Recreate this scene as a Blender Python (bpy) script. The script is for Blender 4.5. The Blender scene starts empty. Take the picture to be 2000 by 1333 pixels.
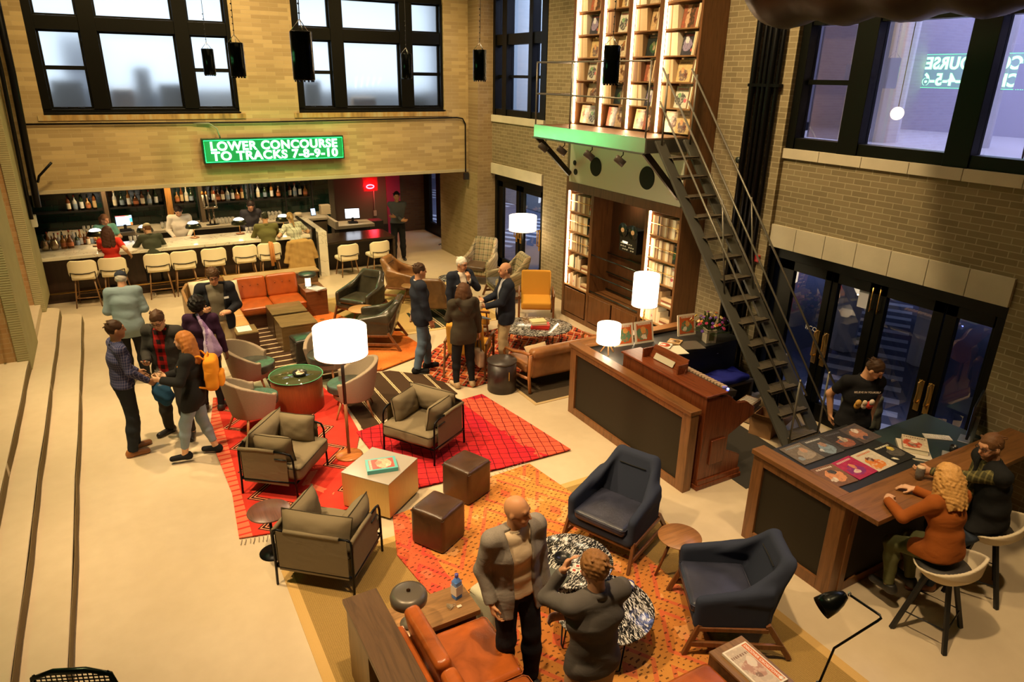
import bpy, math, random
import numpy as np
from mathutils import Vector, Matrix
random.seed(7); RNG = np.random.default_rng(5)
PI = math.pi
S = bpy.context.scene
C = S.collection

# ---------------------------------------------------------------- camera
cam_data = bpy.data.cameras.new('camera'); cam = bpy.data.objects.new('camera', cam_data); C.objects.link(cam)
_y, _p, _r = 0.5198147402980439, 0.36550760603645593, 0.017569756178940507
_f = Vector((math.sin(_y)*math.cos(_p), math.cos(_y)*math.cos(_p), -math.sin(_p)))
_rt = Vector((math.cos(_y), -math.sin(_y), 0)); _up = _rt.cross(_f)
_x = _rt*math.cos(_r) + _up*math.sin(_r); _u = -_rt*math.sin(_r) + _up*math.cos(_r)
cam.matrix_world = Matrix(((_x[0], _u[0], -_f[0], 0), (_x[1], _u[1], -_f[1], 0), (_x[2], _u[2], -_f[2], 4.5), (0, 0, 0, 1)))
cam_data.sensor_width = 36; cam_data.lens = 36*1352.71/2000; cam_data.clip_start = .05
S.camera = cam
# ---------------------------------------------------------------- world, exposure
S.view_settings.view_transform = 'Standard'; S.view_settings.look = 'None'
S.view_settings.exposure = 0.08; S.view_settings.gamma = 1.0; S.view_settings.use_curve_mapping = False
w = bpy.data.worlds.new('world'); S.world = w; w.use_nodes = True
w.node_tree.nodes['Background'].inputs[0].default_value = (.25, .33, .55, 1); w.node_tree.nodes['Background'].inputs[1].default_value = .25
try:
    cy = S.cycles; cy.use_denoising = True; cy.max_bounces = 5; cy.diffuse_bounces = 2; cy.glossy_bounces = 2
    cy.transmission_bounces = 4; cy.transparent_max_bounces = 6; cy.caustics_reflective = False; cy.caustics_refractive = False
    cy.sample_clamp_indirect = 4.0; cy.use_adaptive_sampling = True; cy.adaptive_threshold = .03
except Exception: pass
# ---------------------------------------------------------------- room lights (ceiling down-lights)
def light(kind, name, loc, energy, col, target=None, **kw):
    d = bpy.data.lights.new(name, kind); d.energy = energy; d.color = col
    for k, v in kw.items(): setattr(d, k, v)
    o = bpy.data.objects.new(name, d); C.objects.link(o); o.location = loc
    if target is not None: o.rotation_euler = (Vector(target)-Vector(loc)).to_track_quat('-Z', 'Y').to_euler()
    return o
WARM = (1, .71, .385)
for x, y, tx, ty, e, a in ((-1.6, 4.8, 1.6, 5.6, 1900, 56), (-1.6, 8.2, 1.8, 8.6, 2500, 62), (-1.2, 11.0, 1.0, 12.2, 2300, 64), (3.2, 12.0, 4.4, 12.6, 1500, 66),
                           (3.0, 8.0, 4.4, 8.4, 1300, 60), (1.6, 2.6, 3.4, 3.4, 1700, 56), (5.6, 5.0, 6.4, 4.8, 200, 60), (4.6, 1.2, 6.4, 2.4, 900, 44),
                           (2.4, 13.2, 2.0, 15.4, 600, 80)):
    light('SPOT', 'ceiling_spot', (x, y, 8.6), e, WARM, (tx, ty, 0), spot_size=math.radians(a), spot_blend=.7, shadow_soft_size=.12)
# wall washers for the brick above the bar
for x in (.3, 3.4, 6.0):
    light('SPOT', 'wall_fill_spot', (x, 11.2, 8.4), 950, (1, .70, .30), (x, 15.6, 3.4), spot_size=math.radians(62), spot_blend=.8, shadow_soft_size=.3)
for y, z, e in ((13.6, 3.2, 1200), (10.2, 3.4, 1250), (6.9, 3.4, 1700), (4.0, 3.0, 1100)):  # added spots that raise the brightness of the right wall
    light('SPOT', 'wall_fill_spot', (3.6, y, 8.5), e, (1, .72, .36), (8, y, z), spot_size=math.radians(58), spot_blend=.9, shadow_soft_size=.25)
light('AREA', 'ceiling_fill', (3, 8, 8.7), 150, (1, .66, .34), (3, 8, 0), shape='RECTANGLE', size=7, size_y=10)
# under-beam lights over the bar and corridor
for x, y, e in ((-.4, 18.2, 60), (1.4, 18.2, 60), (3.2, 18.2, 66), (.4, 16.6, 75), (2.6, 16.6, 75), (4.7, 17.6, 70), (6.8, 18.4, 45), (5.4, 16.2, 14)):
    light('SPOT', 'bar_downlight', (x, y, 2.33), e, (1, .72, .36), (x, y, 0), spot_size=math.radians(130), spot_blend=.6, shadow_soft_size=.06)

# ---------------------------------------------------------------- shader expression helper
class X:
    def __init__(s, nt, v): s.nt = nt; s.v = v
    def _m(s, op, *a, clamp=False):
        n = s.nt.nodes.new('ShaderNodeMath'); n.operation = op; n.use_clamp = clamp
        for i, t in enumerate((s,)+a):
            if isinstance(t, X): s.nt.links.new(t.v, n.inputs[i])
            else: n.inputs[i].default_value = t
        return X(s.nt, n.outputs[0])
    def __add__(s, o): return s._m('ADD', o)
    __radd__ = __add__
    def __sub__(s, o): return s._m('SUBTRACT', o)
    def __rsub__(s, o): return (s*-1)+o
    def __mul__(s, o): return s._m('MULTIPLY', o)
    __rmul__ = __mul__
    def __truediv__(s, o): return s._m('DIVIDE', o)
    def lt(s, o): return s._m('LESS_THAN', o)
    def gt(s, o): return s._m('GREATER_THAN', o)
    def abs(s): return s._m('ABSOLUTE')
    def fr(s): return s._m('FRACT')
    def fl(s): return s._m('FLOOR')
    def sin(s): return s._m('SINE')
    def mn(s, o): return s._m('MINIMUM', o)
    def mx(s, o): return s._m('MAXIMUM', o)
    def clamp(s): return s._m('ADD', 0.0, clamp=True)
    def tri(s): return ((s.fr()-.5).abs()*2)      # triangle wave 0..1
class Sh:
    def __init__(s, name, rough=.6, metal=0, spec=.5, **kw):
        s.m = bpy.data.materials.new(name); s.m.use_nodes = True; s.nt = s.m.node_tree; s.p = s.nt.nodes['Principled BSDF']
        s.p.inputs['Roughness'].default_value = rough; s.p.inputs['Metallic'].default_value = metal
        s.p.inputs['Specular IOR Level'].default_value = spec
        for k, v in kw.items(): s.p.inputs[k].default_value = v
        tc = s.nt.nodes.new('ShaderNodeTexCoord'); s.co = tc.outputs['Object']
        sp = s.nt.nodes.new('ShaderNodeSeparateXYZ'); s.nt.links.new(s.co, sp.inputs[0])
        s.x, s.y, s.z = (X(s.nt, sp.outputs[i]) for i in range(3))
    def vec(s, *a):
        n = s.nt.nodes.new('ShaderNodeCombineXYZ')
        for i, t in enumerate(a):
            if isinstance(t, X): s.nt.links.new(t.v, n.inputs[i])
            else: n.inputs[i].default_value = t
        return n.outputs[0]
    def noise(s, scale=5, detail=3, vec=None, rough=.5, dist=0):
        n = s.nt.nodes.new('ShaderNodeTexNoise'); n.inputs['Scale'].default_value = scale; n.inputs['Detail'].default_value = detail
        n.inputs['Roughness'].default_value = rough; n.inputs['Distortion'].default_value = dist
        s.nt.links.new(vec if vec is not None else s.co, n.inputs['Vector']); return X(s.nt, n.outputs['Fac'])
    def voro(s, scale=5, vec=None):
        n = s.nt.nodes.new('ShaderNodeTexVoronoi'); n.inputs['Scale'].default_value = scale
        s.nt.links.new(vec if vec is not None else s.co, n.inputs['Vector']); return X(s.nt, n.outputs['Distance'])
    def ramp(s, f, stops, interp='LINEAR'):
        n = s.nt.nodes.new('ShaderNodeValToRGB'); n.color_ramp.interpolation = interp
        e = n.color_ramp.elements
        while len(e) < len(stops): e.new(.5)
        for k, (p, c) in enumerate(stops): e[k].position = p; e[k].color = (*c, 1)
        s.nt.links.new(f.v, n.inputs[0]); return n.outputs[0]
    def mix(s, f, a, b):
        n = s.nt.nodes.new('ShaderNodeMix'); n.data_type = 'RGBA'
        if isinstance(f, X): s.nt.links.new(f.v, n.inputs[0])
        else: n.inputs[0].default_value = f
        for i, t in ((6, a), (7, b)):
            if isinstance(t, tuple): n.inputs[i].default_value = (*t, 1)
            else: s.nt.links.new(t, n.inputs[i])
        return n.outputs[2]
    def col(s, c):
        if isinstance(c, tuple): s.p.inputs['Base Color'].default_value = (*c, 1)
        else: s.nt.links.new(c, s.p.inputs['Base Color'])
        return s
    def rgh(s, x): s.nt.links.new(x.v, s.p.inputs['Roughness']); return s
    def bump(s, h, strength=.3, dist=.01):
        n = s.nt.nodes.new('ShaderNodeBump'); n.inputs['Strength'].default_value = strength; n.inputs['Distance'].default_value = dist
        s.nt.links.new(h.v, n.inputs['Height']); s.nt.links.new(n.outputs[0], s.p.inputs['Normal']); return s
MC = {}
def cached(fn):
    def g(*a, **k):
        key = (fn.__name__, a, tuple(sorted(k.items())))
        if key not in MC: MC[key] = fn(*a, **k)
        return MC[key]
    return g
def dk(c, f): return tuple(min(1, v*f) for v in c)
@cached
def plain(c, rough=.5, metal=0, spec=.5, name='paint'):
    return Sh(name, rough, metal, spec).col(c).m
@cached
def fabric(c, rough=.9, scale=260, var=.35, name='fabric', bump=.25, wr=1.0):
    s = Sh(name, rough, 0, .2); n = s.noise(scale, 2); b = s.noise(3, 3)
    s.col(s.mix(b, s.mix(n, dk(c, 1-var), dk(c, 1+var)), dk(c, 1.05))); wv = s.noise(5.5, 2, s.vec(s.x*1.0, s.y*1.0, s.z*1.9), .4, .9); s.bump(n*(bump*.5)+wv*(2.6*wr), .38, .008); return s.m
@cached
def leather(c, rough=.38, var=.35, name='leather'):
    s = Sh(name, rough, 0, .5); n = s.noise(4, 4, dist=.6); f = s.voro(160)
    s.col(s.ramp(n, ((.3, dk(c, 1-var)), (.7, dk(c, 1+var))))); s.bump(f*.4+s.noise(9, 3)*2, .25, .006); return s.m
@cached
def wood(c, rough=.38, axis='x', var=.45, scale=1.0, name='wood'):
    s = Sh(name, rough, 0, .5); x, y, z = s.x, s.y, s.z
    k = 14*scale; a = {'x': (x*1.2, y*k, z*k), 'y': (x*k, y*1.2, z*k), 'z': (x*k, y*k, z*1.2)}[axis]
    n = s.noise(1.6, 5, s.vec(*a), .62, 1.2)
    s.col(s.ramp(n, ((.28, dk(c, 1-var)), (.5, c), (.75, dk(c, 1+var*.6))))); s.bump(n, .06, .003); return s.m
@cached
def brick(c1, c2, mortar, axis='x', name='brick', bw=.235, rh=.072, ms=.006, rough=.85, off=.5, spec=.25):
    s = Sh(name, rough, 0, spec); u = {'x': s.x, 'y': s.y}[axis]
    b = s.nt.nodes.new('ShaderNodeTexBrick'); s.nt.links.new(s.vec(u, s.z, 0.0), b.inputs['Vector'])
    b.inputs['Scale'].default_value = 1; b.inputs['Brick Width'].default_value = bw; b.inputs['Row Height'].default_value = rh
    b.inputs['Mortar Size'].default_value = ms; b.inputs['Mortar Smooth'].default_value = .2; b.inputs['Bias'].default_value = -.2; b.offset = off
    b.inputs['Color1'].default_value = (*c1, 1); b.inputs['Color2'].default_value = (*c2, 1); b.inputs['Mortar'].default_value = (*mortar, 1)
    n = s.noise(1.3, 4); s.col(s.mix(n*.5, b.outputs['Color'], dk(c1, .8))); s.bump(X(s.nt, b.outputs['Fac'])*-1+s.noise(60, 2)*.3, .5, .006); return s.m
@cached
def emit(c, k, name='glow'):
    s = Sh(name); s.col((0, 0, 0)); s.p.inputs['Emission Color'].default_value = (*c, 1); s.p.inputs['Emission Strength'].default_value = k; return s.m
@cached
def glass(c=(1, 1, 1), rough=0.0, alpha=.12, name='glass'):
    s = Sh(name, rough, 0, .5); s.col(c); s.p.inputs['Alpha'].default_value = alpha; return s.m
@cached
def marble():
    s = Sh('black_marble', .12, 0, .5); v = s.vec(s.x+s.y*.5, (s.y-s.x*.5)*3.2, s.z)
    n = s.noise(10.5, 6, v, .62, 2.2); s.col(s.ramp(n, ((.46, (.012, .012, .012)), (.52, (.03, .03, .028)), (.56, (.75, .72, .66)), (.62, (.85, .82, .76)), (.68, (.06, .06, .055))))); return s.m
@cached
def metal(c=(.02, .02, .02), rough=.35, name='metal'): return plain(c, rough, .85, .5, name)
@cached
def art(seed, base, c1, c2, c3, rough=.3, name='printed_cover'):
    s = Sh(name, rough, 0, .5); v = s.vec(s.x+seed*3.1, s.y+seed*1.7, s.z+seed); n = s.noise(8, 3, v, .6, .3); m = s.noise(26, 2, v)
    flat = seed >= 40 or seed in (4, 9, 12); up = s.y if flat else s.z-.155; sd = s.x if flat else s.x+s.y
    ox, oz = ((seed*37) % 11-5)*.008, ((seed*53) % 9-4)*.008
    def rad(a, b, k): return ((sd-a)*(sd-a)*k+(up-b)*(up-b))._m('SQRT')+(n-.5)*.13
    c = s.mix(n, base, dk(base, .75)); c = s.mix(rad(ox, oz-.03, .8).lt(.085)*1.0, c, c1); c = s.mix(rad(ox+.02, oz+.03, 1.6).lt(.042)*1.0, c, c2); c = s.mix(rad(-ox-.05, -oz-.06, 1).lt(.03)*1.0, c, c3)
    c = s.mix((m.gt(.55)*.35), c, dk(base, 1.25)); t = up.gt(.105)*up.lt(.128)*(sd*45+n*2).fr().lt(.6)*sd.abs().lt(.105)
    s.col(s.mix(t, c, c3)); return s.m
BLACK = lambda: metal((.012, .012, .013), .38, 'black_metal')
BRASS = lambda: metal((.7, .42, .12), .25, 'brass')
CHROME = lambda: metal((.7, .7, .68), .18, 'chrome')

# ---------------------------------------------------------------- mesh helpers
class B:
    def __init__(s): s.v = []; s.f = []; s.sm = []
    def add(s, vs, fs, smooth=False, M=None):
        o = len(s.v); s.v += [tuple(M @ Vector(p)) if M is not None else tuple(p) for p in vs]
        s.f += [tuple(o+i for i in f) for f in fs]; s.sm += [smooth]*len(fs); return s
    def box(s, x0, x1, y0, y1, z0, z1, M=None):
        return s.add([(x, y, z) for z in (z0, z1) for x, y in ((x0, y0), (x1, y0), (x1, y1), (x0, y1))],
                     [(3, 2, 1, 0), (4, 5, 6, 7), (0, 1, 5, 4), (1, 2, 6, 5), (2, 3, 7, 6), (3, 0, 4, 7)], M=M)
    def cbox(s, c, d, M=None):
        return s.box(c[0]-d[0]/2, c[0]+d[0]/2, c[1]-d[1]/2, c[1]+d[1]/2, c[2]-d[2]/2, c[2]+d[2]/2, M=M)
    def hexa(s, c):     # 8 corners, bottom loop then top loop
        return s.add(c, [(3, 2, 1, 0), (4, 5, 6, 7), (0, 1, 5, 4), (1, 2, 6, 5), (2, 3, 7, 6), (3, 0, 4, 7)])
    def bar(s, a, b, w, h=None, up=(0, 0, 1)):
        a, b = Vector(a), Vector(b); h = h or w; d = (b-a).normalized(); u = Vector(up)
        if abs(d.dot(u)) > .98: u = Vector((1, 0, 0))
        r = d.cross(u).normalized(); u = r.cross(d)
        return s.hexa([p+r*i*w/2+u*j*h/2 for p in (a, b) for i, j in ((-1, -1), (1, -1), (1, 1), (-1, 1))])
    def tube(s, pts, r, n=8, r2=None, cap=True):
        P = [Vector(p) for p in pts]; o = len(s.v); m = len(P); pr = None
        for i, p in enumerate(P):
            d = (P[min(i+1, m-1)]-P[max(i-1, 0)])
            d = d.normalized() if d.length > 1e-9 else Vector((0, 0, 1))
            if pr is None: u = Vector((0, 0, 1)) if abs(d.z) < .9 else Vector((1, 0, 0)); a = d.cross(u).normalized()
            else: a = (pr-d*pr.dot(d)).normalized()
            pr = a; b = d.cross(a); rr = r if r2 is None else r+(r2-r)*i/(m-1)
            for k in range(n):
                t = 2*PI*k/n; s.v.append(tuple(p+(a*math.cos(t)+b*math.sin(t))*rr))
        for i in range(m-1):
            for k in range(n): s.f.append((o+i*n+k, o+i*n+(k+1) % n, o+(i+1)*n+(k+1) % n, o+(i+1)*n+k)); s.sm.append(True)
        if cap: s.f += [tuple(o+k for k in range(n))[::-1], tuple(o+(m-1)*n+k for k in range(n))]; s.sm += [False]*2
        return s
    def lathe(s, prof, c=(0, 0, 0), n=24, sx=1, sy=1, cap=True):
        o = len(s.v); m = len(prof)
        for r, z in prof:
            for k in range(n): t = 2*PI*k/n; s.v.append((c[0]+r*sx*math.cos(t), c[1]+r*sy*math.sin(t), c[2]+z))
        for i in range(m-1):
            for k in range(n): s.f.append((o+i*n+k, o+i*n+(k+1) % n, o+(i+1)*n+(k+1) % n, o+(i+1)*n+k)); s.sm.append(True)
        if prof[0] == prof[-1] or not cap: return s
        if prof[0][0] > 1e-4: s.f.append(tuple(o+k for k in range(n))[::-1]); s.sm.append(False)
        if prof[-1][0] > 1e-4: s.f.append(tuple(o+(m-1)*n+k for k in range(n))); s.sm.append(False)
        return s
    def prism(s, poly, z0, z1):
        n = len(poly); return s.add([(x, y, z0) for x, y in poly]+[(x, y, z1) for x, y in poly],
              [tuple(range(n))[::-1], tuple(range(n, 2*n))]+[(i, (i+1) % n, n+(i+1) % n, n+i) for i in range(n)])
    def build(s, name, m, parent=None, bevel=0, seg=2, loc=None, rot=None):
        me = bpy.data.meshes.new(name); me.from_pydata(s.v, [], s.f); me.polygons.foreach_set('use_smooth', s.sm); me.update()
        me.materials.append(m); o = bpy.data.objects.new(name, me); C.objects.link(o)
        if parent: o.parent = parent
        if loc: o.location = loc
        if rot: o.rotation_euler = rot
        if bevel:
            b = o.modifiers.new('bevel', 'BEVEL'); b.width = bevel; b.segments = seg; b.limit_method = 'ANGLE'; b.angle_limit = .7
            for p in me.polygons: p.use_smooth = True
            b.harden_normals = True
        return o
def tag(o, label=None, cat=None, group=None, kind=None):
    for k, v in (('label', label), ('category', cat), ('group', group), ('kind', kind)):
        if v: o[k] = v
    return o
def thing(name, label, cat, loc=(0, 0, 0), rz=0, group=None):
    o = bpy.data.objects.new(name, None); C.objects.link(o); o.empty_display_size = .1
    o.location = loc; o.rotation_euler = (0, 0, rz); return tag(o, label, cat, group)
def struct(name, b, m, parent=None, **k):
    o = b.build(name, m, parent, **k)
    if not parent: o['kind'] = 'structure'
    return o
def group_empty(name): 
    o = bpy.data.objects.new(name, None); C.objects.link(o); o['kind'] = 'structure'; return o
def dup(root, loc, rz, label, group=None, cat=None):
    r = root.copy(); C.objects.link(r); r.location = loc; r.rotation_euler = (0, 0, rz); r['label'] = label
    if group: r['group'] = group
    for ch in list(root.children):
        c = ch.copy(); C.objects.link(c); c.parent = r
        for g in ch.children:
            d = g.copy(); C.objects.link(d); d.parent = c
    return r
def textmesh(name, body, size, m, parent, loc, rot, extrude=.004, align='LEFT', bold=0, space=1.0, sx=1.0):
    cu = bpy.data.curves.new(name, 'FONT'); cu.body = body; cu.size = size; cu.extrude = extrude; cu.align_x = align; cu.offset = bold; cu.space_character = space
    t = bpy.data.objects.new('tmp', cu); C.objects.link(t); bpy.context.view_layer.update()
    me = bpy.data.meshes.new_from_object(t.evaluated_get(bpy.context.evaluated_depsgraph_get())); bpy.data.objects.remove(t)
    me.materials.clear(); me.materials.append(m); o = bpy.data.objects.new(name, me); C.objects.link(o)
    if parent: o.parent = parent
    o.location = loc; o.rotation_euler = rot; o.scale = (sx, 1, 1); return o
# ---- implicit surfaces: smooth union of primitives, meshed with surface nets
def surfnet(F, o, h):
    Sg = F < 0; nx, ny, nz = F.shape
    acc = np.zeros((nx-1, ny-1, nz-1, 3), np.float32); cnt = np.zeros((nx-1, ny-1, nz-1), np.float32)
    sl = lambda a, n: slice(a, a+n-1)
    for ax in range(3):
        for a in (0, 1):
            for b in (0, 1):
                off = [0, 0, 0]; oth = [i for i in range(3) if i != ax]; off[oth[0]] = a; off[oth[1]] = b
                off2 = list(off); off2[ax] = 1
                i0 = tuple(sl(off[i], F.shape[i]) for i in range(3)); i1 = tuple(sl(off2[i], F.shape[i]) for i in range(3))
                c = Sg[i0] != Sg[i1]
                if not c.any(): continue
                f0 = F[i0][c]; f1 = F[i1][c]; t = f0/(f0-f1)
                p = np.tile(np.array(off, np.float32), (len(t), 1)); p[:, ax] += t
                acc[c] += p; cnt[c] += 1
    act = cnt > 0; ii = np.argwhere(act); V = (acc[act]/cnt[act][:, None]+ii)*h+o
    idx = -np.ones(act.shape, np.int64); idx[act] = np.arange(len(ii)); Q = []
    for ax in range(3):
        b, c = [(1, 2), (2, 0), (0, 1)][ax]
        i0 = [slice(None)]*3; i1 = [slice(None)]*3; i0[ax] = slice(0, -1); i1[ax] = slice(1, None)
        A, Bb = Sg[tuple(i0)], Sg[tuple(i1)]; ed = np.argwhere(A != Bb)
        ed = ed[(ed[:, b] > 0) & (ed[:, c] > 0) & (ed[:, b] < F.shape[b]-1) & (ed[:, c] < F.shape[c]-1)]
        if not len(ed): continue
        fl = A[tuple(ed.T)]
        def g(db, dc):
            e = ed.copy(); e[:, b] += db; e[:, c] += dc; return idx[tuple(e.T)]
        q = np.stack([g(-1, -1), g(0, -1), g(0, 0), g(-1, 0)], 1); q[~fl] = q[~fl][:, ::-1]; Q.append(q)
    return V, np.concatenate(Q)
def smin(a, b, k):
    if k <= 0: return np.minimum(a, b)
    h = np.clip(.5+.5*(b-a)/k, 0, 1); return b*(1-h)+a*h-k*h*(1-h)
def d_cone(P, a, b, ra, rb, lat=None, s=1, cut=0):
    a = np.array(a, np.float32); b = np.array(b, np.float32); q = P-a
    if lat is not None:
        l = np.array(lat, np.float32); q = q-l*((q@l)*(1-1/s))[..., None]
    ab = b-a; L2 = max(float(ab@ab), 1e-9); t = np.clip((q@ab)/L2, 0, 1)
    d = np.linalg.norm(q-t[..., None]*ab, axis=-1)-(ra+(rb-ra)*t)
    if cut: L = math.sqrt(L2); d = np.maximum(d, (q@ab)/L-L)
    if cut == 2: d = np.maximum(d, -(q@ab)/L)
    return d
def d_ell(P, c, r, M=None):
    q = P-np.array(c, np.float32)
    if M is not None: q = q@np.array(M, np.float32)
    r = np.array(r, np.float32); k0 = np.linalg.norm(q/r, axis=-1); k1 = np.linalg.norm(q/(r*r), axis=-1); return k0*(k0-1)/np.maximum(k1, 1e-6)
def d_poly(P, c, r):
    c = np.array(c, np.float32); cen = c.mean(0); d = None
    for f in ((0, 1, 2, 3), (4, 5, 6, 7), (0, 1, 5, 4), (1, 2, 6, 5), (2, 3, 7, 6), (3, 0, 4, 7)):
        p = c[list(f)]; n = np.cross(p[2]-p[0], p[3]-p[1]); n /= np.linalg.norm(n); m = p.mean(0)
        if (m-cen)@n < 0: n = -n
        e = (P-m)@n; d = e if d is None else -smin(-d, -e, r*2)
    return d
def rb(P, c, hs, r):
    q = np.abs(P-np.array(c, np.float32))-(np.array(hs, np.float32)-r)
    return np.linalg.norm(np.maximum(q, 0), axis=-1)+np.minimum(q.max(-1), 0)-r
def RB(x0, x1, y0, y1, z0, z1, r=.03, **o):
    c = ((x0+x1)/2, (y0+y1)/2, (z0+z1)/2); hs = ((x1-x0)/2, (y1-y0)/2, (z1-z0)/2)
    return ('f', (x0, y0, z0), (x1, y1, z1), lambda P: rb(P, c, hs, r), o)
def blob(prims, h=.012, k=.02, noise=0, post=None, pad=.05):
    """prims: ('c',a,b,ra,rb,{opts}) ('e',c,r,{opts}) ('p',8 corners,r,{opts}); opts k, sub"""
    bb = []
    for p in prims:
        o = p[-1]
        if p[0] == 'c': a, b = np.array(p[1]), np.array(p[2]); R = max(p[3], p[4])*max(1, o.get('s', 1)); bb.append((np.minimum(a, b)-R, np.maximum(a, b)+R))
        elif p[0] == 'f': bb.append((np.array(p[1], float), np.array(p[2], float)))
        elif p[0] == 'e': R = max(p[2]); bb.append((np.array(p[1])-R, np.array(p[1])+R))
        else: c = np.array(p[1]); bb.append((c.min(0), c.max(0)))
    pos = [b for b, p in zip(bb, prims) if not p[-1].get('sub')]
    lo = np.min([b[0] for b in pos], 0)-pad; hi = np.max([b[1] for b in pos], 0)+pad
    n = np.ceil((hi-lo)/h).astype(int)+1; ax = [lo[i]+np.arange(n[i])*h for i in range(3)]
    F = np.full(n, .5, np.float32)
    for p, (a, b) in zip(prims, bb):
        o = p[-1]; kk = o.get('k', k); mg = kk+.03
        i0 = np.clip(np.floor((a-mg-lo)/h).astype(int), 0, n-1); i1 = np.clip(np.ceil((b+mg-lo)/h).astype(int)+1, 1, n)
        if (i1 <= i0).any(): continue
        sl = tuple(slice(i0[i], i1[i]) for i in range(3))
        P = np.stack(np.meshgrid(*[ax[i][i0[i]:i1[i]] for i in range(3)], indexing='ij'), -1).astype(np.float32)
        if p[0] == 'c': d = d_cone(P, p[1], p[2], p[3], p[4], o.get('lat'), o.get('s', 1), o.get('cut', 0))
        elif p[0] == 'e': d = d_ell(P, p[1], p[2], o.get('M'))
        elif p[0] == 'f': d = p[3](P)
        else: d = d_poly(P, p[1], p[2])
        F[sl] = -smin(-F[sl], d, kk) if o.get('sub') else smin(F[sl], d, kk)
    if noise or post:
        P = np.stack(np.meshgrid(*ax, indexing='ij'), -1).astype(np.float32)
        if noise:
            amp, fq = noise
            F += amp*(np.sin(P[..., 0]*fq+1.3*np.sin(P[..., 2]*fq*.7))*np.sin(P[..., 1]*fq*.9+2+np.sin(P[..., 2]*fq*.5))+.6*np.sin(P[..., 2]*fq*1.7+P[..., 0]*fq*.8+3*np.sin(P[..., 1]*fq*.3)))
        if post: F = post(F, P)
    return surfnet(F, lo.astype(np.float32), h)
def meshobj(name, VF, m, parent=None, smooth=True):
    V, Q = VF; me = bpy.data.meshes.new(name); me.vertices.add(len(V)); me.vertices.foreach_set('co', V.astype(np.float32).ravel())
    me.loops.add(len(Q)*4); me.loops.foreach_set('vertex_index', Q.ravel().astype(np.int32)); me.polygons.add(len(Q))
    me.polygons.foreach_set('loop_start', np.arange(0, len(Q)*4, 4, dtype=np.int32)); me.polygons.foreach_set('loop_total', np.full(len(Q), 4, np.int32))
    me.update(calc_edges=True); me.validate(); me.polygons.foreach_set('use_smooth', np.full(len(me.polygons), smooth)); me.materials.append(m)
    o = bpy.data.objects.new(name, me); C.objects.link(o)
    if parent: o.parent = parent
    return o
# ================================================================ STRUCTURE
def m_floor():
    s = Sh('polished_concrete', .34, 0, .45); n = s.noise(.9, 6, rough=.62, dist=.5); n2 = s.noise(7, 5)
    c = s.mix(n, (.52, .41, .26), (.74, .62, .44)); s.col(s.mix((n2-.5)*.5+.25, c, (.46, .36, .23))); s.rgh(n*.3+.22); return s.m
FLOOR = m_floor()
STONE = lambda: stone((.50, .43, .30))
@cached
def stone(c, streak=0):
    s = Sh('limestone', .8, 0, .3); n = s.noise(3, 5)
    u = (s.z*28+s.y*22) if streak else s.noise(40, 2)*1
    s.col(s.mix(n, dk(c, .8), dk(c, 1.15))); s.bump((u.tri() if streak else u)+n, .5 if streak else .15, .008); return s.m
BRK_BACK = brick((.42, .31, .15), (.66, .51, .26), (.54, .43, .25), 'x', 'tan_brick', bw=.36, rh=.075, ms=.004)
BRK_R = brick((.235, .185, .105), (.345, .275, .16), (.46, .39, .25), 'y', 'grey_brown_brick', bw=.225, rh=.072, ms=.006)
BRK_L = brick((.50, .29, .12), (.62, .40, .19), (.60, .44, .26), 'x', 'orange_brick', bw=.26, rh=.075, ms=.005)
DARKF = metal((.016, .016, .013), .4, 'dark_bronze')
struct('floor', B().box(-12, 8.15, -3, 22, -.2, 0), FLOOR)
struct('ceiling', B().box(-12, 8.5, -3, 22, 9, 9.2), plain((.3, .25, .18), .9, name='ceiling_paint'))
struct('wall_south', B().box(-12, 8.5, -3.2, -3, 0, 9), plain((.3, .24, .15), .9, name='dark_plaster'))
# --- back wall above the bar
b = B().box(-2.2, 8.0, 15.6, 15.95, 2.37, 3.62).box(-2.2, 8, 15.6, 15.95, 6.1, 9)
for x0, x1 in ((-2.2, -.9), (2.47, 3.66), (7.0, 8)): b.box(x0, x1, 15.6, 15.95, 3.62, 6.1)
b.box(-.9, 2.47, 15.66, 15.95, 3.62, 3.7).box(3.66, 7.0, 15.66, 15.95, 3.62, 3.7)
struct('wall_back', b, BRK_BACK)
struct('trim_1', B().box(-2.2, 7.62, 15.585, 15.95, 2.295, 2.37), stone((.47, .41, .27)), bevel=.006)
stain = Sh('stained_stone', .8); n_ = stain.noise(3, 4, stain.vec(stain.x*3, stain.y, stain.z*.6))
stain.col(stain.ramp(n_, ((.3, (.20, .13, .05)), (.5, (.42, .26, .08)), (.7, (.46, .38, .2)))))
struct('trim_2', B().box(-1.0, 2.57, 15.58, 15.66, 3.60, 3.70), stain.m, bevel=.004)
struct('trim_3', B().box(3.55, 7.1, 15.58, 15.66, 3.60, 3.70), stain.m, bevel=.004)
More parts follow.
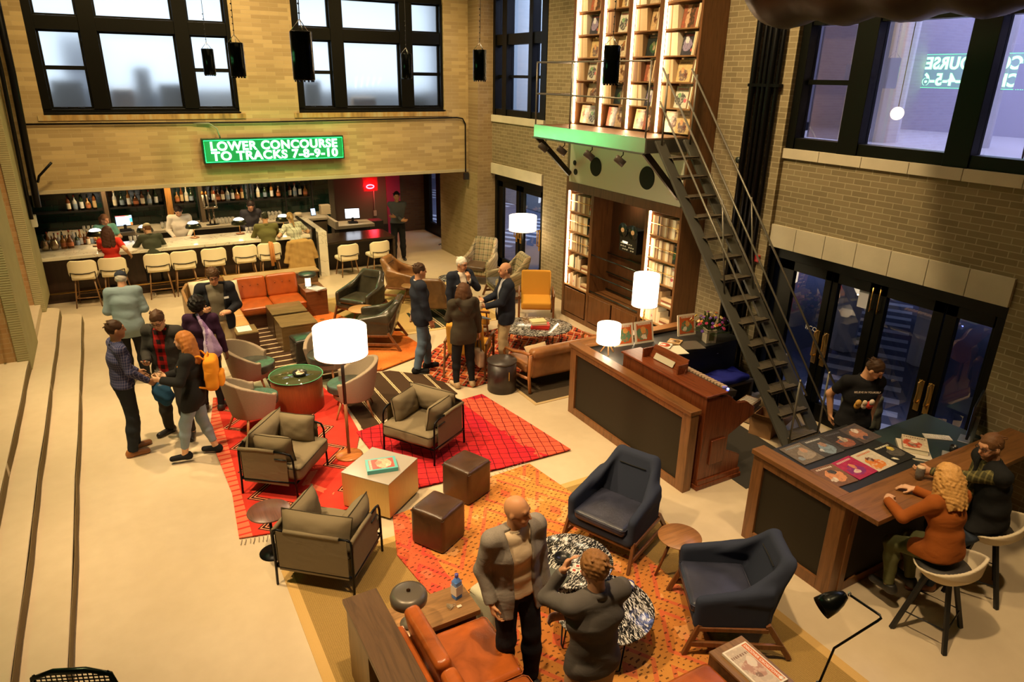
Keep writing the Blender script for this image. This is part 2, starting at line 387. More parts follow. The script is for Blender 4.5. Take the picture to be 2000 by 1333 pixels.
# --- windows of the back wall: dark frames, frosted panes, rooms glowing behind
FROST = Sh('frosted_glass', .62, 0, .5, **{'Transmission Weight': 1.0, 'IOR': 1.15}).col((.93, .96, 1)).m
def window_back(n, x0, cols, zr):
    """cols: pane spans; zr: pane row spans per column"""
    w = group_empty('window_%d' % n); xs = [c[0] for c in cols]+[c[1] for c in cols]; X0, X1 = min(xs)-.14, max(xs)+.1
    fr = B()
    fr.box(X0, X1, 15.66, 15.84, 3.7, 3.80).box(X0, X1, 15.66, 15.84, 5.14, 5.37).box(X0, X1, 15.66, 15.84, 5.96, 6.1)
    edges = [X0]+sum([[c[0], c[1]] for c in cols], [])+[X1]
    for i in range(0, len(edges), 2): fr.box(edges[i], edges[i+1], 15.64, 15.84, 3.8, 5.96)
    fr.box(X0, X1, 15.60, 15.66, 3.70, 3.74)
    fr.build('window_frame', DARKF, w, bevel=.006)
    for i, (a, c, mid) in enumerate(cols):
        s = B(); rows = [(3.80, 5.14)] if not mid else [(3.80, 4.51), (4.51, 5.14)]
        for z0, z1 in rows+[(5.37, 5.96)]:
            t = .035
            s.box(a, c, 15.74, 15.79, z0, z0+t).box(a, c, 15.74, 15.79, z1-t, z1).box(a, a+t, 15.74, 15.79, z0+t, z1-t).box(c-t, c, 15.74, 15.79, z0+t, z1-t)
            B().box(a+t, c-t, 15.76, 15.772, z0+t, z1-t).build('pane', FROST, w)
        s.build('sash', DARKF, w, bevel=.004)
        if mid:
            h = B()
            for k in (.3, .7): h.tube([(a+(c-a)*k+dx, 15.73-abs(.02 if abs(dx) < .03 else 0), 3.82) for dx in (-.05, -.02, .02, .05)], .007)
            h.build('sash_lift', BLACK(), w)
    return w
window_back(1, -.86, [(-.76, -.09, 1), (.18, 1.47, 0), (1.72, 2.4, 1)], 0)
window_back(2, 3.7, [(3.8, 4.45, 1), (4.72, 5.98, 0), (6.28, 6.94, 1)], 0)
tag(B().box(-2, 7.8, 16.9, 17.4, 3.0, 4.12).build('pane_dimming_block', plain((.36, .39, .44), .8, name='grey_block')), 'long grey block added behind the frosted lower window panes to darken them', 'desk')  # added low block that makes the lower panes darker
room = B().box(-2, 7.8, 18.2, 18.3, 3.0, 7); struct('glow_wall_upper_room', room, emit((.74, .88, 1.0), 1.2, 'glowing_backdrop'))  # backdrop wall glows by itself in place of a daylit room
struct('floor_upper_room', B().box(-2, 7.8, 15.95, 18.2, 2.9, 3.0), plain((.4, .36, .3), .6))
struct('ceiling_upper_room', B().box(-2, 7.8, 15.95, 18.2, 6.4, 6.5), plain((.30, .33, .38), .8, name='upper_ceiling'))
light('AREA', 'upper_room_fill', (2.9, 16.6, 6.35), 260, (.8, .9, 1), (2.9, 17.2, 3), shape='RECTANGLE', size=8, size_y=.8)  # added fill lamp, lifts the dark furniture behind the lower panes
FURN = plain((.24, .26, .30), .8, name='dim_furniture'); TAN = plain((.34, .20, .08), .7, name='cardboard_tan')
for i, (x0, x1, y0, y1, z1, m) in enumerate(((-.75, -.2, 16.3, 16.7, 4.3, FURN), (.25, .62, 16.1, 16.4, 4.15, TAN), (.7, 1.0, 16.5, 16.9, 4.55, FURN), (1.1, 1.6, 16.2, 16.6, 4.25, FURN),
        (3.95, 4.35, 16.2, 16.5, 4.35, FURN), (4.95, 5.5, 15.9, 16.1, 4.0, TAN), (6.3, 6.9, 16.3, 16.8, 4.05, FURN), (-.5, .1, 17.2, 17.6, 5.1, FURN))):
    o = B().box(x0, x1, y0+.1, y1+.1, 3.0, z1).build('storage_box', m, bevel=.03)
    tag(o, ['dark blurred crate behind the frosted lower left pane of the left window', 'tan blurred box low behind the big pane of the left window', 'tall dark blurred cabinet behind the big pane of the left window',
            'dark blurred crate low at the right of the big left pane', 'dark blurred box behind the lower left pane of the right window', 'brown cardboard box low behind the big pane of the right window',
            'dark blurred crate behind the lower right pane of the right window', 'tall dark blurred cupboard far behind the upper left pane of the left window'][i], 'box')
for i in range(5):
    o = B().tube([(5.0+i*.13, 15.9, 4.2+.02*i), (5.04+i*.14, 15.9, 4.42)], .012).build('paper_tube', emit((1, 1, 1), 1.2, 'glowing_white_paper'))  # brightness is a glow in the material, the tubes are no lamps
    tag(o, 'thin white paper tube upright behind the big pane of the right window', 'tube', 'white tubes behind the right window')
# --- bar niche
struct('ceiling_niche', B().box(-2.2, 8.3, 15.95, 21.0, 2.4, 2.5), plain((.05, .045, .04), .8, name='niche_ceiling'))
TILE = brick((.006, .028, .020), (.010, .042, .030), (.003, .008, .006), 'x', 'green_tile', bw=.26, rh=.13, ms=.004, rough=.12, spec=.6)
struct('wall_bar', B().box(-2.2, 5.05, 19.0, 19.2, 0, 2.4), TILE)
struct('wall_corridor', B().box(5.05, 7.0, 19.9, 20.1, 0, 2.4).box(5.05, 5.2, 19.0, 19.9, 0, 2.4), plain((.15, .125, .09), .8, name='grey_paint'))
struct('baseboard_corridor', B().box(5.2, 7.0, 19.86, 19.9, 0, .28), plain((.02, .015, .012), .6))
struct('wall_pink_panel', B().box(7.0, 7.42, 19.86, 20.1, 0, 2.4), plain((.42, .03, .12), .6, name='pink_paint'))
struct('wall_corridor_end', B().box(7.42, 8.4, 19.9, 20.1, 0, 2.4), brick((.12, .07, .04), (.18, .11, .06), (.12, .10, .07), 'x', 'dark_brick'))
struct('wall_niche_left', B().box(-2.35, -1.95, 15.95, 19.2, 0, 2.4), plain((.08, .055, .035), .8, name='niche_side'))
# --- corner pier
struct('wall_pier', B().box(7.62, 8.35, 15.1, 17.3, 0, 2.37).box(7.62, 8.35, 15.1, 15.6, 2.37, 9), brick((.30, .21, .11), (.42, .31, .17), (.42, .33, .20), 'x', 'pier_brick', bw=.225, rh=.072))
struct('trim_4', B().box(7.602, 7.62, 15.1, 17.3, 0, 2.3), brick((.33, .25, .12), (.44, .34, .18), (.42, .34, .20), 'y', 'pier_side_brick', bw=.225, rh=.072))
# --- right wall (X = 8)
b = B()
b.box(8, 8.35, 6.7, 12.75, 0, 9)                     # brick behind the bookcase
b.box(8, 8.35, 12.75, 15.1, 2.55, 3.5).box(8, 8.35, 12.75, 15.1, 6.2, 9)
b.box(8, 8.35, -3, 6.7, 2.62, 3.52).box(8, 8.35, -3, 3.45, 0, 2.62).box(8, 8.35, -3, 6.7, 6.4, 9).box(8, 8.35, -3, 1.2, 3.52, 6.4)
struct('wall_right', b, BRK_R)
b = B()
def stones(b, y0, y1, z0, z1, n):
    for i in range(n): b.box(7.965, 8.35, y0+(y1-y0)*i/n+.003, y0+(y1-y0)*(i+1)/n-.003, z0, z1)
    return b
struct('trim_5', stones(B(), 12.77, 15.1, 2.31, 2.55, 1), stone((.66, .60, .46)), bevel=.004)
struct('trim_6', stones(B(), 12.77, 15.1, 3.50, 3.65, 1), stone((.66, .60, .46)), bevel=.004)
struct('trim_7', stones(B(), 3.45, 6.66, 2.31, 2.62, 7), stone((.60, .53, .40)), bevel=.004)
struct('trim_8', stones(B(), 1.2, 6.66, 3.52, 3.65, 9), stone((.60, .53, .40)), bevel=.004)
# projecting pier beside the right doors
struct('wall_right_pier', B().box(7.93, 8.0, 6.62, 7.35, 0, 9), BRK_R)
# window_3: upper window at the left of the bookcase
def window_side(n, y0, y1, cols, z0, z1, rails, pane, depth=.14):
    w = group_empty('window_%d' % n); fr = B()
    fr.box(8.02, 8.2, y0, y1, z0, z0+.14).box(8.02, 8.2, y0, y1, z1-.1, z1)
    ed = [y0]+sum([[c[0], c[1]] for c in cols], [])+[y1]
    for i in range(0, len(ed), 2): fr.box(8.0, 8.2, ed[i], ed[i+1], z0, z1)
    for r0, r1 in rails: fr.box(8.03, 8.2, y0, y1, r0, r1)
    fr.build('window_frame', DARKF, w, bevel=.006)
    for c in cols:
        zz = [z0+.14]+sum([[r[0], r[1]] for r in rails], [])+[z1-.1]
        for i in range(0, len(zz), 2):
            B().box(8.14, 8.15, c[0], c[1], zz[i], zz[i+1]).build('pane', pane, w)
        if c[2]: B().box(8.1, 8.17, c[0], c[1], 4.46, 4.52).build('sash', DARKF, w)
    return w
def pane_mat(name, tint, k):
    m = bpy.data.materials.new(name); m.use_nodes = True; nt = m.node_tree; nt.nodes.clear(); N_ = nt.nodes.new; o = N_('ShaderNodeOutputMaterial'); tr = N_('ShaderNodeBsdfTransparent'); gl = N_('ShaderNodeBsdfGlossy'); fr = N_('ShaderNodeFresnel'); mu = N_('ShaderNodeMath'); mx = N_('ShaderNodeMixShader')
    tr.inputs[0].default_value = (*tint, 1); gl.inputs[0].default_value = (1, 1, 1, 1); gl.inputs['Roughness'].default_value = 0; fr.inputs[0].default_value = 1.5; mu.operation = 'MULTIPLY'; mu.inputs[1].default_value = k; mu.use_clamp = True
    ge = N_('ShaderNodeNewGeometry'); m2 = N_('ShaderNodeMath'); m2.operation = 'MULTIPLY_ADD'; m2.inputs[1].default_value = -1; m2.inputs[2].default_value = 1; m3 = N_('ShaderNodeMath'); m3.operation = 'MULTIPLY'; nt.links.new(ge.outputs['Backfacing'], m2.inputs[0]); nt.links.new(fr.outputs[0], mu.inputs[0]); nt.links.new(mu.outputs[0], m3.inputs[0]); nt.links.new(m2.outputs[0], m3.inputs[1]); nt.links.new(m3.outputs[0], mx.inputs[0]); nt.links.new(tr.outputs[0], mx.inputs[1]); nt.links.new(gl.outputs[0], mx.inputs[2]); nt.links.new(mx.outputs[0], o.inputs[0]); return m
CLEAR = pane_mat('window_glass', (.85, .9, .95), 2.0); CLEAR2 = pane_mat('reflective_glass', (.8, .8, .85), 9)
window_side(3, 12.77, 15.08, [(13.0, 13.35, 1), (13.5, 14.45, 1), (14.65, 14.98, 1)], 3.65, 6.2, [(5.14, 5.36)], CLEAR)
window_side(4, 1.2, 6.68, [(1.4, 2.6, 0), (3.0, 4.22, 0), (4.5, 5.56, 0), (5.84, 6.5, 1)], 3.65, 6.4, [(5.16, 5.42)], CLEAR2)
# brownish blinds behind the left column of the right window
o = B().box(8.24, 8.26, 5.84, 6.5, 3.8, 5.16).build('roller_blind', Sh('blind_cloth', 1.0, 0, .1, **{'Transmission Weight': .7, 'IOR': 1.01}).col((.62, .52, .50)).m); tag(o, 'mauve brown blind filling the narrow left sashes of the right upper window', 'blind')
# doors
def door_set(n, y0, y1, leaves, z1=2.31, gl=None):
    d = group_empty('door_%d' % n); fr = B(); x0, x1 = 8.12, 8.2
    fr.box(8.08, 8.24, y0, y1, z1-.16, z1).box(8.08, 8.24, y0, y0+.1, 0, z1-.16).box(8.08, 8.24, y1-.1, y1, 0, z1-.16)
    for a, c, s0, s1 in leaves:
        fr.box(x0, x1, a, a+s0, 0, z1-.16).box(x0, x1, c-s1, c, 0, z1-.16).box(x0, x1, a, c, 0, .26).box(x0, x1, a, c, z1-.30, z1-.16)
        B().box(8.155, 8.165, a+s0, c-s1, .26, z1-.30).build('pane', gl, d)
    fr.build('door_frame', DARKF, d, bevel=.005); return d
def pull(d, y, z0=.92, z1=1.5):
    b = B()
    b.box(8.105, 8.12, y-.035, y+.035, z0-.1, z1-.2)
    b.tube([(8.11, y, z0), (8.05, y, z0+.03), (8.045, y-.012, (z0+z1)/2-.1), (8.05, y, z1-.22), (8.11, y, z1-.2)], .013)
    b.build('door_pull', BRASS(), d, bevel=.002)
DG = pane_mat('door_glass', (.75, .78, .85), 3)
d1 = door_set(1, 12.8, 15.08, [(12.9, 13.9, .12, .13), (13.98, 14.98, .13, .22)], gl=DG)
for y in (13.02, 14.05, 13.86): pull(d1, y)
d2 = door_set(2, 3.47, 6.66, [(3.55, 4.12, .06, .13), (4.14, 4.95, .13, .10), (4.97, 5.62, .12, .08), (5.64, 6.5, .10, .25)], gl=DG)
for y in (4.07, 4.19): pull(d2, y, .85, 1.35)
pull(d2, 5.56); pull(d2, 5.70)
for y in (4.92, 5.02):
    b = B(); [b.tube([(8.08, y, z), (8.08, y, z+.32)], .008) for z in (1.78,)]; b.box(8.09, 8.12, y-.01, y+.01, 1.8, 1.82).box(8.09, 8.12, y-.01, y+.01, 2.06, 2.08); b.build('door_bolt', BRASS(), d2)
d3 = group_empty('door_3'); fr = B().box(8.2, 8.3, 17.3, 19.9, 0, .32).box(8.2, 8.3, 17.3, 19.9, 2.25, 2.4)
for a, c in ((17.3, 17.42), (18.0, 18.22), (18.75, 18.98), (19.5, 19.9)): fr.box(8.2, 8.3, a, c, .32, 2.25)
fr.build('door_frame', DARKF, d3)
for a, c in ((17.42, 18.0), (18.22, 18.75), (18.98, 19.5)): B().box(8.24, 8.25, a, c, .32, 2.25).build('pane', DG, d3)
# outside
def m_pave():
    s = Sh('street_paving', .7); x, y = s.x, s.y
    u = (x*.86+y*.5); v = (y*.86-x*.5); band = ((v*.30+.1).fr()).lt(.40); st = (u*2.0).fr().lt(.40)
    f = band*st; n = s.noise(3, 4); s.col(s.mix(f, s.mix(n, (.06, .07, .12), (.10, .11, .17)), (.55, .55, .62))); return s.m
struct('ground_outside', B().box(8.15, 40, -12, 34, -.25, -.02), m_pave())
struct('wall_outside', B().box(22, 22.3, -6, 30, 0, 9).box(13, 13.3, 12, 26, 0, 9), plain((.16, .17, .2), .9, name='facade'))
light('AREA', 'street_daylight', (13, 6, 8.5), 2600, (.60, .66, 1), (11, 5, 0), shape='RECTANGLE', size=6, size_y=12)
light('AREA', 'added_facade_light', (10.2, 20, 6.5), 1100, (.75, .86, 1), (13, 21.5, 4), shape='RECTANGLE', size=3, size_y=5)  # added lamp on the facade, brightens the view through the upper side window
# concourse behind the upper right window
for i, (x, y) in enumerate(((11.0, 7.2), (11.6, 6.1), (12.2, 5.0))):
    o = B().prism([(x+.22*math.cos(t*PI/4), y+.22*math.sin(t*PI/4)) for t in range(8)], -.02, 8).build('concourse_column', plain((.62, .60, .66), .7, name='white_column'), bevel=.02)
    tag(o, ['white column left of the globe lamp seen through the upper right window', 'white column behind the globe lamp seen through the upper right window', 'white column right of the globe lamp seen through the upper right window'][i], 'column')
o = B().box(9.5, 16, -2, 9.5, 3.4, 3.6).build('concourse_floor', plain((.4, .38, .4), .5)); o['kind'] = 'structure'; o.name = 'floor_concourse'
o = B().box(14.5, 14.7, 1, 12, 3.6, 8).build('wall_concourse', plain((.46, .44, .56), .8, name='lilac_wall')); o['kind'] = 'structure'
light('AREA', 'concourse_light', (12, 5.5, 7.8), 200, (.85, .82, 1), (12, 5.5, 3.6), shape='RECTANGLE', size=4, size_y=7)
g = thing('globe_lamp', 'small round white globe lamp hanging beyond the upper right window', 'lamp', (9.7, 6.22, 0))
B().lathe([(.088*math.sin(a), 4.10-.088*math.cos(a)) for a in np.linspace(.001, PI-.001, 14)], n=28).build('globe', emit((1, .85, .6), 5, 'globe_glow'), g)
B().tube([(0, 0, 4.19), (0, 0, 8)], .006).build('cord', BLACK(), g)
for i, (y, r) in enumerate(((4.6, 0), (4.0, .0))):
    f = thing('feather_flag', ['white feather flag with navy lettering and a red mark beyond the upper right window', 'white feather flag with navy lettering cut by the right edge of the photo'][i], 'flag', (9.6, y-.15, 3.6))
    pts = [(0, 0, 0), (0, .02, .5), (0, -.05, .85), (0, -.2, 1.05), (0, -.33, 1.1)]
    B().tube(pts, .012).build('pole', BLACK(), f)
    v = [(0, .0, .15), (0, .02, .5), (0, -.05, .85), (0, -.2, 1.05), (0, -.33, 1.08), (0, -.33, .15)]; n = len(v)
    B().add([(x-.002, yy-.01, z) for x, yy, z in v]+[(x+.002, yy-.01, z) for x, yy, z in v], [tuple(range(n)), tuple(range(n, 2*n))[::-1]]+[(k, k+n, (k+1) % n+n, (k+1) % n) for k in range(n)]).build('banner', plain((.75, .78, .85), .8, name='white_cloth'), f)
    textmesh('lettering', 'AUTOZONE' if i == 0 else 'TE', .085, plain((.03, .08, .25), .6, name='navy_print'), f, (-.004, -.14, .25), (0, 0, 0), extrude=.0005).rotation_euler = Matrix(((0, 0, -1), (0, 1, 0), (1, 0, 0))).to_euler()
    if i == 0:
        textmesh('lettering', 'BY FRANK', .04, plain((.03, .08, .25), .6, name='navy_print'), f, (-.004, -.20, .35), (0, 0, 0), extrude=.0005).rotation_euler = Matrix(((0, 0, -1), (0, 1, 0), (1, 0, 0))).to_euler()
        B().box(-.004, -.002, -.25, -.2, .86, .92).box(-.004, -.002, -.19, -.15, .86, .92).build('emblem', plain((.7, .15, .08), .5, name='red_print'), f)
# --- left side: curved steps, landing, piers
def stepslab(x, z0, z1, yend, r):
    pts = [(-6, 0), (x, 0)]; 
    for k in range(14): yy = 1+(yend-r-1)*k/13; pts.append((x+.006*math.sin(yy*2.1)+.004*math.sin(yy*5), yy))
    for k in range(1, 7): t = k/6*PI/2; pts.append((x-r*(1-math.cos(t)), yend-r+r*math.sin(t)))
    pts.append((-6, yend)); return B().prism(pts, z0, z1)
STEP = m_floor(); 
struct('trim_9', stepslab(-.92, 0, .15, 14.95, .25), STEP, bevel=.012)
struct('trim_10', stepslab(-1.25, .15, .30, 15.0, .25), STEP, bevel=.012)
struct('trim_11', stepslab(-1.52, .30, .45, 15.9, .02), STEP, bevel=.012)
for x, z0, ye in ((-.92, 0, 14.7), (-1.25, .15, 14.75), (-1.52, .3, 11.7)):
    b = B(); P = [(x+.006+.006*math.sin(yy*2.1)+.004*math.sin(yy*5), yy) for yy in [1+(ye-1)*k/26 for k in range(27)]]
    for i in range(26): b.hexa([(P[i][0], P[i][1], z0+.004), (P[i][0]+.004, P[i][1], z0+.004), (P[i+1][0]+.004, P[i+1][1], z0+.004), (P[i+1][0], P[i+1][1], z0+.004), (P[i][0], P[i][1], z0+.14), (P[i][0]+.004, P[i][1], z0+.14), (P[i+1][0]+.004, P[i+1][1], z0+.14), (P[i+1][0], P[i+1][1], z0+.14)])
    struct('riser_shade_strip', b, stone((.20, .14, .06)))  # dark strips laid over the risers, their shade put into the colour
LST = stone((.40, .36, .19), 1)
struct('wall_left_pier_1', B().box(-6, -1.66, 11.75, 13.0, .45, 9), BRK_L)
struct('trim_12', B().box(-1.66, -1.5, 11.72, 13.0, .3, 9), LST, bevel=.008)
struct('wall_left_pier_2', B().box(-6, -1.62, 14.75, 15.95, .45, 9), BRK_L)
struct('trim_13', B().box(-1.62, -1.46, 14.72, 15.95, .3, 9), LST, bevel=.008)
struct('trim_14', stepslab(-2.02, .45, .62, 11.74, .15), STEP, bevel=.012)
for i, (x, y, z) in enumerate(((-1.74, 14.73, 1.27), (-1.76, 11.73, 1.12))):
    tag(B().tube([(x, y+.02, z), (x, y-.06, z), (x+.01, y-.075, z-.01)], .016).build('wall_hook', plain((.03, .02, .015), .4, name='dark_iron')), ('small dark iron hook on the brick pier nearest the bar', 'small dark iron hook on the brick pier at the left edge')[i], 'hook')
struct('wall_west', B().box(-8.3, -8, -3, 22, 0, 9), plain((.3, .2, .1), .9, name='warm_plaster'))
struct('wall_left', B().box(-6, -5.9, 12.9, 16, .45, 9), BRK_L)
# ================================================================ FURNITURE
def face(dx, dy): return math.atan2(dy, dx)-PI/2
def pillow(w, d, t, n=14):
    v = []; f = []
    for s in (1, -1):
        for i in range(n+1):
            for j in range(n+1):
                u, q = 2*i/n-1, 2*j/n-1; e = (1-abs(u)**3.2)*(1-abs(q)**3.2)
                pin = 1-.10*(abs(u)**2*(1-abs(q)**2)+abs(q)**2*(1-abs(u)**2))
                wr = .006*math.sin(7*u+3*q)*math.sin(9*q)*e
                v.append((u*w/2*(1-.05*(1-abs(q))), q*d/2*(1-.05*(1-abs(u))), s*(t/2*e**.55+wr)))
    m = (n+1)**2
    for s in (0, 1):
        for i in range(n):
            for j in range(n):
                a = s*m+i*(n+1)+j; q = (a, a+n+1, a+n+2, a+1); f.append(q if s == 0 else q[::-1])
    b = B(); b.add(v, f, True)
    per = [(-w/2*(1-.05*(1-abs(k))), k*d/2, 0) for k in np.linspace(-1, 1, 9)]+[(k*w/2, d/2*(1-.05*(1-abs(k))), 0) for k in np.linspace(-1, 1, 9)]+\
          [(w/2*(1-.05*(1-abs(k))), -k*d/2, 0) for k in np.linspace(-1, 1, 9)]+[(-k*w/2, -d/2*(1-.05*(1-abs(k))), 0) for k in np.linspace(-1, 1, 9)]
    return b, B().tube(per, .005, 6)
def put_pillow(name, w, d, t, m, mp, parent, loc, rot):
    b, p = pillow(w, d, t); o = b.build(name, m, parent, loc=loc, rot=rot); p.build('piping', mp, o); return o
def soft(name, m, parent, x0, x1, y0, y1, z0, z1, r=.04, h=.014, bulge=.012, pipe=None, noise=None):
    hx, hy, hz = (x1-x0)/2, (y1-y0)/2, (z1-z0)/2; r = min(r, hx*.9, hy*.9, hz*.9)
    def fn(P):
        bl = bulge*(np.clip(1-(P[..., 0]/hx)**2, 0, 1)*np.clip(1-(P[..., 1]/hy)**2, 0, 1)+np.clip(1-(P[..., 0]/hx)**2, 0, 1)*np.clip(1-(P[..., 2]/hz)**2, 0, 1)*.5+np.clip(1-(P[..., 2]/hz)**2, 0, 1)*np.clip(1-(P[..., 1]/hy)**2, 0, 1)*.5)
        return rb(P, (0, 0, 0), (hx, hy, hz), r)-bl
    o = meshobj(name, blob([('f', (-hx, -hy, -hz), (hx, hy, hz), fn, {})], h, noise=noise or 0), m, parent); o.location = ((x0+x1)/2, (y0+y1)/2, (z0+z1)/2)
    if pipe is not None:
        q = .6*r; P = [(-hx+q, -hy), (hx-q, -hy), (hx, -hy+q), (hx, hy-q), (hx-q, hy), (-hx+q, hy), (-hx, hy-q), (-hx, -hy+q), (-hx+q, -hy)]
        B().tube([(a*1.0, c*1.0, hz-r*.55) for a, c in P], .0045, 6).build('piping', pipe, o)
    return o
# ---------------- sling armchair
OLIVE = fabric((.185, .145, .085), scale=220, var=.2, name='olive_canvas', wr=.5); OLIVE_D = fabric((.04, .032, .018), name='olive_piping')
def sling_armchair(label, loc, rz):
    t = thing('sling_armchair', label, 'armchair', loc, rz, 'olive canvas sling armchairs'); k = BLACK(); r = .0125
    for sx in (-1, 1):
        x = sx*.385
        B().tube([(x, .33, 0), (x, .32, .3), (x, .315, .50), (x*.995, .29, .565), (x, .22, .585), (x, .1, .588)], r).build('leg', k, t)
        B().tube([(x, -.345, 0), (x, -.335, .3), (x, -.33, .53), (x*.98, -.325, .585), (x*.9, -.33, .60), (x*.7, -.335, .602)], r).build('leg', k, t)
        B().tube([(x, .1, .588), (x, -.1, .592), (x, -.33, .58)], .02).build('arm_rail', OLIVE, t)
        B().box(x-.006 if sx > 0 else x-.004, x+.004 if sx > 0 else x+.006, -.30, .24, .17, .585).build('side_sling', OLIVE, t, bevel=.003)
        B().tube([(x, .325, .22), (x, -.335, .20)], r).build('side_rail', k, t)
        B().tube([(x+sx*.008, .24, .50), (x+sx*.008, .1, .50)], .009).build('buckle_strap', plain((.008, .008, .008), .5, name='black_strap'), t)
    B().tube([(-.27, -.335, .602), (.27, -.335, .602)], .02).build('back_rail', OLIVE, t)
    B().box(-.345, .345, -.345, -.335, .17, .6).build('back_sling', OLIVE, t, bevel=.003)
    B().tube([(-.385, .325, .21), (.385, .325, .21)], r).tube([(-.385, -.335, .2), (.385, -.335, .2)], r).build('seat_frame', k, t)
    soft('seat_cushion', OLIVE, t, -.365, .365, -.31, .38, .235, .41, .045, pipe=OLIVE_D, noise=(.004, 19))
    put_pillow('back_pillow', .70, .36, .20, OLIVE, OLIVE_D, t, (.0, -.235, .575), (math.radians(78), 0, 0))
    put_pillow('arm_pillow', .48, .34, .19, OLIVE, OLIVE_D, t, (-.255, .03, .555), (math.radians(80), 0, math.radians(90)))
    put_pillow('arm_pillow', .48, .34, .19, OLIVE, OLIVE_D, t, (.255, .03, .555), (math.radians(80), 0, math.radians(-90)))
    return t
def tree_copy(src, label, loc, rz, **k): return dup(src, loc, rz, label, **k)
sa = sling_armchair('olive canvas armchair on the bright red zigzag rug, left of the tall drum lamp', (1.22, 7.40, 0), face(.76, -.64))
tree_copy(sa, 'olive canvas armchair showing its back, beside the round walnut side table', (1.25, 5.63, 0), face(.66, .75))
tree_copy(sa, 'olive canvas armchair standing on the crimson diamond rug', (2.93, 7.34, 0), face(-.85, -.53))
# ---------------- lounge chairs
WAL = wood((.16, .06, .02), axis='z', name='walnut'); WALX = wood((.20, .085, .03), axis='y', name='walnut')
def lounge_shell(H=.87, wt=.235, wl=0.0):
    ps = [('p', [(-.31, -.18, .22), (.31, -.18, .22), (.31, -.30, .22), (-.31, -.30, .22), (-wt, -.36, H), (wt, -.36, H), (wt, -.47, H-.015), (-wt, -.47, H-.015)], .03, {}),
          RB(-.33, .33, -.30, .33, .22, .345, .04)]
    for s in (-1, 1):
        a = [(s*.295, .34, .24), (s*.375, .34, .24), (s*.36, -.28, .24), (s*.28, -.28, .24), (s*.30, .345, .555), (s*.385, .345, .545), (s*.36, -.30, .66), (s*.27, -.28, .66)]
        w = [(s*.27, .0, .54), (s*.37, .0, .53), (s*.34, -.31, .5), (s*.26, -.28, .5), (s*(wt-.06), -.36, H-.04), (s*(wt+.01), -.36, H-.05), (s*(wt+.01), -.46, H-.05), (s*(wt-.06), -.46, H-.04)]
        ps += [('p', a, .025, {}), ('p', w, .025, {'k': .05})]
    return blob(ps, .0125, k=.035)
SHELL = lounge_shell(); SHELL_T = lounge_shell(.98, .27)
def lounge(label, loc, rz, mf, ms, cat='armchair', group=None, shell=None, name='lounge_chair', wd=WAL, H=.87):
    t = thing(name, label, cat, loc, rz, group); meshobj('upholstered_shell', shell or SHELL, mf, t)
    soft('seat_cushion', ms, t, -.285, .285, -.2, .36, .335, .435, .04, pipe=ms)
    B().tube([(-.15, -.305-(H-.87)*.25, H-.13), (0, -.312-(H-.87)*.25, H-.14), (.15, -.305-(H-.87)*.25, H-.13)], .006).build('back_seam', plain((.01, .01, .01), .9, name='dark_seam'), t)
    for s in (-1, 1):
        B().bar((s*.385, .40, 0), (s*.365, .29, .30), .032, .045).build('leg', wd, t, bevel=.006)
        B().bar((s*.385, -.47, 0), (s*.36, -.26, .32), .032, .045).build('leg', wd, t, bevel=.006)
        B().bar((s*.38, .36, .115), (s*.38, -.41, .115), .028, .05).build('stretcher', wd, t, bevel=.005)
        B().bar((s*.372, .30, .265), (s*.365, -.27, .265), .03, .04).build('side_rail', wd, t, bevel=.005)
    B().bar((-.36, .30, .215), (.36, .30, .215), .03, .03).build('front_rail', wd, t, bevel=.005); return t
NAVY = fabric((.030, .037, .062), scale=420, var=.5, name='navy_wool', wr=.12); NAVYL = leather((.03, .033, .055), .33, name='navy_leather')
l1 = lounge('navy wool lounge chair with its back toward the long record counter', (3.92, 4.66, 0), face(-.92, -.40), NAVY, NAVYL, group='navy wool lounge chairs')
tree_copy(l1, 'navy wool lounge chair beside the black reading lamp', (4.04, 3.26, 0), face(-.85, .53))
GRL = leather((.045, .04, .025), .18, name='dark_olive_leather'); TANL = leather((.27, .13, .045), .3, name='tan_brown_leather')
g1 = lounge('dark green leather lounge chair nearest the orange leather sofa', (3.84, 12.62, 0), face(-.72, -.55), GRL, GRL, group='dark leather lounge chairs')
tree_copy(g1, 'dark green leather lounge chair standing on the shaggy orange rug', (3.62, 11.12, 0), face(-.86, .50))
lounge('tan brown leather lounge chair near the dark host table', (5.12, 13.62, 0), face(.75, -.66), TANL, TANL, wd=wood((.22, .10, .04), name='walnut'))
lounge('olive brown leather lounge chair with its back to the camera behind the navy blazer men', (5.15, 12.15, 0), face(.55, .84), leather((.16, .085, .03), .35, name='olive_brown_leather'), GRL, wd=WAL)
def m_plaid():
    s = Sh('plaid_wool', .95, 0, .1); a = (s.x*9).fr(); c = (s.z*9+s.y*4).fr()
    g = a.lt(.2)+c.lt(.2); h = (s.x*9+.55).fr().lt(.08)+(s.z*9+s.y*4+.55).fr().lt(.08)
    s.col(s.mix((g*.45).clamp(), s.mix((h*.5).clamp(), (.46, .38, .24), (.28, .10, .06)), (.06, .075, .05))); return s.m
PLAID = m_plaid()
lounge('tall checked wool armchair in front of the brick corner pier', (7.08, 13.98, 0), face(-.78, -.62), PLAID, leather((.10, .06, .035), name='brown_leather'), shell=SHELL_T, name='checked_armchair', H=.98, group='checked armchairs')
lounge('checked wool armchair between the floor lamp and the mustard chair', (6.98, 12.5, 0), face(-.95, .18), PLAID, leather((.11, .11, .12), name='grey_leather'), shell=SHELL_T, name='checked_armchair', H=.98, group='checked armchairs')
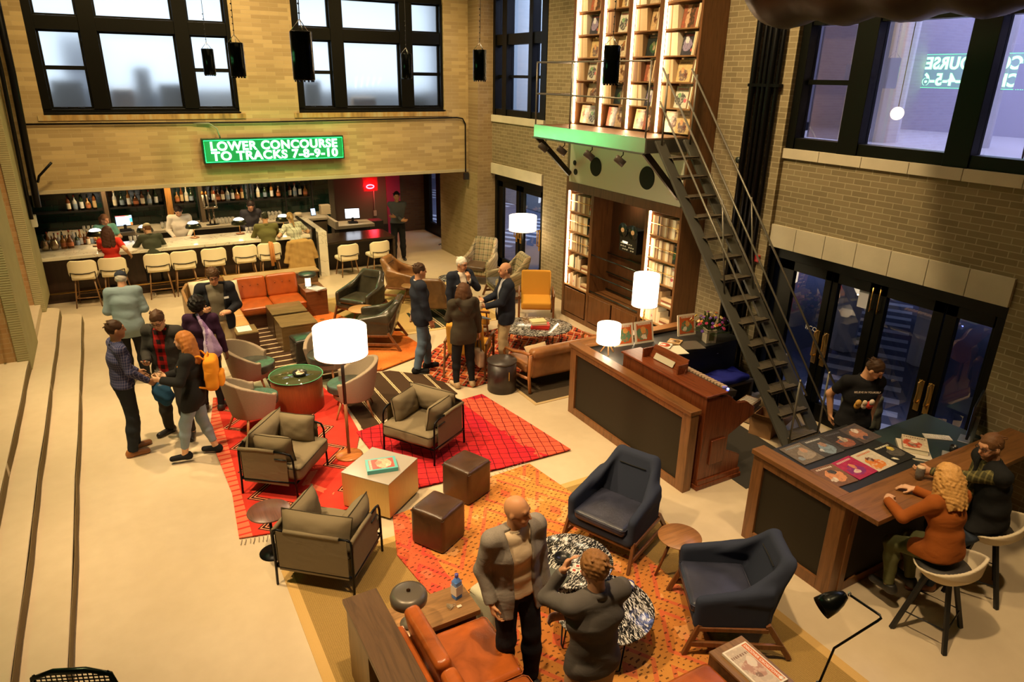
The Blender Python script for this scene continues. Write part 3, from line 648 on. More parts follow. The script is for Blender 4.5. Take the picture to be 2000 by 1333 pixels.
# ---------------- tub chairs
TWEED = fabric((.30, .235, .165), scale=120, var=.4, name='tweed', wr=.12, bump=.5); SEATL = leather((.045, .05, .04), .12, name='dark_leather')
def tub_shell():
    def fn(P):
        x, y, z = P[..., 0], P[..., 1], P[..., 2]; th = np.arctan2(x, -(y-.02)); a = np.abs(th)
        R = .255+.09*np.clip((z-.28)/.45, 0, 1.2)**.8; r = np.sqrt((x*1.0)**2+(y-.02)**2)
        wall = np.abs(r-R)-.022; top = z-(.80-.26*np.clip(a/2.0, 0, 1)**1.5); fr = (a-2.15)*.25
        d = np.maximum(np.maximum(wall, top), np.maximum(fr, .27-z))
        bot = np.maximum(np.maximum(r-R, z-.33), .26-z); return smin(d, bot, .03)-.008
    return blob([('f', (-.42, -.42, .2), (.42, .42, .85), fn, {})], .0125)
TUB = tub_shell()
def tub(label, loc, rz, first=[None]):
    if first[0]: return dup(first[0], loc, rz, label)
    t = thing('tub_chair', label, 'chair', loc, rz, 'tweed tub chairs around the round table'); meshobj('shell', TUB, TWEED, t)
    def fn(P): return np.maximum(np.sqrt((P[..., 0]/.265)**2+((P[..., 1]-.06)/.30)**2)*.28-.28+.03, np.abs(P[..., 2]-.41)-.02)-.03
    meshobj('seat_pad', blob([('f', (-.3, -.3, .34), (.3, .4, .47), fn, {})], .0125), SEATL, t)
    for sx in (-1, 1):
        for sy in (-1, 1): B().tube([(sx*.16, sy*.16, .28), (sx*.24, sy*.25, 0)], .02, 10, r2=.011).build('leg', wood((.38, .17, .06), axis='z', name='oak'), t)
    first[0] = t; return t
tub('tweed tub chair left of the round glass table, behind the orange backpack', (1.32, 10.12, 0), face(.95, -.32))
tub('tweed tub chair between the woman in jeans and the near sling armchair', (1.12, 8.86, 0), face(.93, .36))
tub('tweed tub chair right of the tall drum floor lamp', (2.46, 8.74, 0), face(-.95, .30))
tub('tweed tub chair mostly hidden behind the big drum lamp shade', (2.44, 9.98, 0), face(-.72, -.69))
# ---------------- mustard chairs
MUST = fabric((.56, .27, .035), scale=300, var=.18, name='mustard_velvet', wr=.12)
def mustard(label, loc, rz, first=[None]):
    if first[0]: return dup(first[0], loc, rz, label)
    t = thing('mustard_chair', label, 'armchair', loc, rz, 'mustard velvet armchairs'); wd = wood((.17, .065, .02), axis='y', name='walnut')
    soft('seat_cushion', MUST, t, -.29, .29, -.26, .33, .30, .44, .03, bulge=.008)
    o = soft('back_cushion', MUST, t, -.29, .29, -.06, .06, -.27, .27, .03, bulge=.008); o.location = (0, -.34, .63); o.rotation_euler = (math.radians(12), 0, 0)
    for s in (-1, 1):
        B().bar((s*.33, .31, 0), (s*.33, .27, .55), .03, .04).build('leg', wd, t, bevel=.006)
        B().bar((s*.33, -.45, 0), (s*.33, -.33, .55), .03, .04).build('leg', wd, t, bevel=.006)
        B().tube([(s*.33, .33, .555), (s*.335, .1, .585), (s*.33, -.36, .56)], .022, 10).build('armrest', wd, t)
        B().bar((s*.32, .29, .29), (s*.32, -.38, .27), .025, .05).build('side_rail', wd, t, bevel=.004)
    first[0] = t; return t
mustard('mustard velvet armchair in front of the brick wall beside the bookcase', (6.82, 11.0, 0), face(-.50, -.86))
mustard('mustard velvet armchair behind the white haired man', (5.28, 10.75, 0), face(.88, -.42))
mustard('mustard velvet armchair with its back to the camera behind the woman in the hooded jacket', (4.60, 9.40, 0), face(.62, .78))
# ---------------- tan sofa
CARM = leather((.30, .125, .04), .36, name='caramel_leather')
t = thing('leather_settee', 'caramel leather settee with curved wooden arms, back against the long record counter', 'sofa', (5.0, 8.45, 0), 0)
wd = wood((.36, .13, .035), axis='z', name='reddish_wood')
soft('seat_cushion', CARM, t, 0, 1.45, -.15, .42, .24, .38, .04)
soft('back_cushion', CARM, t, .02, 1.43, -.30, -.14, .20, .60, .05, noise=(.006, 15))
soft('back_roll', CARM, t, .0, 1.45, -.36, -.19, .54, .68, .06)
put_pillow('seat_pillow', .42, .3, .12, fabric((.55, .40, .24), name='beige_fabric'), OLIVE_D, t, (.3, .0, .48), (.9, 0, .1))
for x in (-.03, 1.48):
    B().tube([(x, -.34, 0), (x, -.30, .25), (x, -.33, .62)], .026, 10).build('leg', wd, t)
    B().tube([(x, .45, 0), (x, .43, .2), (x, .40, .32)], .022, 10).build('leg', wd, t)
    B().tube([(x, -.33, .62), (x, -.1, .58), (x, .2, .50), (x, .42, .48), (x, .48, .40), (x, .42, .32)], .024, 10).build('armrest', wd, t)
    B().tube([(x, -.30, .22), (x, .1, .15), (x, .43, .2)], .024, 10).build('side_rail', wd, t)
# ---------------- leather cushions / poufs / cubes
BRL = leather((.062, .028, .012), .3, name='brown_leather')
def pouf(label, x, y, rz, m, w=.40, h=.42, group='brown leather cube poufs'):
    o = soft('pouf', m, None, -w/2, w/2, -w/2, w/2, -h/2, h/2, .035, bulge=.02)
    o.location = (x, y, h/2+.004); o.rotation_euler = (0, 0, rz); tag(o, label, 'pouf', group)
    B().tube([(a*(w/2+.006), c*(w/2+.006), h/2-.035) for a, c in ((-.96, -.96), (.96, -.96), (.96, .96), (-.96, .96), (-.96, -.96))], .004).build('seam', BRL, o); return o
pouf('brown leather cube pouf touching the corner of the crimson rug', 2.95, 6.14, math.radians(24), BRL)
pouf('brown leather cube pouf nearest the man in the grey blazer', 2.33, 5.52, math.radians(30), BRL)
pouf('black leather cube pouf in front of the twin cube tables', 2.32, 10.95, .05, leather((.02, .02, .016), .2, name='black_leather'), group='x')['group'] = 'dark poufs'
pouf('small pale cream pouf behind the end table with the keys', 2.28, 4.24, .3, fabric((.55, .52, .36), name='cream_fabric', wr=.4), .3, .36, 'x')['group'] = 'pale poufs'
ALU = Sh('brushed_metal', .38, .55); n_ = ALU.noise(3, 4, ALU.vec(ALU.x*60, ALU.y*60, ALU.z*2)); ALU.col(ALU.mix(n_, (.46, .29, .09), (.62, .42, .16))); ALU = ALU.m
t = thing('cube_table', 'square cube coffee table with brushed metal faces and one art book on top', 'table', (2.06, 6.49, 0), math.radians(-52.5+90))
B().box(-.30, .30, -.30, .30, 0, .415).build('base', ALU, t, bevel=.003); B().box(-.302, .302, -.302, .302, .415, .422).build('tabletop', plain((.34, .30, .24), .3, name='grey_laminate'), t, bevel=.002)
OAKG = wood((.17, .105, .04), axis='x', name='veneer', rough=.30)
OAKT = wood((.20, .14, .06), axis='x', name='veneer_top', rough=.10)
def boxtable(name, label, x0, x1, y0, y1, h, cat='table', group=None, m=None, mt=None):
    t = thing(name, label, cat, ((x0+x1)/2, (y0+y1)/2, 0), 0, group); a, c = (x1-x0)/2, (y1-y0)/2
    B().box(-a+.004, a-.004, -c+.004, c-.004, 0, h-.022).build('body', m or OAKG, t, bevel=.003)
    B().box(-a, a, -c, c, h-.02, h).build('tabletop', mt or OAKT, t, bevel=.002); return t
boxtable('cube_table', 'wooden cube coffee table closer to the orange leather sofa', 2.07, 2.69, 12.20, 12.82, .45, group='twin cube tables', m=wood((.075, .04, .018), name='dark_veneer'))
boxtable('cube_table', 'wooden cube coffee table beside the black leather cube pouf', 2.07, 2.69, 11.47, 12.10, .45, group='twin cube tables')
boxtable('end_table', 'dark low side table with a newspaper at the end of the tan bench', 1.35, 1.70, 11.44, 11.86, .45, m=wood((.06, .025, .012), name='dark_veneer'), mt=OAKT)
boxtable('end_table', 'wooden end cabinet holding the round grey lamp beside the orange sofa', 2.88, 3.30, 13.08, 13.7, .50, m=wood((.17, .06, .02), name='walnut_veneer'), mt=wood((.25, .11, .05), name='walnut_veneer'))
# ---------------- round table
t = thing('round_table', 'round drum table with slatted red brown wood side and green reflecting glass top', 'table', (1.80, 9.26, 0))
s = Sh('slatted_wood', .35); th = s.nt.nodes.new('ShaderNodeMath'); th.operation = 'ARCTAN2'; s.nt.links.new(s.y.v, th.inputs[0]); s.nt.links.new(s.x.v, th.inputs[1])
k_ = (X(s.nt, th.outputs[0])*22).fr(); n_ = s.noise(3, 4, s.vec(s.x*14, s.y*14, s.z)); s.col(s.mix(k_.lt(.12), s.mix(n_, (.16, .035, .010), (.30, .075, .022)), (.04, .01, .004))); s.bump(k_.lt(.12)*-1, .5, .004)
B().lathe([(0, 0), (.345, 0), (.352, .01), (.352, .47), (.345, .48), (0, .48)], n=56).build('drum', s.m, t)
B().lathe([(0, .48), (.365, .48), (.368, .49), (.365, .5), (0, .5)], n=56).build('glass_top', plain((.05, .055, .02), .06, 0, .6, name='dark_mirror_glass'), t)
B().lathe([(.360, .499), (.37, .499), (.37, .502), (.360, .502), (.360, .499)], n=56).build('glass_rim', plain((.10, .42, .22), .08, name='green_glass_edge'), t)
# ---------------- oval & small tables
def small_round(label, x, y, h, r, m, legm=WAL, thick=.02, name='side_table', splay=.12):
    t = thing(name, label, 'table', (x, y, 0)); B().lathe([(0, h-thick), (r-.02, h-thick), (r, h-.006), (r-.003, h), (0, h)], n=40).build('tabletop', m, t)
    for k in range(3):
        a = k*2*PI/3+.6; B().tube([(r*.35*math.cos(a), r*.35*math.sin(a), h-thick), (r*.95*math.cos(a), r*.95*math.sin(a), 0)], .018, 10, r2=.012).build('leg', legm, t)
    return t
OAKR = wood((.33, .145, .05), axis='x', name='oak', rough=.4)
small_round('round oak side table between the two navy lounge chairs', 4.11, 3.93, .45, .205, OAKR)
small_round('small round oak table between the two dark green leather chairs', 3.62, 11.93, .40, .25, wood((.45, .24, .09), name='oak'))
small_round('small round oak table beside the tan brown leather chair', 5.05, 13.05, .40, .22, wood((.30, .16, .06), name='oak'))
t = thing('side_table', 'round walnut side table tucked left of the near sling armchair', 'table', (.80, 6.12, 0))
B().lathe([(0, .485), (.20, .485), (.205, .495), (.20, .5), (0, .5)], n=40).build('tabletop', wood((.14, .055, .035), axis='y', name='walnut_top'), t)
B().tube([(0, 0, .01), (0, 0, .485)], .015).lathe([(0, 0), (.14, 0), (.14, .008), (0, .012)], n=32).build('pedestal', BLACK(), t)
MARB = marble()
def marble_table(label, x, y, z, rx, ry, rz=0, group=None):
    t = thing('marble_table', label, 'table', (x, y, 0), rz, group)
    B().lathe([(0, z-.02), (.98, z-.02), (1, z-.01), (1, z-.003), (.99, z), (0, z)], n=48, sx=rx, sy=ry).build('tabletop', MARB, t)
    b = B().tube([(rx*.8*math.cos(a), ry*.8*math.sin(a), z-.03) for a in np.linspace(0, 2*PI, 25)], .008); b.build('top_ring', BLACK(), t)
    for k in range(4):
        a = k*PI/2+.5; ux, uy = math.cos(a), math.sin(a)
        B().tube([(rx*.8*ux-.06*uy, ry*.8*uy+.06*ux, z-.03), (rx*.84*ux-.02*uy, ry*.84*uy+.02*ux, .008), (rx*.84*ux+.02*uy, ry*.84*uy-.02*ux, .008), (rx*.8*ux+.06*uy, ry*.8*uy-.06*ux, z-.03)], .007).build('leg', BLACK(), t)
    return t
marble_table('taller round black and white marble table behind the man with tousled hair', 3.03, 4.16, .43, .38, .38, group='nesting marble tables')
marble_table('lower round black and white marble table holding the blue white knotted cloth', 2.99, 3.60, .35, .42, .42, .8, group='nesting marble tables')
marble_table('wide round marble coffee table with a stack of books near the bookcase', 6.02, 9.72, .40, .66, .50, -.5)
# small marble table beside pier (only its edge shows)
marble_table('small dark marble table just left of the white haired man', 5.95, 13.05, .45, .28, .28, 0)
t = thing('drum_stool', 'black drum side stool beside the wooden settee arm', 'stool', (4.68, 8.47, 0))
B().lathe([(0, 0), (.22, 0), (.22, .46), (0, .46)], n=40).build('body', wood((.03, .018, .016), axis='z', name='black_wood'), t)
B().lathe([(0, .46), (.225, .46), (.225, .485), (0, .485)], n=40).build('top', wood((.05, .04, .035), axis='x', name='black_wood_top'), t)
B().box(-.006, .006, -.228, -.218, .22, .36).build('slot_handle', BRASS(), t)
# ---------------- sofa group at the far left
ORL = leather((.40, .085, .014), .30, .22, name='orange_leather'); TAN2 = leather((.50, .26, .09), .4, .15, name='tan_leather')
t = thing('banquette_sofa', 'orange leather two seat sofa with buttoned backs in front of the bar', 'sofa', (0, 0, 0))
B().box(1.66, 2.86, 12.95, 13.75, 0, .26).build('base', wood((.10, .035, .015), name='walnut_veneer'), t, bevel=.004)
for i in (0, 1):
    soft('seat_cushion', ORL, t, 1.67+i*.6, 2.25+i*.6, 12.88, 13.58, .27, .42, .04, pipe=ORL)
    o = soft('back_cushion', ORL, t, -.29, .29, -.07, .07, -.21, .21, .045); o.location = (1.96+i*.6, 13.64, .60); o.rotation_euler = (math.radians(-12), 0, 0)
    b = B(); [b.lathe([(0, 0), (.012, 0), (.008, .006), (0, .008)], (u, v, 0), n=10) for u in (-.14, 0, .14) for v in (.03,)]
    b.build('button', leather((.3, .07, .015), name='orange_leather'), o, rot=(PI/2, 0, 0), loc=(0, -.085, .03))
t = thing('ledge_shelf', 'long pale wooden ledge shelf running behind the orange sofa', 'shelf')
B().box(1.55, 3.36, 13.82, 14.18, .72, .75).build('top', wood((.42, .27, .12), name='pale_wood'), t, bevel=.003); B().box(1.58, 3.33, 13.86, 14.15, 0, .72).build('body', wood((.20, .11, .045), name='pale_wood_side'), t)
t = thing('corner_bench', 'tan leather corner bench with a curved wooden back beside the orange sofa', 'bench')
B().box(.95, 1.64, 11.95, 13.7, 0, .28).build('base', wood((.12, .05, .02), name='walnut_veneer'), t, bevel=.004)
for i in range(2): soft('seat_cushion', TAN2, t, .98, 1.66, 11.95+i*.62, 12.55+i*.62, .28, .42, .04)
pts = [(.78, 11.95), (.74, 12.6), (.74, 13.3), (.85, 13.75), (1.15, 13.95), (1.5, 13.98)]
b = B(); q = [(x+(.045), y-(.0 if i < 3 else .045)) for i, (x, y) in enumerate(pts)]
b.prism(pts[::-1]+q, .1, .80); b.build('curved_back', wood((.36, .19, .07), axis='z', name='bent_plywood'), t, bevel=.004)
put = [('cream cushion with pale piping leaning against the orange sofa', (1.52, 13.3, .62), (1.25, .1, .5)), ('cream cushion leaning on the curved bench back behind the blazer man', (1.15, 13.55, .62), (1.2, 0, .1))]
for lb, l, r in put:
    b, p = pillow(.5, .5, .16); o = b.build('cushion', fabric((.72, .64, .46), name='cream_fabric', wr=.4), None, loc=l, rot=r); tag(o, lb, 'cushion', 'cream cushions'); p.build('piping', fabric((.5, .42, .28), name='cream_piping'), o)
# ---------------- near furniture
CON = wood((.115, .06, .025), axis='y', name='dark_oak', rough=.4)
t = thing('console_cabinet', 'dark wood console with an open niche behind the orange leather sofa at the bottom edge', 'cabinet', (0, 0, 0))
B().box(1.0, 1.27, 2.2, 4.28, .71, .75).build('top', CON, t, bevel=.003)
B().box(1.02, 1.27, 3.75, 4.26, 0, .71).box(1.02, 1.27, 2.2, 3.75, 0, .12).box(1.24, 1.27, 2.2, 3.75, .12, .71).build('body', wood((.16, .085, .03), axis='z', name='dark_oak'), t, bevel=.003)
t = thing('leather_sofa', 'orange leather sofa at the bottom edge with a thick back cushion', 'sofa', (0, 0, 0))
B().box(1.30, 2.0, 2.2, 3.93, 0, .26).build('base', wood((.10, .035, .015), name='walnut_veneer'), t, bevel=.004)
COG = leather((.36, .085, .014), .26, .4, name='cognac_leather')
B().box(1.29, 1.36, 2.2, 3.95, .2, .62).build('back_panel', COG, t, bevel=.015)
for i in (0, 1):
    soft('seat_cushion', COG, t, 1.47, 2.05, 3.3-i*.66, 3.94-i*.66, .27, .43, .045, pipe=COG, noise=(.005, 14))
    o = soft('back_cushion', COG, t, -.06, .06, -.315, .315, -.22, .22, .04, pipe=None); o.location = (1.44, 3.6-i*.66, .60); o.rotation_euler = (0, math.radians(-10), 0)
t = thing('end_table', 'low walnut end table with keys and a blue water bottle on it', 'table', (0, 0, 0))
B().box(1.32, 2.03, 3.98, 4.34, .40, .45).build('tabletop', wood((.26, .135, .05), name='walnut_top', rough=.32), t, bevel=.003)
B().box(1.34, 2.0, 4.0, 4.32, 0, .40).build('body', wood((.12, .05, .018), name='walnut_veneer'), t, bevel=.003)
t = thing('leather_sofa', 'cognac leather seat corner beside the newspaper box at the bottom edge', 'sofa', (0, 0, 0))
B().box(2.6, 3.26, 1.9, 2.68, 0, .3).build('base', wood((.10, .035, .015), name='walnut_veneer'), t)
soft('seat_cushion', COG, t, 2.6, 3.26, 1.95, 2.70, .30, .46, .045)
boxtable('end_table', 'walnut end box carrying the newspaper at the bottom edge', 3.29, 3.63, 1.95, 2.72, .5, m=wood((.13, .055, .02), name='walnut_veneer'), mt=wood((.24, .125, .045), axis='y', name='walnut_top'))
# mesh chair at the bottom left
t = thing('wire_chair', 'black metal chair with small square holes in its back near the steps', 'chair', (-.76, 4.37, 0), math.radians(-24))
b = B().tube([(-.25, 0, .0), (-.27, .02, .6), (-.24, 0, .80), (-.1, -.01, .86), (.1, -.01, .86), (.24, 0, .80), (.27, .02, .6), (.25, 0, 0)], .017, 10); b.build('frame', metal((.01, .02, .012), .25, 'glossy_black'), t)
b = B()
for i in range(15): b.box(-.23+i*.0325, -.222+i*.0325, .0, .004, .45, .83)
for i in range(14): b.box(-.24, .24, .0, .004, .45+i*.028, .46+i*.028)
b.build('mesh_back', plain((.012, .012, .012), .4, name='black_metal'), t)
soft('seat', plain((.012, .012, .012), .4, name='black_metal'), t, -.24, .24, -.46, -.02, .42, .46, .018, h=.01)
for x in (-.22, .22): B().tube([(x, -.4, .43), (x, -.45, 0)], .014).build('leg', BLACK(), t)
# ---------------- bar
BARF = wood((.035, .014, .008), axis='z', name='bar_front')
def white_marble():
    s = Sh('white_marble', .15); n = s.noise(1.4, 4, dist=1.2); s.col(s.ramp(n, ((.48, (.74, .68, .54)), (.497, (.42, .37, .28)), (.505, (.76, .70, .56))))); return s.m
WM = white_marble()
t = thing('bar_counter', 'long bar with a white marble top and dark wood front under the brick beam', 'bar', (0, 0, 0))
B().box(-1.62, 3.74, 15.95, 16.95, .955, 1.02).build('marble_top', WM, t, bevel=.004)
B().box(-1.62, 3.74, 16.3, 16.85, 0, .955).build('bar_front', BARF, t)
B().tube([(-1.6, 16.22, .22), (3.7, 16.22, .22)], .018).build('foot_rail', BRASS(), t)
t = thing('bar_end_panel', 'tall pale marble end panel closing the bar beside the host table', 'panel')
B().box(3.92, 4.12, 15.95, 17.9, 0, 1.06).build('panel', WM, t, bevel=.005); B().box(3.78, 3.86, 15.9, 16.0, 0, 1.16).bar((3.82, 15.95, 1.14), (3.82, 17.6, 1.14), .05).build('dark_frame', DARKF, t)
t = thing('rear_counter', 'pale stone back counter holding glasses and tills below the bottle shelves', 'counter')
B().box(-1.5, 4.75, 18.05, 18.98, .92, .98).build('top', stone((.50, .43, .32)), t, bevel=.004)
B().box(-1.5, 4.0, 18.2, 18.98, 0, .92).build('body', plain((.018, .014, .01), .5, name='black_lacquer'), t)
B().box(4.02, 4.72, 18.14, 18.98, .1, .86).build('fridge_door', metal((.5, .42, .3), .35, 'brushed_steel'), t, bevel=.01)
B().box(4.78, 5.75, 17.35, 18.0, .78, .86).box(4.72, 4.80, 17.35, 18.98, .78, .98).build('lower_top', stone((.50, .43, .32)), t, bevel=.004)
B().box(4.85, 5.6, 17.45, 17.95, 0, .78).build('lower_body', plain((.02, .016, .012), .5, name='black_lacquer'), t)
t = thing('host_table', 'dark waterfall table catching a red reflection, two cream chairs in front', 'table')
B().box(4.14, 5.78, 15.95, 16.9, .745, .80).box(5.72, 5.78, 15.95, 16.9, 0, .745).build('tabletop', wood((.028, .016, .01), name='ebony', rough=.2), t, bevel=.003)
B().box(4.14, 5.72, 16.5, 16.54, 0, .745).build('modesty_panel', wood((.02, .01, .007), name='ebony'), t)
CREAM = fabric((.80, .70, .48), scale=300, var=.1, name='cream_wool', wr=.12)
def stool_back(sh):
    def fn(P):
        x, y, z = P[..., 0], P[..., 1], P[..., 2]; r = np.sqrt(x**2+(y-.10)**2); d = np.abs(r-.335)-.02
        q = np.sqrt(np.maximum(np.abs(x)-.145, 0)**2+np.maximum(np.abs(z-sh-.13)-.075, 0)**2)-.10
        return np.maximum(np.maximum(d, q), y)-.006
    return blob([('f', (-.28, -.28, sh-.12), (.28, .05, sh+.37), fn, {})], .0125)
def bar_stool(label, x, y, rz, sh, first={}, group=None):
    if sh in first: return dup(first[sh], (x, y, 0), rz, label)
    t = thing('bar_stool' if sh > .55 else 'dining_chair', label, 'stool' if sh > .55 else 'chair', (x, y, 0), rz, group)
    meshobj('backrest', stool_back(sh), CREAM, t); soft('seat', CREAM, t, -.225, .225, -.2, .22, sh-.09, sh, .035)
    wd = wood((.22, .11, .04), axis='z', name='oak_leg'); e = .09*sh/.66
    for sx in (-1, 1):
        for sy in (-1, 1): B().tube([(sx*.16, sy*.14, sh-.08), (sx*(.18+e*.5), sy*(.16+e*.5), 0)], .017, 8, r2=.012).build('leg', wd, t)
    z = .2 if sh > .55 else .15
    if sh > .55: B().tube([(-.2, -.185, z), (.2, -.185, z), (.2, .185, z), (-.2, .185, z), (-.2, -.185, z)], .011).build('footrest', wd, t)
    B().tube([(-.215, -.195, sh-.1), (-.215, -.198, sh+.07), (-.12, -.252, sh+.055), (0, -.27, sh+.05), (.12, -.252, sh+.055), (.215, -.198, sh+.07), (.215, -.195, sh-.1)], .009, 6).build('back_strap', BLACK(), t)
    first[sh] = t; return t
g = 'cream bar stools along the marble bar'
lbl = ['cream bar stool at the far left end of the bar, empty', 'cream bar stool holding the woman in the red shirt', 'cream bar stool holding the person in the pale cap', 'cream bar stool just right of the person in the pale cap',
       'empty cream bar stool above the blazer man, third from the person in the cap', 'empty cream bar stool left of the man in the olive shirt', 'cream bar stool with an orange scarf hung over its back', 'cream bar stool hidden under the camel coat']
for i, x in enumerate((-.80, -.27, .53, 1.03, 1.62, 2.26, 2.78, 3.42)):
    bar_stool(lbl[i], x, 15.92, (-.12, -.16, -.05, 0, 0, 0, -.03, 0)[i], .66, group=g)
bar_stool('cream chair at the left of the dark host table', 4.52, 15.85, .1, .47, group='cream chairs at the host table')
bar_stool('cream chair at the right of the dark host table', 5.28, 15.85, .15, .47)
# bar stools at the desk
LBS = fabric((.62, .52, .36), name='cream_wool', wr=.12)
def desk_stool(label, x, y, rz, first=[None]):
    if first[0]: return dup(first[0], (x, y, 0), rz, label)
    t = thing('desk_stool', label, 'stool', (x, y, 0), rz, 'cream shell stools at the record desk')
    def fn(P):
        x, y, z = P[..., 0], P[..., 1], P[..., 2]; r = np.sqrt(x**2+(y*1.02)**2); th = np.abs(np.arctan2(x, -y)); top = .66+.24*np.clip(1-th/2.3, 0, 1)**1.2
        R = .12+.14*np.clip((z-.60)/.12, 0, 1)**.5+.02*np.clip((z-.72)/.2, 0, 1)
        wall = np.maximum(np.abs(r-R)-.010, np.maximum(z-top, .60-z)); bot = np.maximum(r-.17, np.abs(z-.61)-.012); return smin(wall, bot, .04)-.006
    meshobj('shell', blob([('f', (-.3, -.3, .55), (.3, .3, .92), fn, {})], .011), LBS, t)
    B().lathe([(0, .64), (.2, .64), (.22, .665), (.2, .69), (0, .69)], n=32).build('seat_pad', plain((.03, .025, .02), .6, name='dark_pad'), t)
    k = plain((.008, .008, .008), .5, name='black_wood')
    for sx in (-1, 1):
        for sy in (-1, 1): B().bar((sx*.08, sy*.08, .60), (sx*.23, sy*.21, 0), .035).build('leg', k, t, bevel=.004)
    B().tube([(-.19, -.175, .2), (.19, -.175, .2), (.19, .175, .2), (-.19, .175, .2), (-.19, -.175, .2)], .007).build('footrest', k, t)
    first[0] = t; return t
desk_stool('cream shell stool under the woman in the rust sweater', 5.62, 2.36, .25)
desk_stool('dark legged stool under the bearded man at the right edge', 6.52, 2.48, .5)
# ================================================================ RUGS
RUGS = []
def rug(name, label, poly, z, m, h=.010, fringe=None):
    RUGS.append((poly, z+h))
    o = B().prism(poly, z, z+h).build(name, m); tag(o, label, 'rug')
    if fringe:
        b = B()
        for (x0, y0), (x1, y1), n in fringe:
            d = Vector((y1-y0, x0-x1, 0)).normalized()
            for i in range(n):
                t = (i+.5)/n; x, y = x0+(x1-x0)*t, y0+(y1-y0)*t; j = random.uniform(-.35, .35)
                b.tube([(x, y, z+.006), (x+d.x*.05+j*.01, y+d.y*.05, z+.005), (x+d.x*.09+j*.04, y+d.y*.09+j*.03, z+.004)], .004, 4, cap=False)
        b.build('fringe', fabric((.5, .4, .28), name='fringe_wool'), o)['kind'] = 'stuff'
    return o
def m_sisal(x0, x1, y0, y1, c=(.30, .19, .06), cb=(.56, .36, .13), bw=.09):
    s = Sh('sisal', .95, 0, .1); n = s.noise(90, 2); w = (s.x*60).tri()*.5+(s.y*80).tri()*.5
    e = (s.x-(x0+bw)).lt(0)+(s.x-(x1-bw)).gt(0)+(s.y-(y0+bw)).lt(0)+(s.y-(y1-bw)).gt(0)
    s.col(s.mix(e.clamp(), s.mix(n*.5+w*.5, dk(c, .6), dk(c, 1.5)), cb)); s.bump(w+n, .6, .004); return s.m
rug('sisal_rug', 'large tan sisal rug with a pale border under the navy chairs and leather sofa', [(.80, 1.2), (4.63, 1.2), (4.63, 5.80), (.80, 5.80)], .001, m_sisal(.8, 4.63, 1.2, 5.8), .007)
rug('sisal_rug', 'tan sisal rug with a pale border under the tan and olive leather chairs', [(3.2, 11.35), (6.35, 11.35), (6.35, 14.2), (3.2, 14.2)], .001, m_sisal(3.2, 6.35, 11.35, 14.2, (.40, .27, .10), (.60, .44, .20)), .007)
rug('sisal_rug', 'flat rug with a pale border under the caramel settee, coloured dark for its shade', [(4.85, 7.75), (6.75, 7.75), (6.75, 9.0), (4.85, 9.0)], .001, m_sisal(4.85, 6.75, 7.75, 9.0, (.07, .05, .03), (.5, .36, .18), .05), .007)  # dark field colour stands in for shade on the carpet
def m_red():
    s = Sh('red_berber', .95, 0, .1); x, y = s.x, s.y; n = s.noise(3, 4); w = s.noise(60, 2)
    z = ((y*1.6).tri()*.34)                                   # zigzag offset
    d1 = (x-.78-z).abs(); d2 = (x-2.02+z*.9).abs(); d3 = (x-1.38-z*.6).abs()
    line = d1.lt(.016)+(d1-.045).abs().lt(.010)+d2.lt(.016)+(d2-.045).abs().lt(.010)
    pale = (d1-.028).abs().lt(.012)+(d2-.028).abs().lt(.012)+(d3.lt(.05)*(s.noise(5).gt(.5)))*.6
    edge = ((x-.66-(y-6.5)*.035).lt(0)*((y*9).fr().lt(.75)))
    c = s.mix(n, (.50, .022, .016), (.66, .06, .035)); c = s.mix((pale*.75).clamp(), c, (.78, .30, .15)); c = s.mix(line.clamp(), c, (.02, .012, .01))
    c = s.mix((edge*.6).clamp(), c, (.75, .25, .12)); s.col(c); s.bump(w, .5, .006); return s.m
rug('berber_rug', 'bright red shag rug with black zigzag lines under the left sling armchair', [(.76, 10.12), (.62, 9.3), (.57, 8.4), (.60, 7.4), (.53, 6.5), (.9, 6.42), (1.85, 6.50), (1.98, 7.3), (2.32, 8.1), (2.38, 9.0), (2.28, 9.75), (1.5, 9.9)], .009, m_red(), .012, [((.53, 6.48), (.9, 6.40), 9)])
def m_crim():
    s = Sh('crimson_rug', .95, 0, .1); x, y = s.x, s.y; n = s.noise(2.2, 4); u = x*.9+y*.45; v = x*-.45+y*.9; j = s.noise(6, 2)*.05
    l = ((u+v*.9+j)*6.2).fr().lt(.10)+((u-v*.9+j)*6.2).fr().lt(.10)
    e = (x-3.9+(y-8.3)*.1).gt(0)*(n.gt(.42)); c = s.mix((n*1.6-.3).clamp(), (.42, .012, .035), (.66, .035, .022)); c = s.mix((e*.5).clamp(), c, (.75, .18, .08))
    c = s.mix((l*.85).clamp(), c, (.10, .008, .012)); s.col(c); s.bump(s.noise(70, 2), .5, .006); return s.m
rug('berber_rug', 'crimson rug with a thin dark diamond lattice right of the cube table', [(2.28, 8.12), (3.3, 8.3), (4.30, 8.40), (4.44, 7.4), (4.56, 6.40), (3.6, 6.42), (2.44, 6.50), (2.30, 7.1)], .022, m_crim(), .012, [((4.30, 8.40), (4.44, 7.4), 16)])
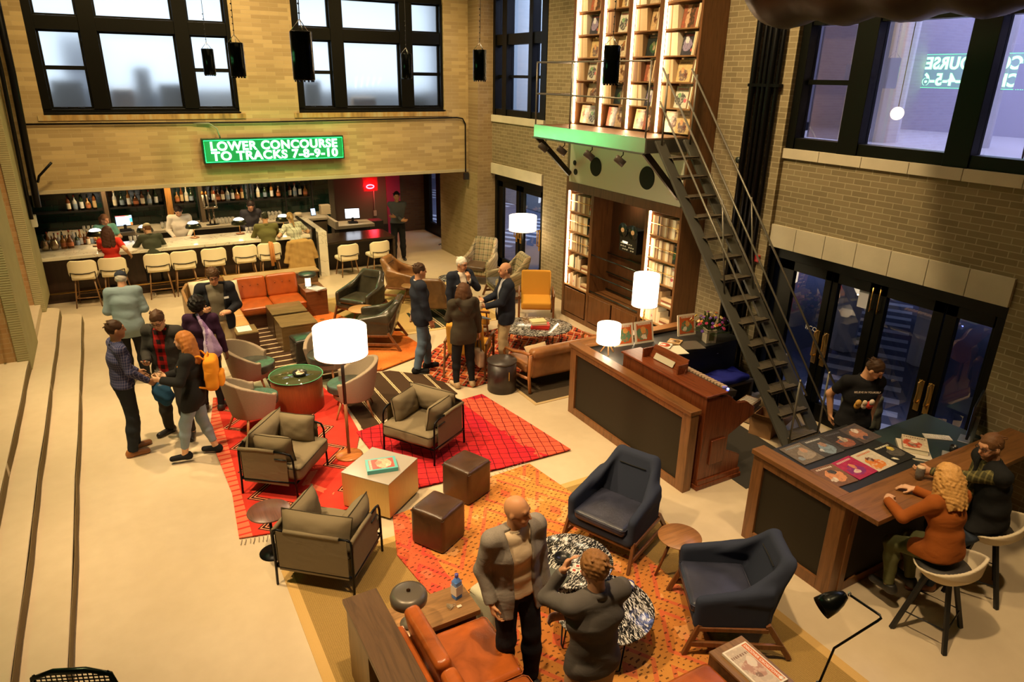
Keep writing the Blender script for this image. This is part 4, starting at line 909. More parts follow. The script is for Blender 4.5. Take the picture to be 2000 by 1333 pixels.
def m_orange():
    s = Sh('orange_rug', .95, 0, .1); x, y = s.x, s.y; n = s.noise(1.7, 4); k = 1.5
    u = (x+y*.62)*k; v = (x-y*.62)*k; dia = u.tri().mx(v.tri()); ring = (dia-.72).abs().lt(.07)+(dia.lt(.2))
    wx = s.noise(8, 2)*.10; ry = (y+wx*.6)*24; fleck = ry.fr().lt(.36)*(((x+wx)*12+ry.fl()*.37).fr().lt(.36))*(s.noise(20, 2).gt(.44))
    c = s.mix((n*2-.5).clamp(), (.46, .14, .03), (.66, .31, .07)); c = s.mix((ring*.55).clamp(), c, (.62, .06, .05)); c = s.mix(s.noise(3.1, 3).gt(.60)*.5, c, (.80, .42, .16))
    zz = ((x-2.0).lt(.18)); c = s.mix(zz*.6, c, (.55, .03, .04)); c = s.mix((fleck*.80).clamp(), c, (.06, .022, .012)); s.col(c); s.bump(s.noise(60, 3), .6, .008); return s.m
rug('berber_rug', 'orange and yellow flecked shag rug under the marble tables', [(2.05, 6.12), (1.86, 5.48), (1.92, 4.9), (2.0, 4.3), (2.08, 2.2), (3.55, 2.2), (3.72, 2.9), (4.05, 3.78), (4.05, 4.6), (4.02, 5.6), (3.92, 6.36), (3.1, 6.30), (2.5, 6.18)], .009, m_orange(), .013, [((3.92, 6.36), (2.5, 6.18), 26)])
def m_strip(ax, per, w, c0, c1):
    s = Sh('striped_kilim', .95, 0, .1); a = s.x if ax == 'x' else s.y; n = s.noise(30, 2)*.02; f = ((a+n)*per).fr()
    l = (f.lt(w)) if ax == 'y' else (f.lt(w)+(f-w*2.2).abs().lt(w*.5)); s.col(s.mix((l).clamp(), c0, c1)); s.bump(s.noise(60, 2), .4, .004); return s.m
rug('striped_rug', 'dark brown rug with thin cream cross stripes under the twin cube tables', [(1.62, 12.95), (2.98, 12.9), (3.0, 10.3), (2.4, 10.0), (1.58, 10.1)], .009, m_strip('y', 4.6, .17, (.05, .028, .016), (.55, .42, .26)), .009)
rug('striped_rug', 'dark brown rug with pairs of thin cream lines behind the crimson rug', [(2.30, 7.9), (2.95, 8.5), (4.0, 8.62), (3.98, 9.35), (3.4, 9.9), (2.7, 9.95), (2.42, 9.2), (2.40, 8.3)], .010, m_strip('x', 3.4, .05, (.055, .032, .018), (.62, .48, .27)), .008)
rug('striped_rug', 'small dark rug with pale stripes under the olive brown leather chair', [(4.55, 11.45), (5.6, 11.4), (5.75, 12.4), (4.7, 12.5)], .009, m_strip('x', 4.2, .12, (.03, .035, .02), (.5, .4, .22)), .008)
def m_shag():
    s = Sh('orange_shag', .98, 0, .05); n = s.noise(2.5, 4); f = s.voro(2.6).lt(.13); s.col(s.mix((f*.8).clamp(), s.mix((n*2-.5).clamp(), (.50, .11, .018), (.72, .22, .05)), (.14, .09, .03))); s.bump(s.noise(35, 3), .9, .02); return s.m
rug('shag_rug', 'shaggy orange rug with sparse dark tufts under the dark green chairs', [(2.66, 13.1), (3.35, 13.25), (3.75, 12.0), (4.15, 11.8), (4.25, 10.8), (4.05, 10.25), (3.3, 9.96), (2.85, 10.1), (2.55, 10.5), (2.72, 11.5)], .019, m_shag(), .02)
def m_kilim():
    s = Sh('kilim', .95, 0, .1); x, y = s.x, s.y; z = (y*2.2+x*.4).tri()*.18; f = ((x+z)*3.4).fr(); g = ((x*1.1-z+.1)*6.2).fr(); n = s.noise(9, 3)
    c = s.ramp(f+(n-.5)*.12, ((0, (.40, .05, .02)), (.26, (.03, .012, .01)), (.36, (.55, .13, .035)), (.6, (.58, .36, .2)), (.68, (.42, .05, .02)), (.86, (.03, .015, .012))), 'CONSTANT')
    s.col(s.mix(g.lt(.12)*.8, c, (.55, .36, .22))); s.bump(n, .4, .004); return s.m
rug('kilim_rug', 'red, black and cream zigzag kilim under the wide marble table', [(3.92, 10.0), (3.92, 9.2), (4.3, 8.72), (4.9, 8.8), (6.2, 9.05), (7.28, 9.75), (7.25, 10.6), (6.2, 10.95), (4.6, 10.6)], .009, m_kilim(), .010, [((4.3, 8.72), (3.92, 9.2), 10)])
rug('floor_mat', 'dark rubber mat on the floor behind the organ', [(5.9, 4.7), (6.95, 4.75), (7.1, 6.35), (6.0, 6.4)], .001, plain((.03, .026, .02), .9, name='rubber'), .006)
# ================================================================ LAMPS
SHADE = emit((1, .80, .52), 5.2, 'lit_linen_shade')
def drum_lamp(label, x, y, z0, z1, r, base='wood', e=22, pr=.02):
    t = thing('floor_lamp', label, 'lamp', (x, y, 0))
    if base == 'wood':
        B().lathe([(0, 0), (.165, 0), (.168, .012), (.15, .022), (.03, .035), (0, .035)], n=48).build('base', wood((.42, .15, .04), axis='x', name='cherry', rough=.15), t)
        B().tube([(0, 0, .03), (0, 0, .72)], pr, 16).build('lower_pole', wood((.28, .09, .03), axis='z', name='cherry'), t)
        B().tube([(0, 0, .72), (0, 0, z1-.06)], pr+.001, 16).build('upper_pole', plain((.01, .008, .008), .35, name='black_lacquer'), t)
    else:
        B().lathe([(0, 0), (.15, 0), (.15, .015), (0, .02)], n=40).build('base', BLACK(), t); B().tube([(0, 0, .02), (0, 0, z1-.06)], pr, 12).build('pole', BLACK() if base == 'black' else BRASS(), t)
    b = B(); n = 56
    b.lathe([(r, z0), (r, z1), (r-.004, z1), (r-.004, z0), (r, z0)], n=n); b.f = b.f[:-2] if False else b.f
    o = b.build('lamp_shade', SHADE, t); 
    B().tube([((r+.001)*math.cos(a), (r+.001)*math.sin(a), z0) for a in np.linspace(0, 2*PI, 57)], .004, 6).build('shade_trim', wood((.4, .2, .08), name='trim_wood'), t)
    B().lathe([(.012, z1-.16), (.03, z1-.14), (.03, z1-.06), (0, z1-.05)], n=12).build('bulb', emit((1, .85, .6), 30, 'bulb_glow'), t)
    if pr < .03: B().tube([(r*math.cos(-2.2), r*math.sin(-2.2), z0), (r*math.cos(-2.2), r*math.sin(-2.2), z1)], .003).build('shade_seam', emit((.9, .5, .3), 1.2, 'seam_glow'), t)
    l = light('POINT', 'lamp_light', (x, y, z0-.03), e, (1, .72, .4), shadow_soft_size=.08); return t
drum_lamp('tall floor lamp with a wide glowing white drum shade and cherry wood base', 2.02, 7.59, 1.37, 1.71, .31, e=26)
drum_lamp('floor lamp with a white drum shade in front of the left glass doors', 7.66, 13.0, 1.34, 1.66, .30, 'black', e=22)
drum_lamp('floor lamp with a narrow tall white shade in front of the bookcase', 6.62, 7.60, 1.32, 1.80, .19, 'brass', e=16, pr=.012)
t = thing('table_lamp', 'glowing white drum lamp standing on the record counter behind the panelled front', 'lamp', (5.50, 6.98, .985))
B().lathe([(.16, .16), (.16, .42), (.156, .42), (.156, .16), (.16, .16)], n=40).build('lamp_shade', SHADE, t)
for k in range(3): a = k*2*PI/3; B().bar((0, 0, .17), (.1*math.cos(a), .1*math.sin(a), 0), .016).build('leg', wood((.5, .25, .09), name='pale_wood'), t)
B().tube([(0, 0, .15), (0, 0, .3)], .012).build('stem', BRASS(), t)
light('POINT', 'lamp_light', (5.50, 6.98, 1.13), 8, (1, .72, .4), shadow_soft_size=.05)
t = thing('table_lamp', 'flat round grey metal dome lamp on the end table by the leather sofa', 'lamp', (1.47, 4.11, .45))
B().lathe([(.128, .22), (.142, .225), (.146, .27), (.135, .30), (.10, .312), (0, .316)], n=44).build('lamp_shade', plain((.13, .11, .085), .35, .3, name='grey_bronze'), t)
B().lathe([(0, .314), (.014, .318), (.016, .33), (.0, .34)], n=16).build('finial', metal((.1, .05, .02), .3, 'bronze'), t)
B().tube([(0, 0, .01), (0, 0, .24)], .014).lathe([(0, 0), (.075, 0), (.075, .012), (0, .018)], n=30).build('stand', plain((.13, .11, .085), .35, .3, name='grey_bronze'), t)
light('POINT', 'lamp_light', (1.47, 4.11, .64), 5, (1, .72, .38), shadow_soft_size=.03)
t = thing('table_lamp', 'grey round lamp with a glowing clear stem on the end cabinet by the orange sofa', 'lamp', (3.02, 13.42, .50))
B().lathe([(.12, .22), (.17, .225), (.175, .26), (.16, .29), (0, .30)], n=36).build('lamp_shade', metal((.10, .12, .10), .38, 'grey_green_metal'), t)
B().lathe([(.055, .02), (.055, .225), (0, .225)], n=24).build('stem', emit((1, .75, .5), 2.2, 'glowing_glass'), t); B().lathe([(0, 0), (.09, 0), (.09, .02), (0, .025)], n=24).build('base', CHROME(), t)
light('POINT', 'lamp_light', (3.02, 13.42, .69), 5, (1, .72, .4), shadow_soft_size=.03)
for i, x in enumerate((-.50, .42, 1.38, 2.34, 3.32)):
    t = thing('bar_lamp', ['mushroom lamp on the bar between the metal jars and the woman in red', 'mushroom lamp on the bar beside the person in the pale cap', 'mushroom lamp on the bar right of the white shirted bartender',
              'mushroom lamp on the bar in front of the dark shirted bartender', 'mushroom lamp on the bar beside the man in the olive shirt'][i], 'lamp', (x, 16.70, 1.02), 0, 'mushroom lamps along the bar')
    B().lathe([(.165, .225), (.17, .235), (.15, .29), (.11, .33)], n=32).build('lamp_shade', metal((.05, .055, .03), .35, 'dark_green_metal'), t)
    B().lathe([(.112, .328), (.09, .352), (.05, .368), (0, .372)], n=32).build('lit_dome', emit((1, .92, .75), 9, 'lit_opal_glass'), t)
    B().tube([(0, 0, .02), (0, 0, .33)], .009).build('stem', BRASS(), t); B().lathe([(0, 0), (.095, 0), (.095, .018), (0, .022)], n=28).build('base', wood((.35, .15, .05), name='oak_base'), t)
    light('POINT', 'lamp_light', (x, 16.70, 1.22), 4.5, (1, .72, .4), shadow_soft_size=.04)
# black reading lamp at lower right
t = thing('reading_lamp', 'black floor reading lamp with a bent arm and conical shade at the lower right', 'lamp', (3.80, 2.1, 0)); k = metal((.012, .014, .012), .28, 'black_enamel')
B().tube([(-.10, .02, .02), (-.06, .03, .42), (0, .0, .85), (.10, -.18, 1.19), (.115, -.19, 1.215), (.12, -.175, 1.225), (.12, .05, 1.22)], .0085, 10).build('arm', k, t)
for dx, dy in ((-.1, .02), (.22, .16), (.02, -.28)): B().tube([(-.06, .03, .55), (dx, dy, 0)], .008).build('leg', k, t)
h = B().lathe([(0, .0), (.03, .01), (.055, .06), (.072, .12), (.078, .20), (.075, .20), (.068, .12), (.05, .06), (0, .02)], n=32)
h.build('lamp_shade', k, t, loc=(.12, .07, 1.21)).rotation_euler = Vector((-.80, .25, -.42)).to_track_quat('Z', 'Y').to_euler()
B().lathe([(0, -.01), (.012, 0), (.012, .02), (0, .03)], n=12).build('joint', CHROME(), t, loc=(.12, .05, 1.215))
# hanging pendants
pl_ = ['hanging black cylinder nearest the camera, left of the right back window', 'hanging black cylinder just right of the left back window', 'hanging black cylinder in front of the left back window',
       'hanging black cylinder in front of the record shelves', 'hanging black cylinder in front of the corner pier', 'small hanging black cylinder in front of the right back window']
GLB = metal((.006, .008, .007), .12, 'gloss_black')
p0 = None
for i, (x, y) in enumerate(((1.74, 7.1), (1.72, 10.62), (1.80, 14.05), (5.42, 7.19), (5.08, 10.0), (5.14, 13.15))):
    if p0: dup(p0, (x, y, 4.43), 0, pl_[i]); continue
    p0 = t = thing('pendant_cylinder', pl_[i], 'pendant lamp', (x, y, 4.43), 0, 'hanging black cylinders')
    B().lathe([(.0, .02), (.085, .02), (.095, 0), (.1, .01), (.1, .42), (.094, .43), (.08, .425), (0, .425)], n=32).build('housing', GLB, t)
    b = B(); [b.tube([(.09*math.cos(a), .09*math.sin(a), .43), (.04*math.cos(a), .04*math.sin(a), .485), (0, 0, .53)], .004, 5) for a in (.5, 2.6, 4.7)]
    b.build('wire_bail', CHROME(), t)
    b = B().tube([(0, 0, .53), (.01, 0, .9), (0, 0, 4.4)], .0045, 6); [b.lathe([(0, -.012), (.012, 0), (0, .012)], (0, 0, .58+.08*q), n=8) for q in range(6)]; b.build('cord', plain((.01, .01, .01), .5, name='black_cord'), t)
    b = B(); [b.box(.085*math.cos(a)-.006, .085*math.cos(a)+.006, .085*math.sin(a)-.006, .085*math.sin(a)+.006, -.015, .005) for a in np.linspace(0, 2*PI, 15)[:-1]]; b.lathe([(.07, .0), (.095, .0), (.095, .008), (.07, .008), (.07, .0)], n=32); b.build('lower_teeth', GLB, t)
# ================================================================ NEON SIGNS
def neon(label, origin, rot, W, H, lines, hgt, inset=.15):
    t = thing('neon_sign', label, 'sign', origin); t.rotation_euler = rot; D = .16
    B().box(0, W, -D, 0, 0, H).build('housing', plain((.006, .03, .012), .4, name='dark_green_metal'), t, bevel=.006)
    B().box(.03, W-.03, -D-.004, -D-.0005, .03, H-.03).build('lit_face', emit((.0, .45, .07), .8, 'green_glow'), t)
    G = emit((.02, 1, .16), 5, 'green_neon'); P = [(.035, .035), (W-.035, .035), (W-.035, H-.035), (.035, H-.035), (.035, .035)]
    B().tube([(x, -D-.02, z) for x, z in P], .0055, 8).build('neon_border', G, t)
    ws = []
    for k, ln in enumerate(lines):
        o = textmesh('neon_lettering', ln, hgt/.70, emit((.24, 1, .34), 7.5, 'white_green_neon'), t, (0, 0, 0), (PI/2, 0, 0), extrude=.012, bold=.007*hgt/.15, space=1.10)
        w_ = o.dimensions[0] if o.dimensions[0] else 1; xs = [v.co.x for v in o.data.vertices]; w_ = max(xs)-min(xs)
        sc = (W-2*inset)/w_; o.scale = (sc, 1, 1); ys = [v.co.y for v in o.data.vertices]; ch = max(ys)-min(ys); rh = (H-.10)/len(lines); o.location = (inset-min(xs)*sc, -D-.016, H-.05-(k+1)*rh+(rh-ch)/2-min(ys))
    return t
neon('green neon sign reading LOWER CONCOURSE TO TRACKS 7-8-9-10 on the tan brick', (1.65, 15.58, 2.745), (0, 0, 0), 2.86, .49, ('LOWER CONCOURSE', 'TO TRACKS 7-8-9-10'), .165)
neon('green neon sign reading LOWER CONCOURSE TO TRACKS 2-3-4-5-6, seen mirrored in the upper right window', (-3.0, 7.75, 4.36), (0, 0, PI/2), 4.2, .88, ('LOWER CONCOURSE', 'TO TRACKS 2-3-4-5-6'), .28, inset=.22)
for x in (2.0, 3.1, 4.2): light('POINT', 'neon_spill', (x, 15.1, 3.02), 8, (.15, 1, .28), shadow_soft_size=.15)
# red neon wall box
t = thing('red_neon_box', 'red glass box with a glowing oval neon ring on the grey corridor wall', 'sign', (6.48, 19.86, 0))
B().box(-.2, .2, -.14, -.0, 1.31, 1.70).build('glass_box', glass((.8, .01, .02), .05, .35, 'red_glass'), t)
B().tube([(.11*math.cos(a), -.08, 1.43+.05*math.sin(a)) for a in np.linspace(0, 2*PI, 25)], .016).build('neon_ring', emit((1, .05, .08), 22, 'red_neon'), t)
B().tube([(.12, -.01, .62), (.12, -.01, 1.31)], .014).box(.08, .17, -.03, 0, .56, .72).build('conduit', plain((.5, .45, .35), .6, name='cream_conduit'), t)
light('POINT', 'red_glow', (6.48, 19.6, 1.43), 9, (1, .03, .05), shadow_soft_size=.1)
t = thing('red_neon_ring', 'small glowing red neon oval in front of the dark corridor doors', 'sign', (8.12, 17.85, 0))
B().tube([(0, .11*math.cos(a), 1.86+.05*math.sin(a)) for a in np.linspace(0, 2*PI, 25)], .016).build('neon_ring', emit((1, .05, .08), 22, 'red_neon'), t)
B().box(-.01, .06, -.18, .18, 1.74, 1.98).build('backing', plain((.2, .01, .01), .4, name='red_backing'), t)
# ================================================================ BOOKCASE
BK = wood((.16, .068, .024), axis='z', name='bookcase_walnut', rough=.32); BKL = wood((.30, .15, .055), axis='y', name='shelf_walnut')
t = thing('bookcase', 'tall dark walnut bookcase with lit record shelves above and below a cream speaker panel', 'bookcase', (0, 0, 0))
TOP = 7.2; YL, YR = 11.12, 7.93
b = B().box(7.96, 7.995, YR, YL, 0, TOP).box(7.5, 7.96, YR, YR+.045, 0, TOP).box(7.5, 7.96, YL-.07, YL, 0, TOP).box(7.5, 7.96, YR+.045, YL-.07, TOP-.04, TOP)
b.build('carcass', BK, t, bevel=.003)
COLS = [(11.04, 10.34), (10.24, 9.59), (9.49, 8.85), (8.75, 8.02)]; ROWS = [3.72+.368*i for i in range(9)]
for (a0, a1), (c0, c1) in zip(COLS[:-1], COLS[1:]): B().box(7.5, 7.96, c0, a1, 3.70, TOP-.04).build('divider', BK, t, bevel=.003)
for ci, (a, c) in enumerate(COLS):
    for z in ROWS[1:]: B().box(7.52, 7.96, c, a, z-.018, z).build('shelf', BKL, t, bevel=.002)
    B().box(7.515, 7.535, a-.028, a-.004, 3.72, TOP-.05).build('light_strip', emit((1, .72, .42), 42, 'warm_led'), t)
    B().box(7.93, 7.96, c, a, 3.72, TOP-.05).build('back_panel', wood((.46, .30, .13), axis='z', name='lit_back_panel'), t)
B().box(7.5, 7.515, YR+.045, YL-.07, 3.42, 3.70).build('fascia', BK, t)
B().box(7.505, 7.53, 8.0, 11.05, 2.66, 3.42).build('speaker_panel', plain((.85, .86, .68), .25, name='cream_panel'), t, bevel=.004)
SP = fabric((.03, .04, .03), scale=300, name='speaker_cloth', wr=0)
for y, z, r in ((10.22, 3.02, .165), (8.82, 3.00, .185), (10.88, 3.02, .045), (10.84, 2.86, .055), (8.18, 3.06, .045), (8.16, 2.90, .055)):
    o = B().lathe([(0, 0), (r*.98, 0), (r, .006), (r*.98, .014), (r*.9, .016), (0, .010)], n=36).build('speaker', SP, t, loc=(7.505, y, z), rot=(0, -PI/2, 0))
b = B().box(7.5, 7.54, YR+.045, YL-.07, 2.50, 2.66)
b.box(7.5, 7.96, 10.22, 10.30, .1, 2.5).box(7.5, 7.96, 8.70, 8.78, .1, 2.5); b.build('lower_frame', BK, t, bevel=.003)
B().box(7.52, 7.96, YR+.045, YL-.07, 2.5, 2.53).build('soffit', BK, t)
LZ = (.66, 1.02, 1.36, 1.74, 2.12)
for a, c in ((11.05, 10.30), (8.70, 8.0)):
    for z in LZ: B().box(7.515, 7.96, c, a, z-.02, z).build('shelf', BKL, t, bevel=.002)
    B().box(7.515, 7.535, a-.028, a-.004, .68, 2.49).build('light_strip', emit((1, .72, .42), 42, 'warm_led'), t)
    for z in LZ[2:]: B().tube([(7.53, a, z+.19), (7.53, c, z+.19)], .007).build('retaining_rail', BRASS(), t)
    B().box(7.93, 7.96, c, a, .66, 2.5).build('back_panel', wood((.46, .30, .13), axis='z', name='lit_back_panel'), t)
    B().box(7.49, 7.51, c+.02, a-.03, .12, .62).build('door', BK, t, bevel=.006)
for a, c in ((10.2, 9.52), (9.48, 8.8)): B().box(7.49, 7.51, c, a, .12, .64).build('door', BK, t, bevel=.006)
B().box(7.5, 7.96, YR+.045, YL-.07, 0, .10).box(7.5, 7.96, 8.78, 10.22, .64, .68).build('plinth', BK, t)
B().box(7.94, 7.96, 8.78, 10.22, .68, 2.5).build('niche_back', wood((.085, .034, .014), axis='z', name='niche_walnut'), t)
for x in (7.52, 7.9):
    for z in (.72, 1.05, 1.42): B().tube([(x, 8.78, z), (x, 10.22, z)], .014).build('niche_rail', metal((.05, .06, .05), .3, 'gunmetal'), t)
light('AREA', 'shelf_glow', (7.75, 9.5, 2.47), 2, (1, .7, .4), (7.75, 9.5, 0), size=.3)
# reel to reel recorder
t = thing('tape_recorder', 'black reel to reel tape recorder hanging in the dark bookcase niche', 'recorder', (7.70, 9.42, 1.84))
B().box(0, .23, -.24, .24, -.22, .2).build('body', plain((.012, .013, .012), .35, name='black_metal_case'), t, bevel=.01)
for y in (.14, -.14):
    o = B().lathe([(0, 0), (.125, 0), (.125, .006), (0, .006)], n=32).build('reel', plain((.03, .05, .04), .2, 0, name='smoked_reel'), t, loc=(-.012, y, .16), rot=(0, -PI/2, 0))
    B().lathe([(0, .0), (.04, 0), (.04, .012), (0, .014)], n=20).build('hub', emit((1, .45, .12), .5, 'glowing_amber_hub'), o, loc=(0, 0, .004))  # hub glow is set in the material, no lamp sits there
b = B(); [b.box(-.012, -.001, -.18+i*.055, -.15+i*.055, z, z+.02) for i in range(7) for z in (-.08, -.13, -.18) if (i*3+int(z*100)) % 4]; b.build('buttons', plain((.6, .6, .55), .4, name='light_buttons'), t)
B().box(-.008, -.001, .0, .14, -.07, -.03).build('meter', emit((1, .8, .5), 1.6, 'lit_meter'), t)
# ---- records and books (each its own object)
SLV = [fabric(c, rough=.7, scale=40, var=.12, name='sleeve_card', wr=0) for c in ((.82, .70, .50), (.42, .28, .15), (.90, .82, .64), (.26, .15, .09), (.70, .52, .32), (.50, .30, .14), (.10, .06, .05), (.82, .70, .5))]
rec_me = {}
def box_obj(name, dims, m, parent=None):
    k = (tuple(round(d, 3) for d in dims), m.name)
    if k not in rec_me:
        o = B().box(-dims[0]/2, dims[0]/2, -dims[1]/2, dims[1]/2, 0, dims[2]).build(name, m); rec_me[k] = o.data; 
    else: o = bpy.data.objects.new(name, rec_me[k]); C.objects.link(o)
    if parent: o.parent = parent
    return o
ordn = ['lowest', 'second', 'third', 'fourth', 'fifth', 'sixth', 'seventh']; coln = ['far left', 'second', 'third', 'far right']
COV = [art(i+1, *c) for i, c in enumerate((((.62, .42, .22), (.12, .05, .03), (.7, .55, .35), (.35, .14, .07)), ((.05, .05, .07), (.3, .25, .4), (.7, .7, .75), (.5, .1, .1)), ((.7, .55, .35), (.12, .06, .04), (.35, .15, .06), (.8, .7, .5)),
      ((.35, .12, .07), (.08, .05, .03), (.6, .4, .25), (.5, .10, .06)), ((.75, .72, .6), (.1, .1, .1), (.2, .4, .2), (.7, .15, .2)), ((.02, .03, .03), (.05, .12, .05), (.2, .2, .1), (.4, .3, .2)), ((.70, .50, .24), (.2, .14, .12), (.6, .3, .15), (.15, .06, .05))))]
nrec = 0
for ci, (a, c) in enumerate(COLS):
    for ri in range(6):
        z = ROWS[ri]; y = a-.045; W_ = a-c; low = ri == 0
        lab = 'record spine in the %s row, %s column of the lit upper shelves' % (ordn[ri], coln[ci]); grp = 'records in the %s row, %s column' % (ordn[ri], coln[ci])
        if not low:
            n = 8 if (ci+ri) % 3 else 10
            for k in range(n):
                th = .022+.006*((k*7+ri) % 3); o = box_obj('record', (.31, th, .315), SLV[(k*5+ri*3+ci) % 5 if (k+ri) % 7 else 5])
                o.location = (7.54+.155+.012*((k*3) % 3), y-th/2, z); o.rotation_euler = (-.02*(k*.5), 0, 0); y -= th+.001; tag(o, lab, 'record', grp); nrec += 1
        for q in range(2 if low or (ri+ci) % 2 else 1):      # covers facing out
            w = .30; yy = (a-.20-q*.31) if low else y-.15-q*.13
            if yy-w/2 < c: yy = c+w/2+.005
            o = box_obj('record_sleeve', (.012, w, .31), COV[(ci*3+ri*2+q*4) % 7]); o.location = (7.60+.045*(0 if q else 1) if low else 7.60+q*.03, yy, z+.004); o.rotation_euler = (0, .16, 0)
            tag(o, 'printed record sleeve facing out in the %s row, %s column%s' % (ordn[ri], coln[ci], (', left one', ', right one')[q] if (low or (ri+ci) % 2) else ''), 'record')
        if not low:
            yy = c+.014
            for k in range(2 if (ri+ci) % 2 else 3):
                o = box_obj('record', (.31, .024, .31), SLV[(k+ri) % 5]); o.location = (7.70, yy+.03*k+.035, z+.002); o.rotation_euler = (.16, 0, 0)
                tag(o, 'pale record leaning at the right end of the %s row, %s column' % (ordn[ri], coln[ci]), 'record', 'leaning records in the %s row, %s column' % (ordn[ri], coln[ci])); nrec += 1
for si, (a, c) in enumerate(((11.05, 10.30), (8.70, 8.0))):
    for ri, z in enumerate(LZ):
        y = a-.05; big = ri >= 2; k = 0; lab = '%s in the %s lit shelf of the %s lower column' % ('record spine' if big else 'upright book', ordn[ri], ('left', 'right')[si]); grp = '%s in the %s shelf of the %s lower column' % ('records' if big else 'books', ordn[ri], ('left', 'right')[si])
        end = c+(.14 if big else .30)
        while y > end:
            th = (.032 if big else .028+.012*(k % 3)); hh = .31 if big else .20+.025*((k*5) % 4)
            o = box_obj('record' if big else 'book', (.28 if big else .19, th, hh), SLV[(k*3+ri+si) % (5 if k % 5 else 8)] if k % 6 != 4 else COV[(k+ri) % 7]); o.location = (7.70 if big else 7.66, y-th/2, z)
            tag(o, lab, 'record' if big else 'book', grp); y -= th+.0015; k += 1
        for q in range(0 if big else 3):
            o = box_obj('book', (.2, .26, .035), (SLV[2], COV[q+2], SLV[4])[q]); o.location = (7.66, c+.15, z+.0355*q); tag(o, ['bottom', 'middle', 'top'][q]+' book of the flat pile in the %s shelf, %s lower column' % (ordn[ri], ('left', 'right')[si]), 'book')
        if big:
            o = box_obj('record_sleeve', (.012, .30, .31), COV[(ri+si*2) % 7]); o.location = (7.57, c+.17, z+.003); o.rotation_euler = (0, .1, 0); tag(o, 'printed record sleeve facing out in the %s shelf of the %s lower column' % (ordn[ri], ('left', 'right')[si]), 'record')
# ================================================================ PLATFORM AND STAIR
STL = plain((.085, .082, .070), .42, .3, name='dark_steel'); RL = plain((.17, .155, .125), .38, .4, name='rail_steel')
def m_grate():
    s = Sh('rusty_grate', .5, .6); g = (s.x*40).fr().lt(.3)+(s.y*40).fr().lt(.3); s.col(s.mix(g.clamp()*1.0, (.16, .08, .035), (.30, .17, .08))); s.bump(g, .5, .004); return s.m
t = thing('platform', 'raised steel platform with railings in front of the upper record shelves', 'platform', (0, 0, 0))
PX0, PY0, PY1, PZ = 6.72, 7.98, 11.05, 3.70
B().box(PX0, 7.49, PY0, PY1, PZ-.02, PZ).build('deck', m_grate(), t)
fs = Sh('galvanised_steel', .26, .9); n_ = fs.noise(8, 3); fs.col(fs.mix(n_, (.50, .56, .50), (.60, .66, .60)))
B().box(PX0-.02, PX0, PY0, PY1, PZ-.21, PZ+.005).build('fascia', fs.m, t, bevel=.003)
for y_ in (PY0-.012, PY1, 9.45): B().box(PX0, 7.49, y_, y_+.012, PZ-.21, PZ-.021).build('cross_beam', STL, t)
B().box(PX0-.05, PX0, PY0, PY1, PZ-.225, PZ-.205).build('flange', STL, t)
for y in (PY1-.04, PY0+.04): B().bar((PX0+.02, y, PZ-.2), (7.49, y, 2.80), .05, .09).build('brace', metal((.05, .04, .03), .4, 'rusty_steel'), t)
def rail(name, pts): B().tube(pts, .013, 8).build(name, RL, t)
for z in (PZ+.52, PZ+1.03): rail('rail', [(7.48, PY1-.02, z), (PX0, PY1-.02, z), (PX0, PY0+.03, z)])
for x, y in ((PX0, PY1-.02), (PX0, 9.95), (PX0, PY0+.03), (7.46, PY1-.02)): rail('rail_post', [(x, y, PZ-.1 if x < 7 else PZ), (x, y, PZ+1.03)])
t = thing('stair', 'steep open steel stair with thin railings climbing to the record platform', 'stair', (0, 0, 0))
xa, xb = 6.93, 7.47; ya, yb = 4.86, 7.95
for x in (xa, xb): B().bar((x, ya, 0.0), (x, yb, 3.66), .035, .17, up=(1, 0, 0)).build('stringer', STL, t, bevel=.003)
TR = Sh('checker_plate', .45, .7); n_ = (TR.x*30).tri()+(TR.y*30).tri(); TR.col((.20, .165, .12)); TR.bump(n_, .8, .006); TR = TR.m; N = 15
for i in range(1, N):
    z = 3.70*i/N; y = ya+(yb-ya)*i/N; b = B().box(xa+.02, xb-.02, y-.10, y+.11, z-.012, z).box(xa+.02, xb-.02, y-.10, y-.094, z-.035, z); b.build('tread', TR, t)
for x in (xa, xb):
    rail('x', [(0, 0, -9), (0, 0, -9.01)]) if 0 else None
    d = Vector((0, yb-ya, 3.66)); 
    for off in (.48, .92):
        B().tube([(x, ya+.0, off+.0), (x, yb+.06, 3.66+off+.06)], .014, 8).build('handrail', RL, t)
    for q in (.04, .98): y = ya+(yb-ya)*q; z = 3.66*q; B().tube([(x, y, z), (x, y, z+.94+.04*q)], .014, 8).build('rail_post', RL, t)
    B().tube([(x, ya+1.5, 3.66*.485), (x, ya+1.75, 3.66*.485+1.25)], .011, 8).build('brace_rod', RL, t)
# spotlights under the platform
for i, y in enumerate((10.75, 10.15, 9.35, 8.55)):
    t = thing('spotlight', 'small black can spotlight under the platform, ' + ('farthest left', 'second from the left', 'third from the left', 'nearest the stair')[i], 'spotlight', (PX0+.05, y, PZ-.225))
    B().tube([(0, 0, 0), (0, 0, -.06), (-.03, 0, -.08), (-.04, 0, -.12)], .008).build('yoke', BLACK(), t)
    o = B().lathe([(0, -.09), (.05, -.09), (.055, -.07), (.055, .08), (.05, .08), (.045, .05), (0, .05)], n=24).build('can', plain((.07, .055, .045), .4, 0, name='bronze_can'), t, loc=(-.05, 0, -.15)); o.rotation_euler = Vector((.55, -.5, -.55)).to_track_quat('Z', 'Y').to_euler()
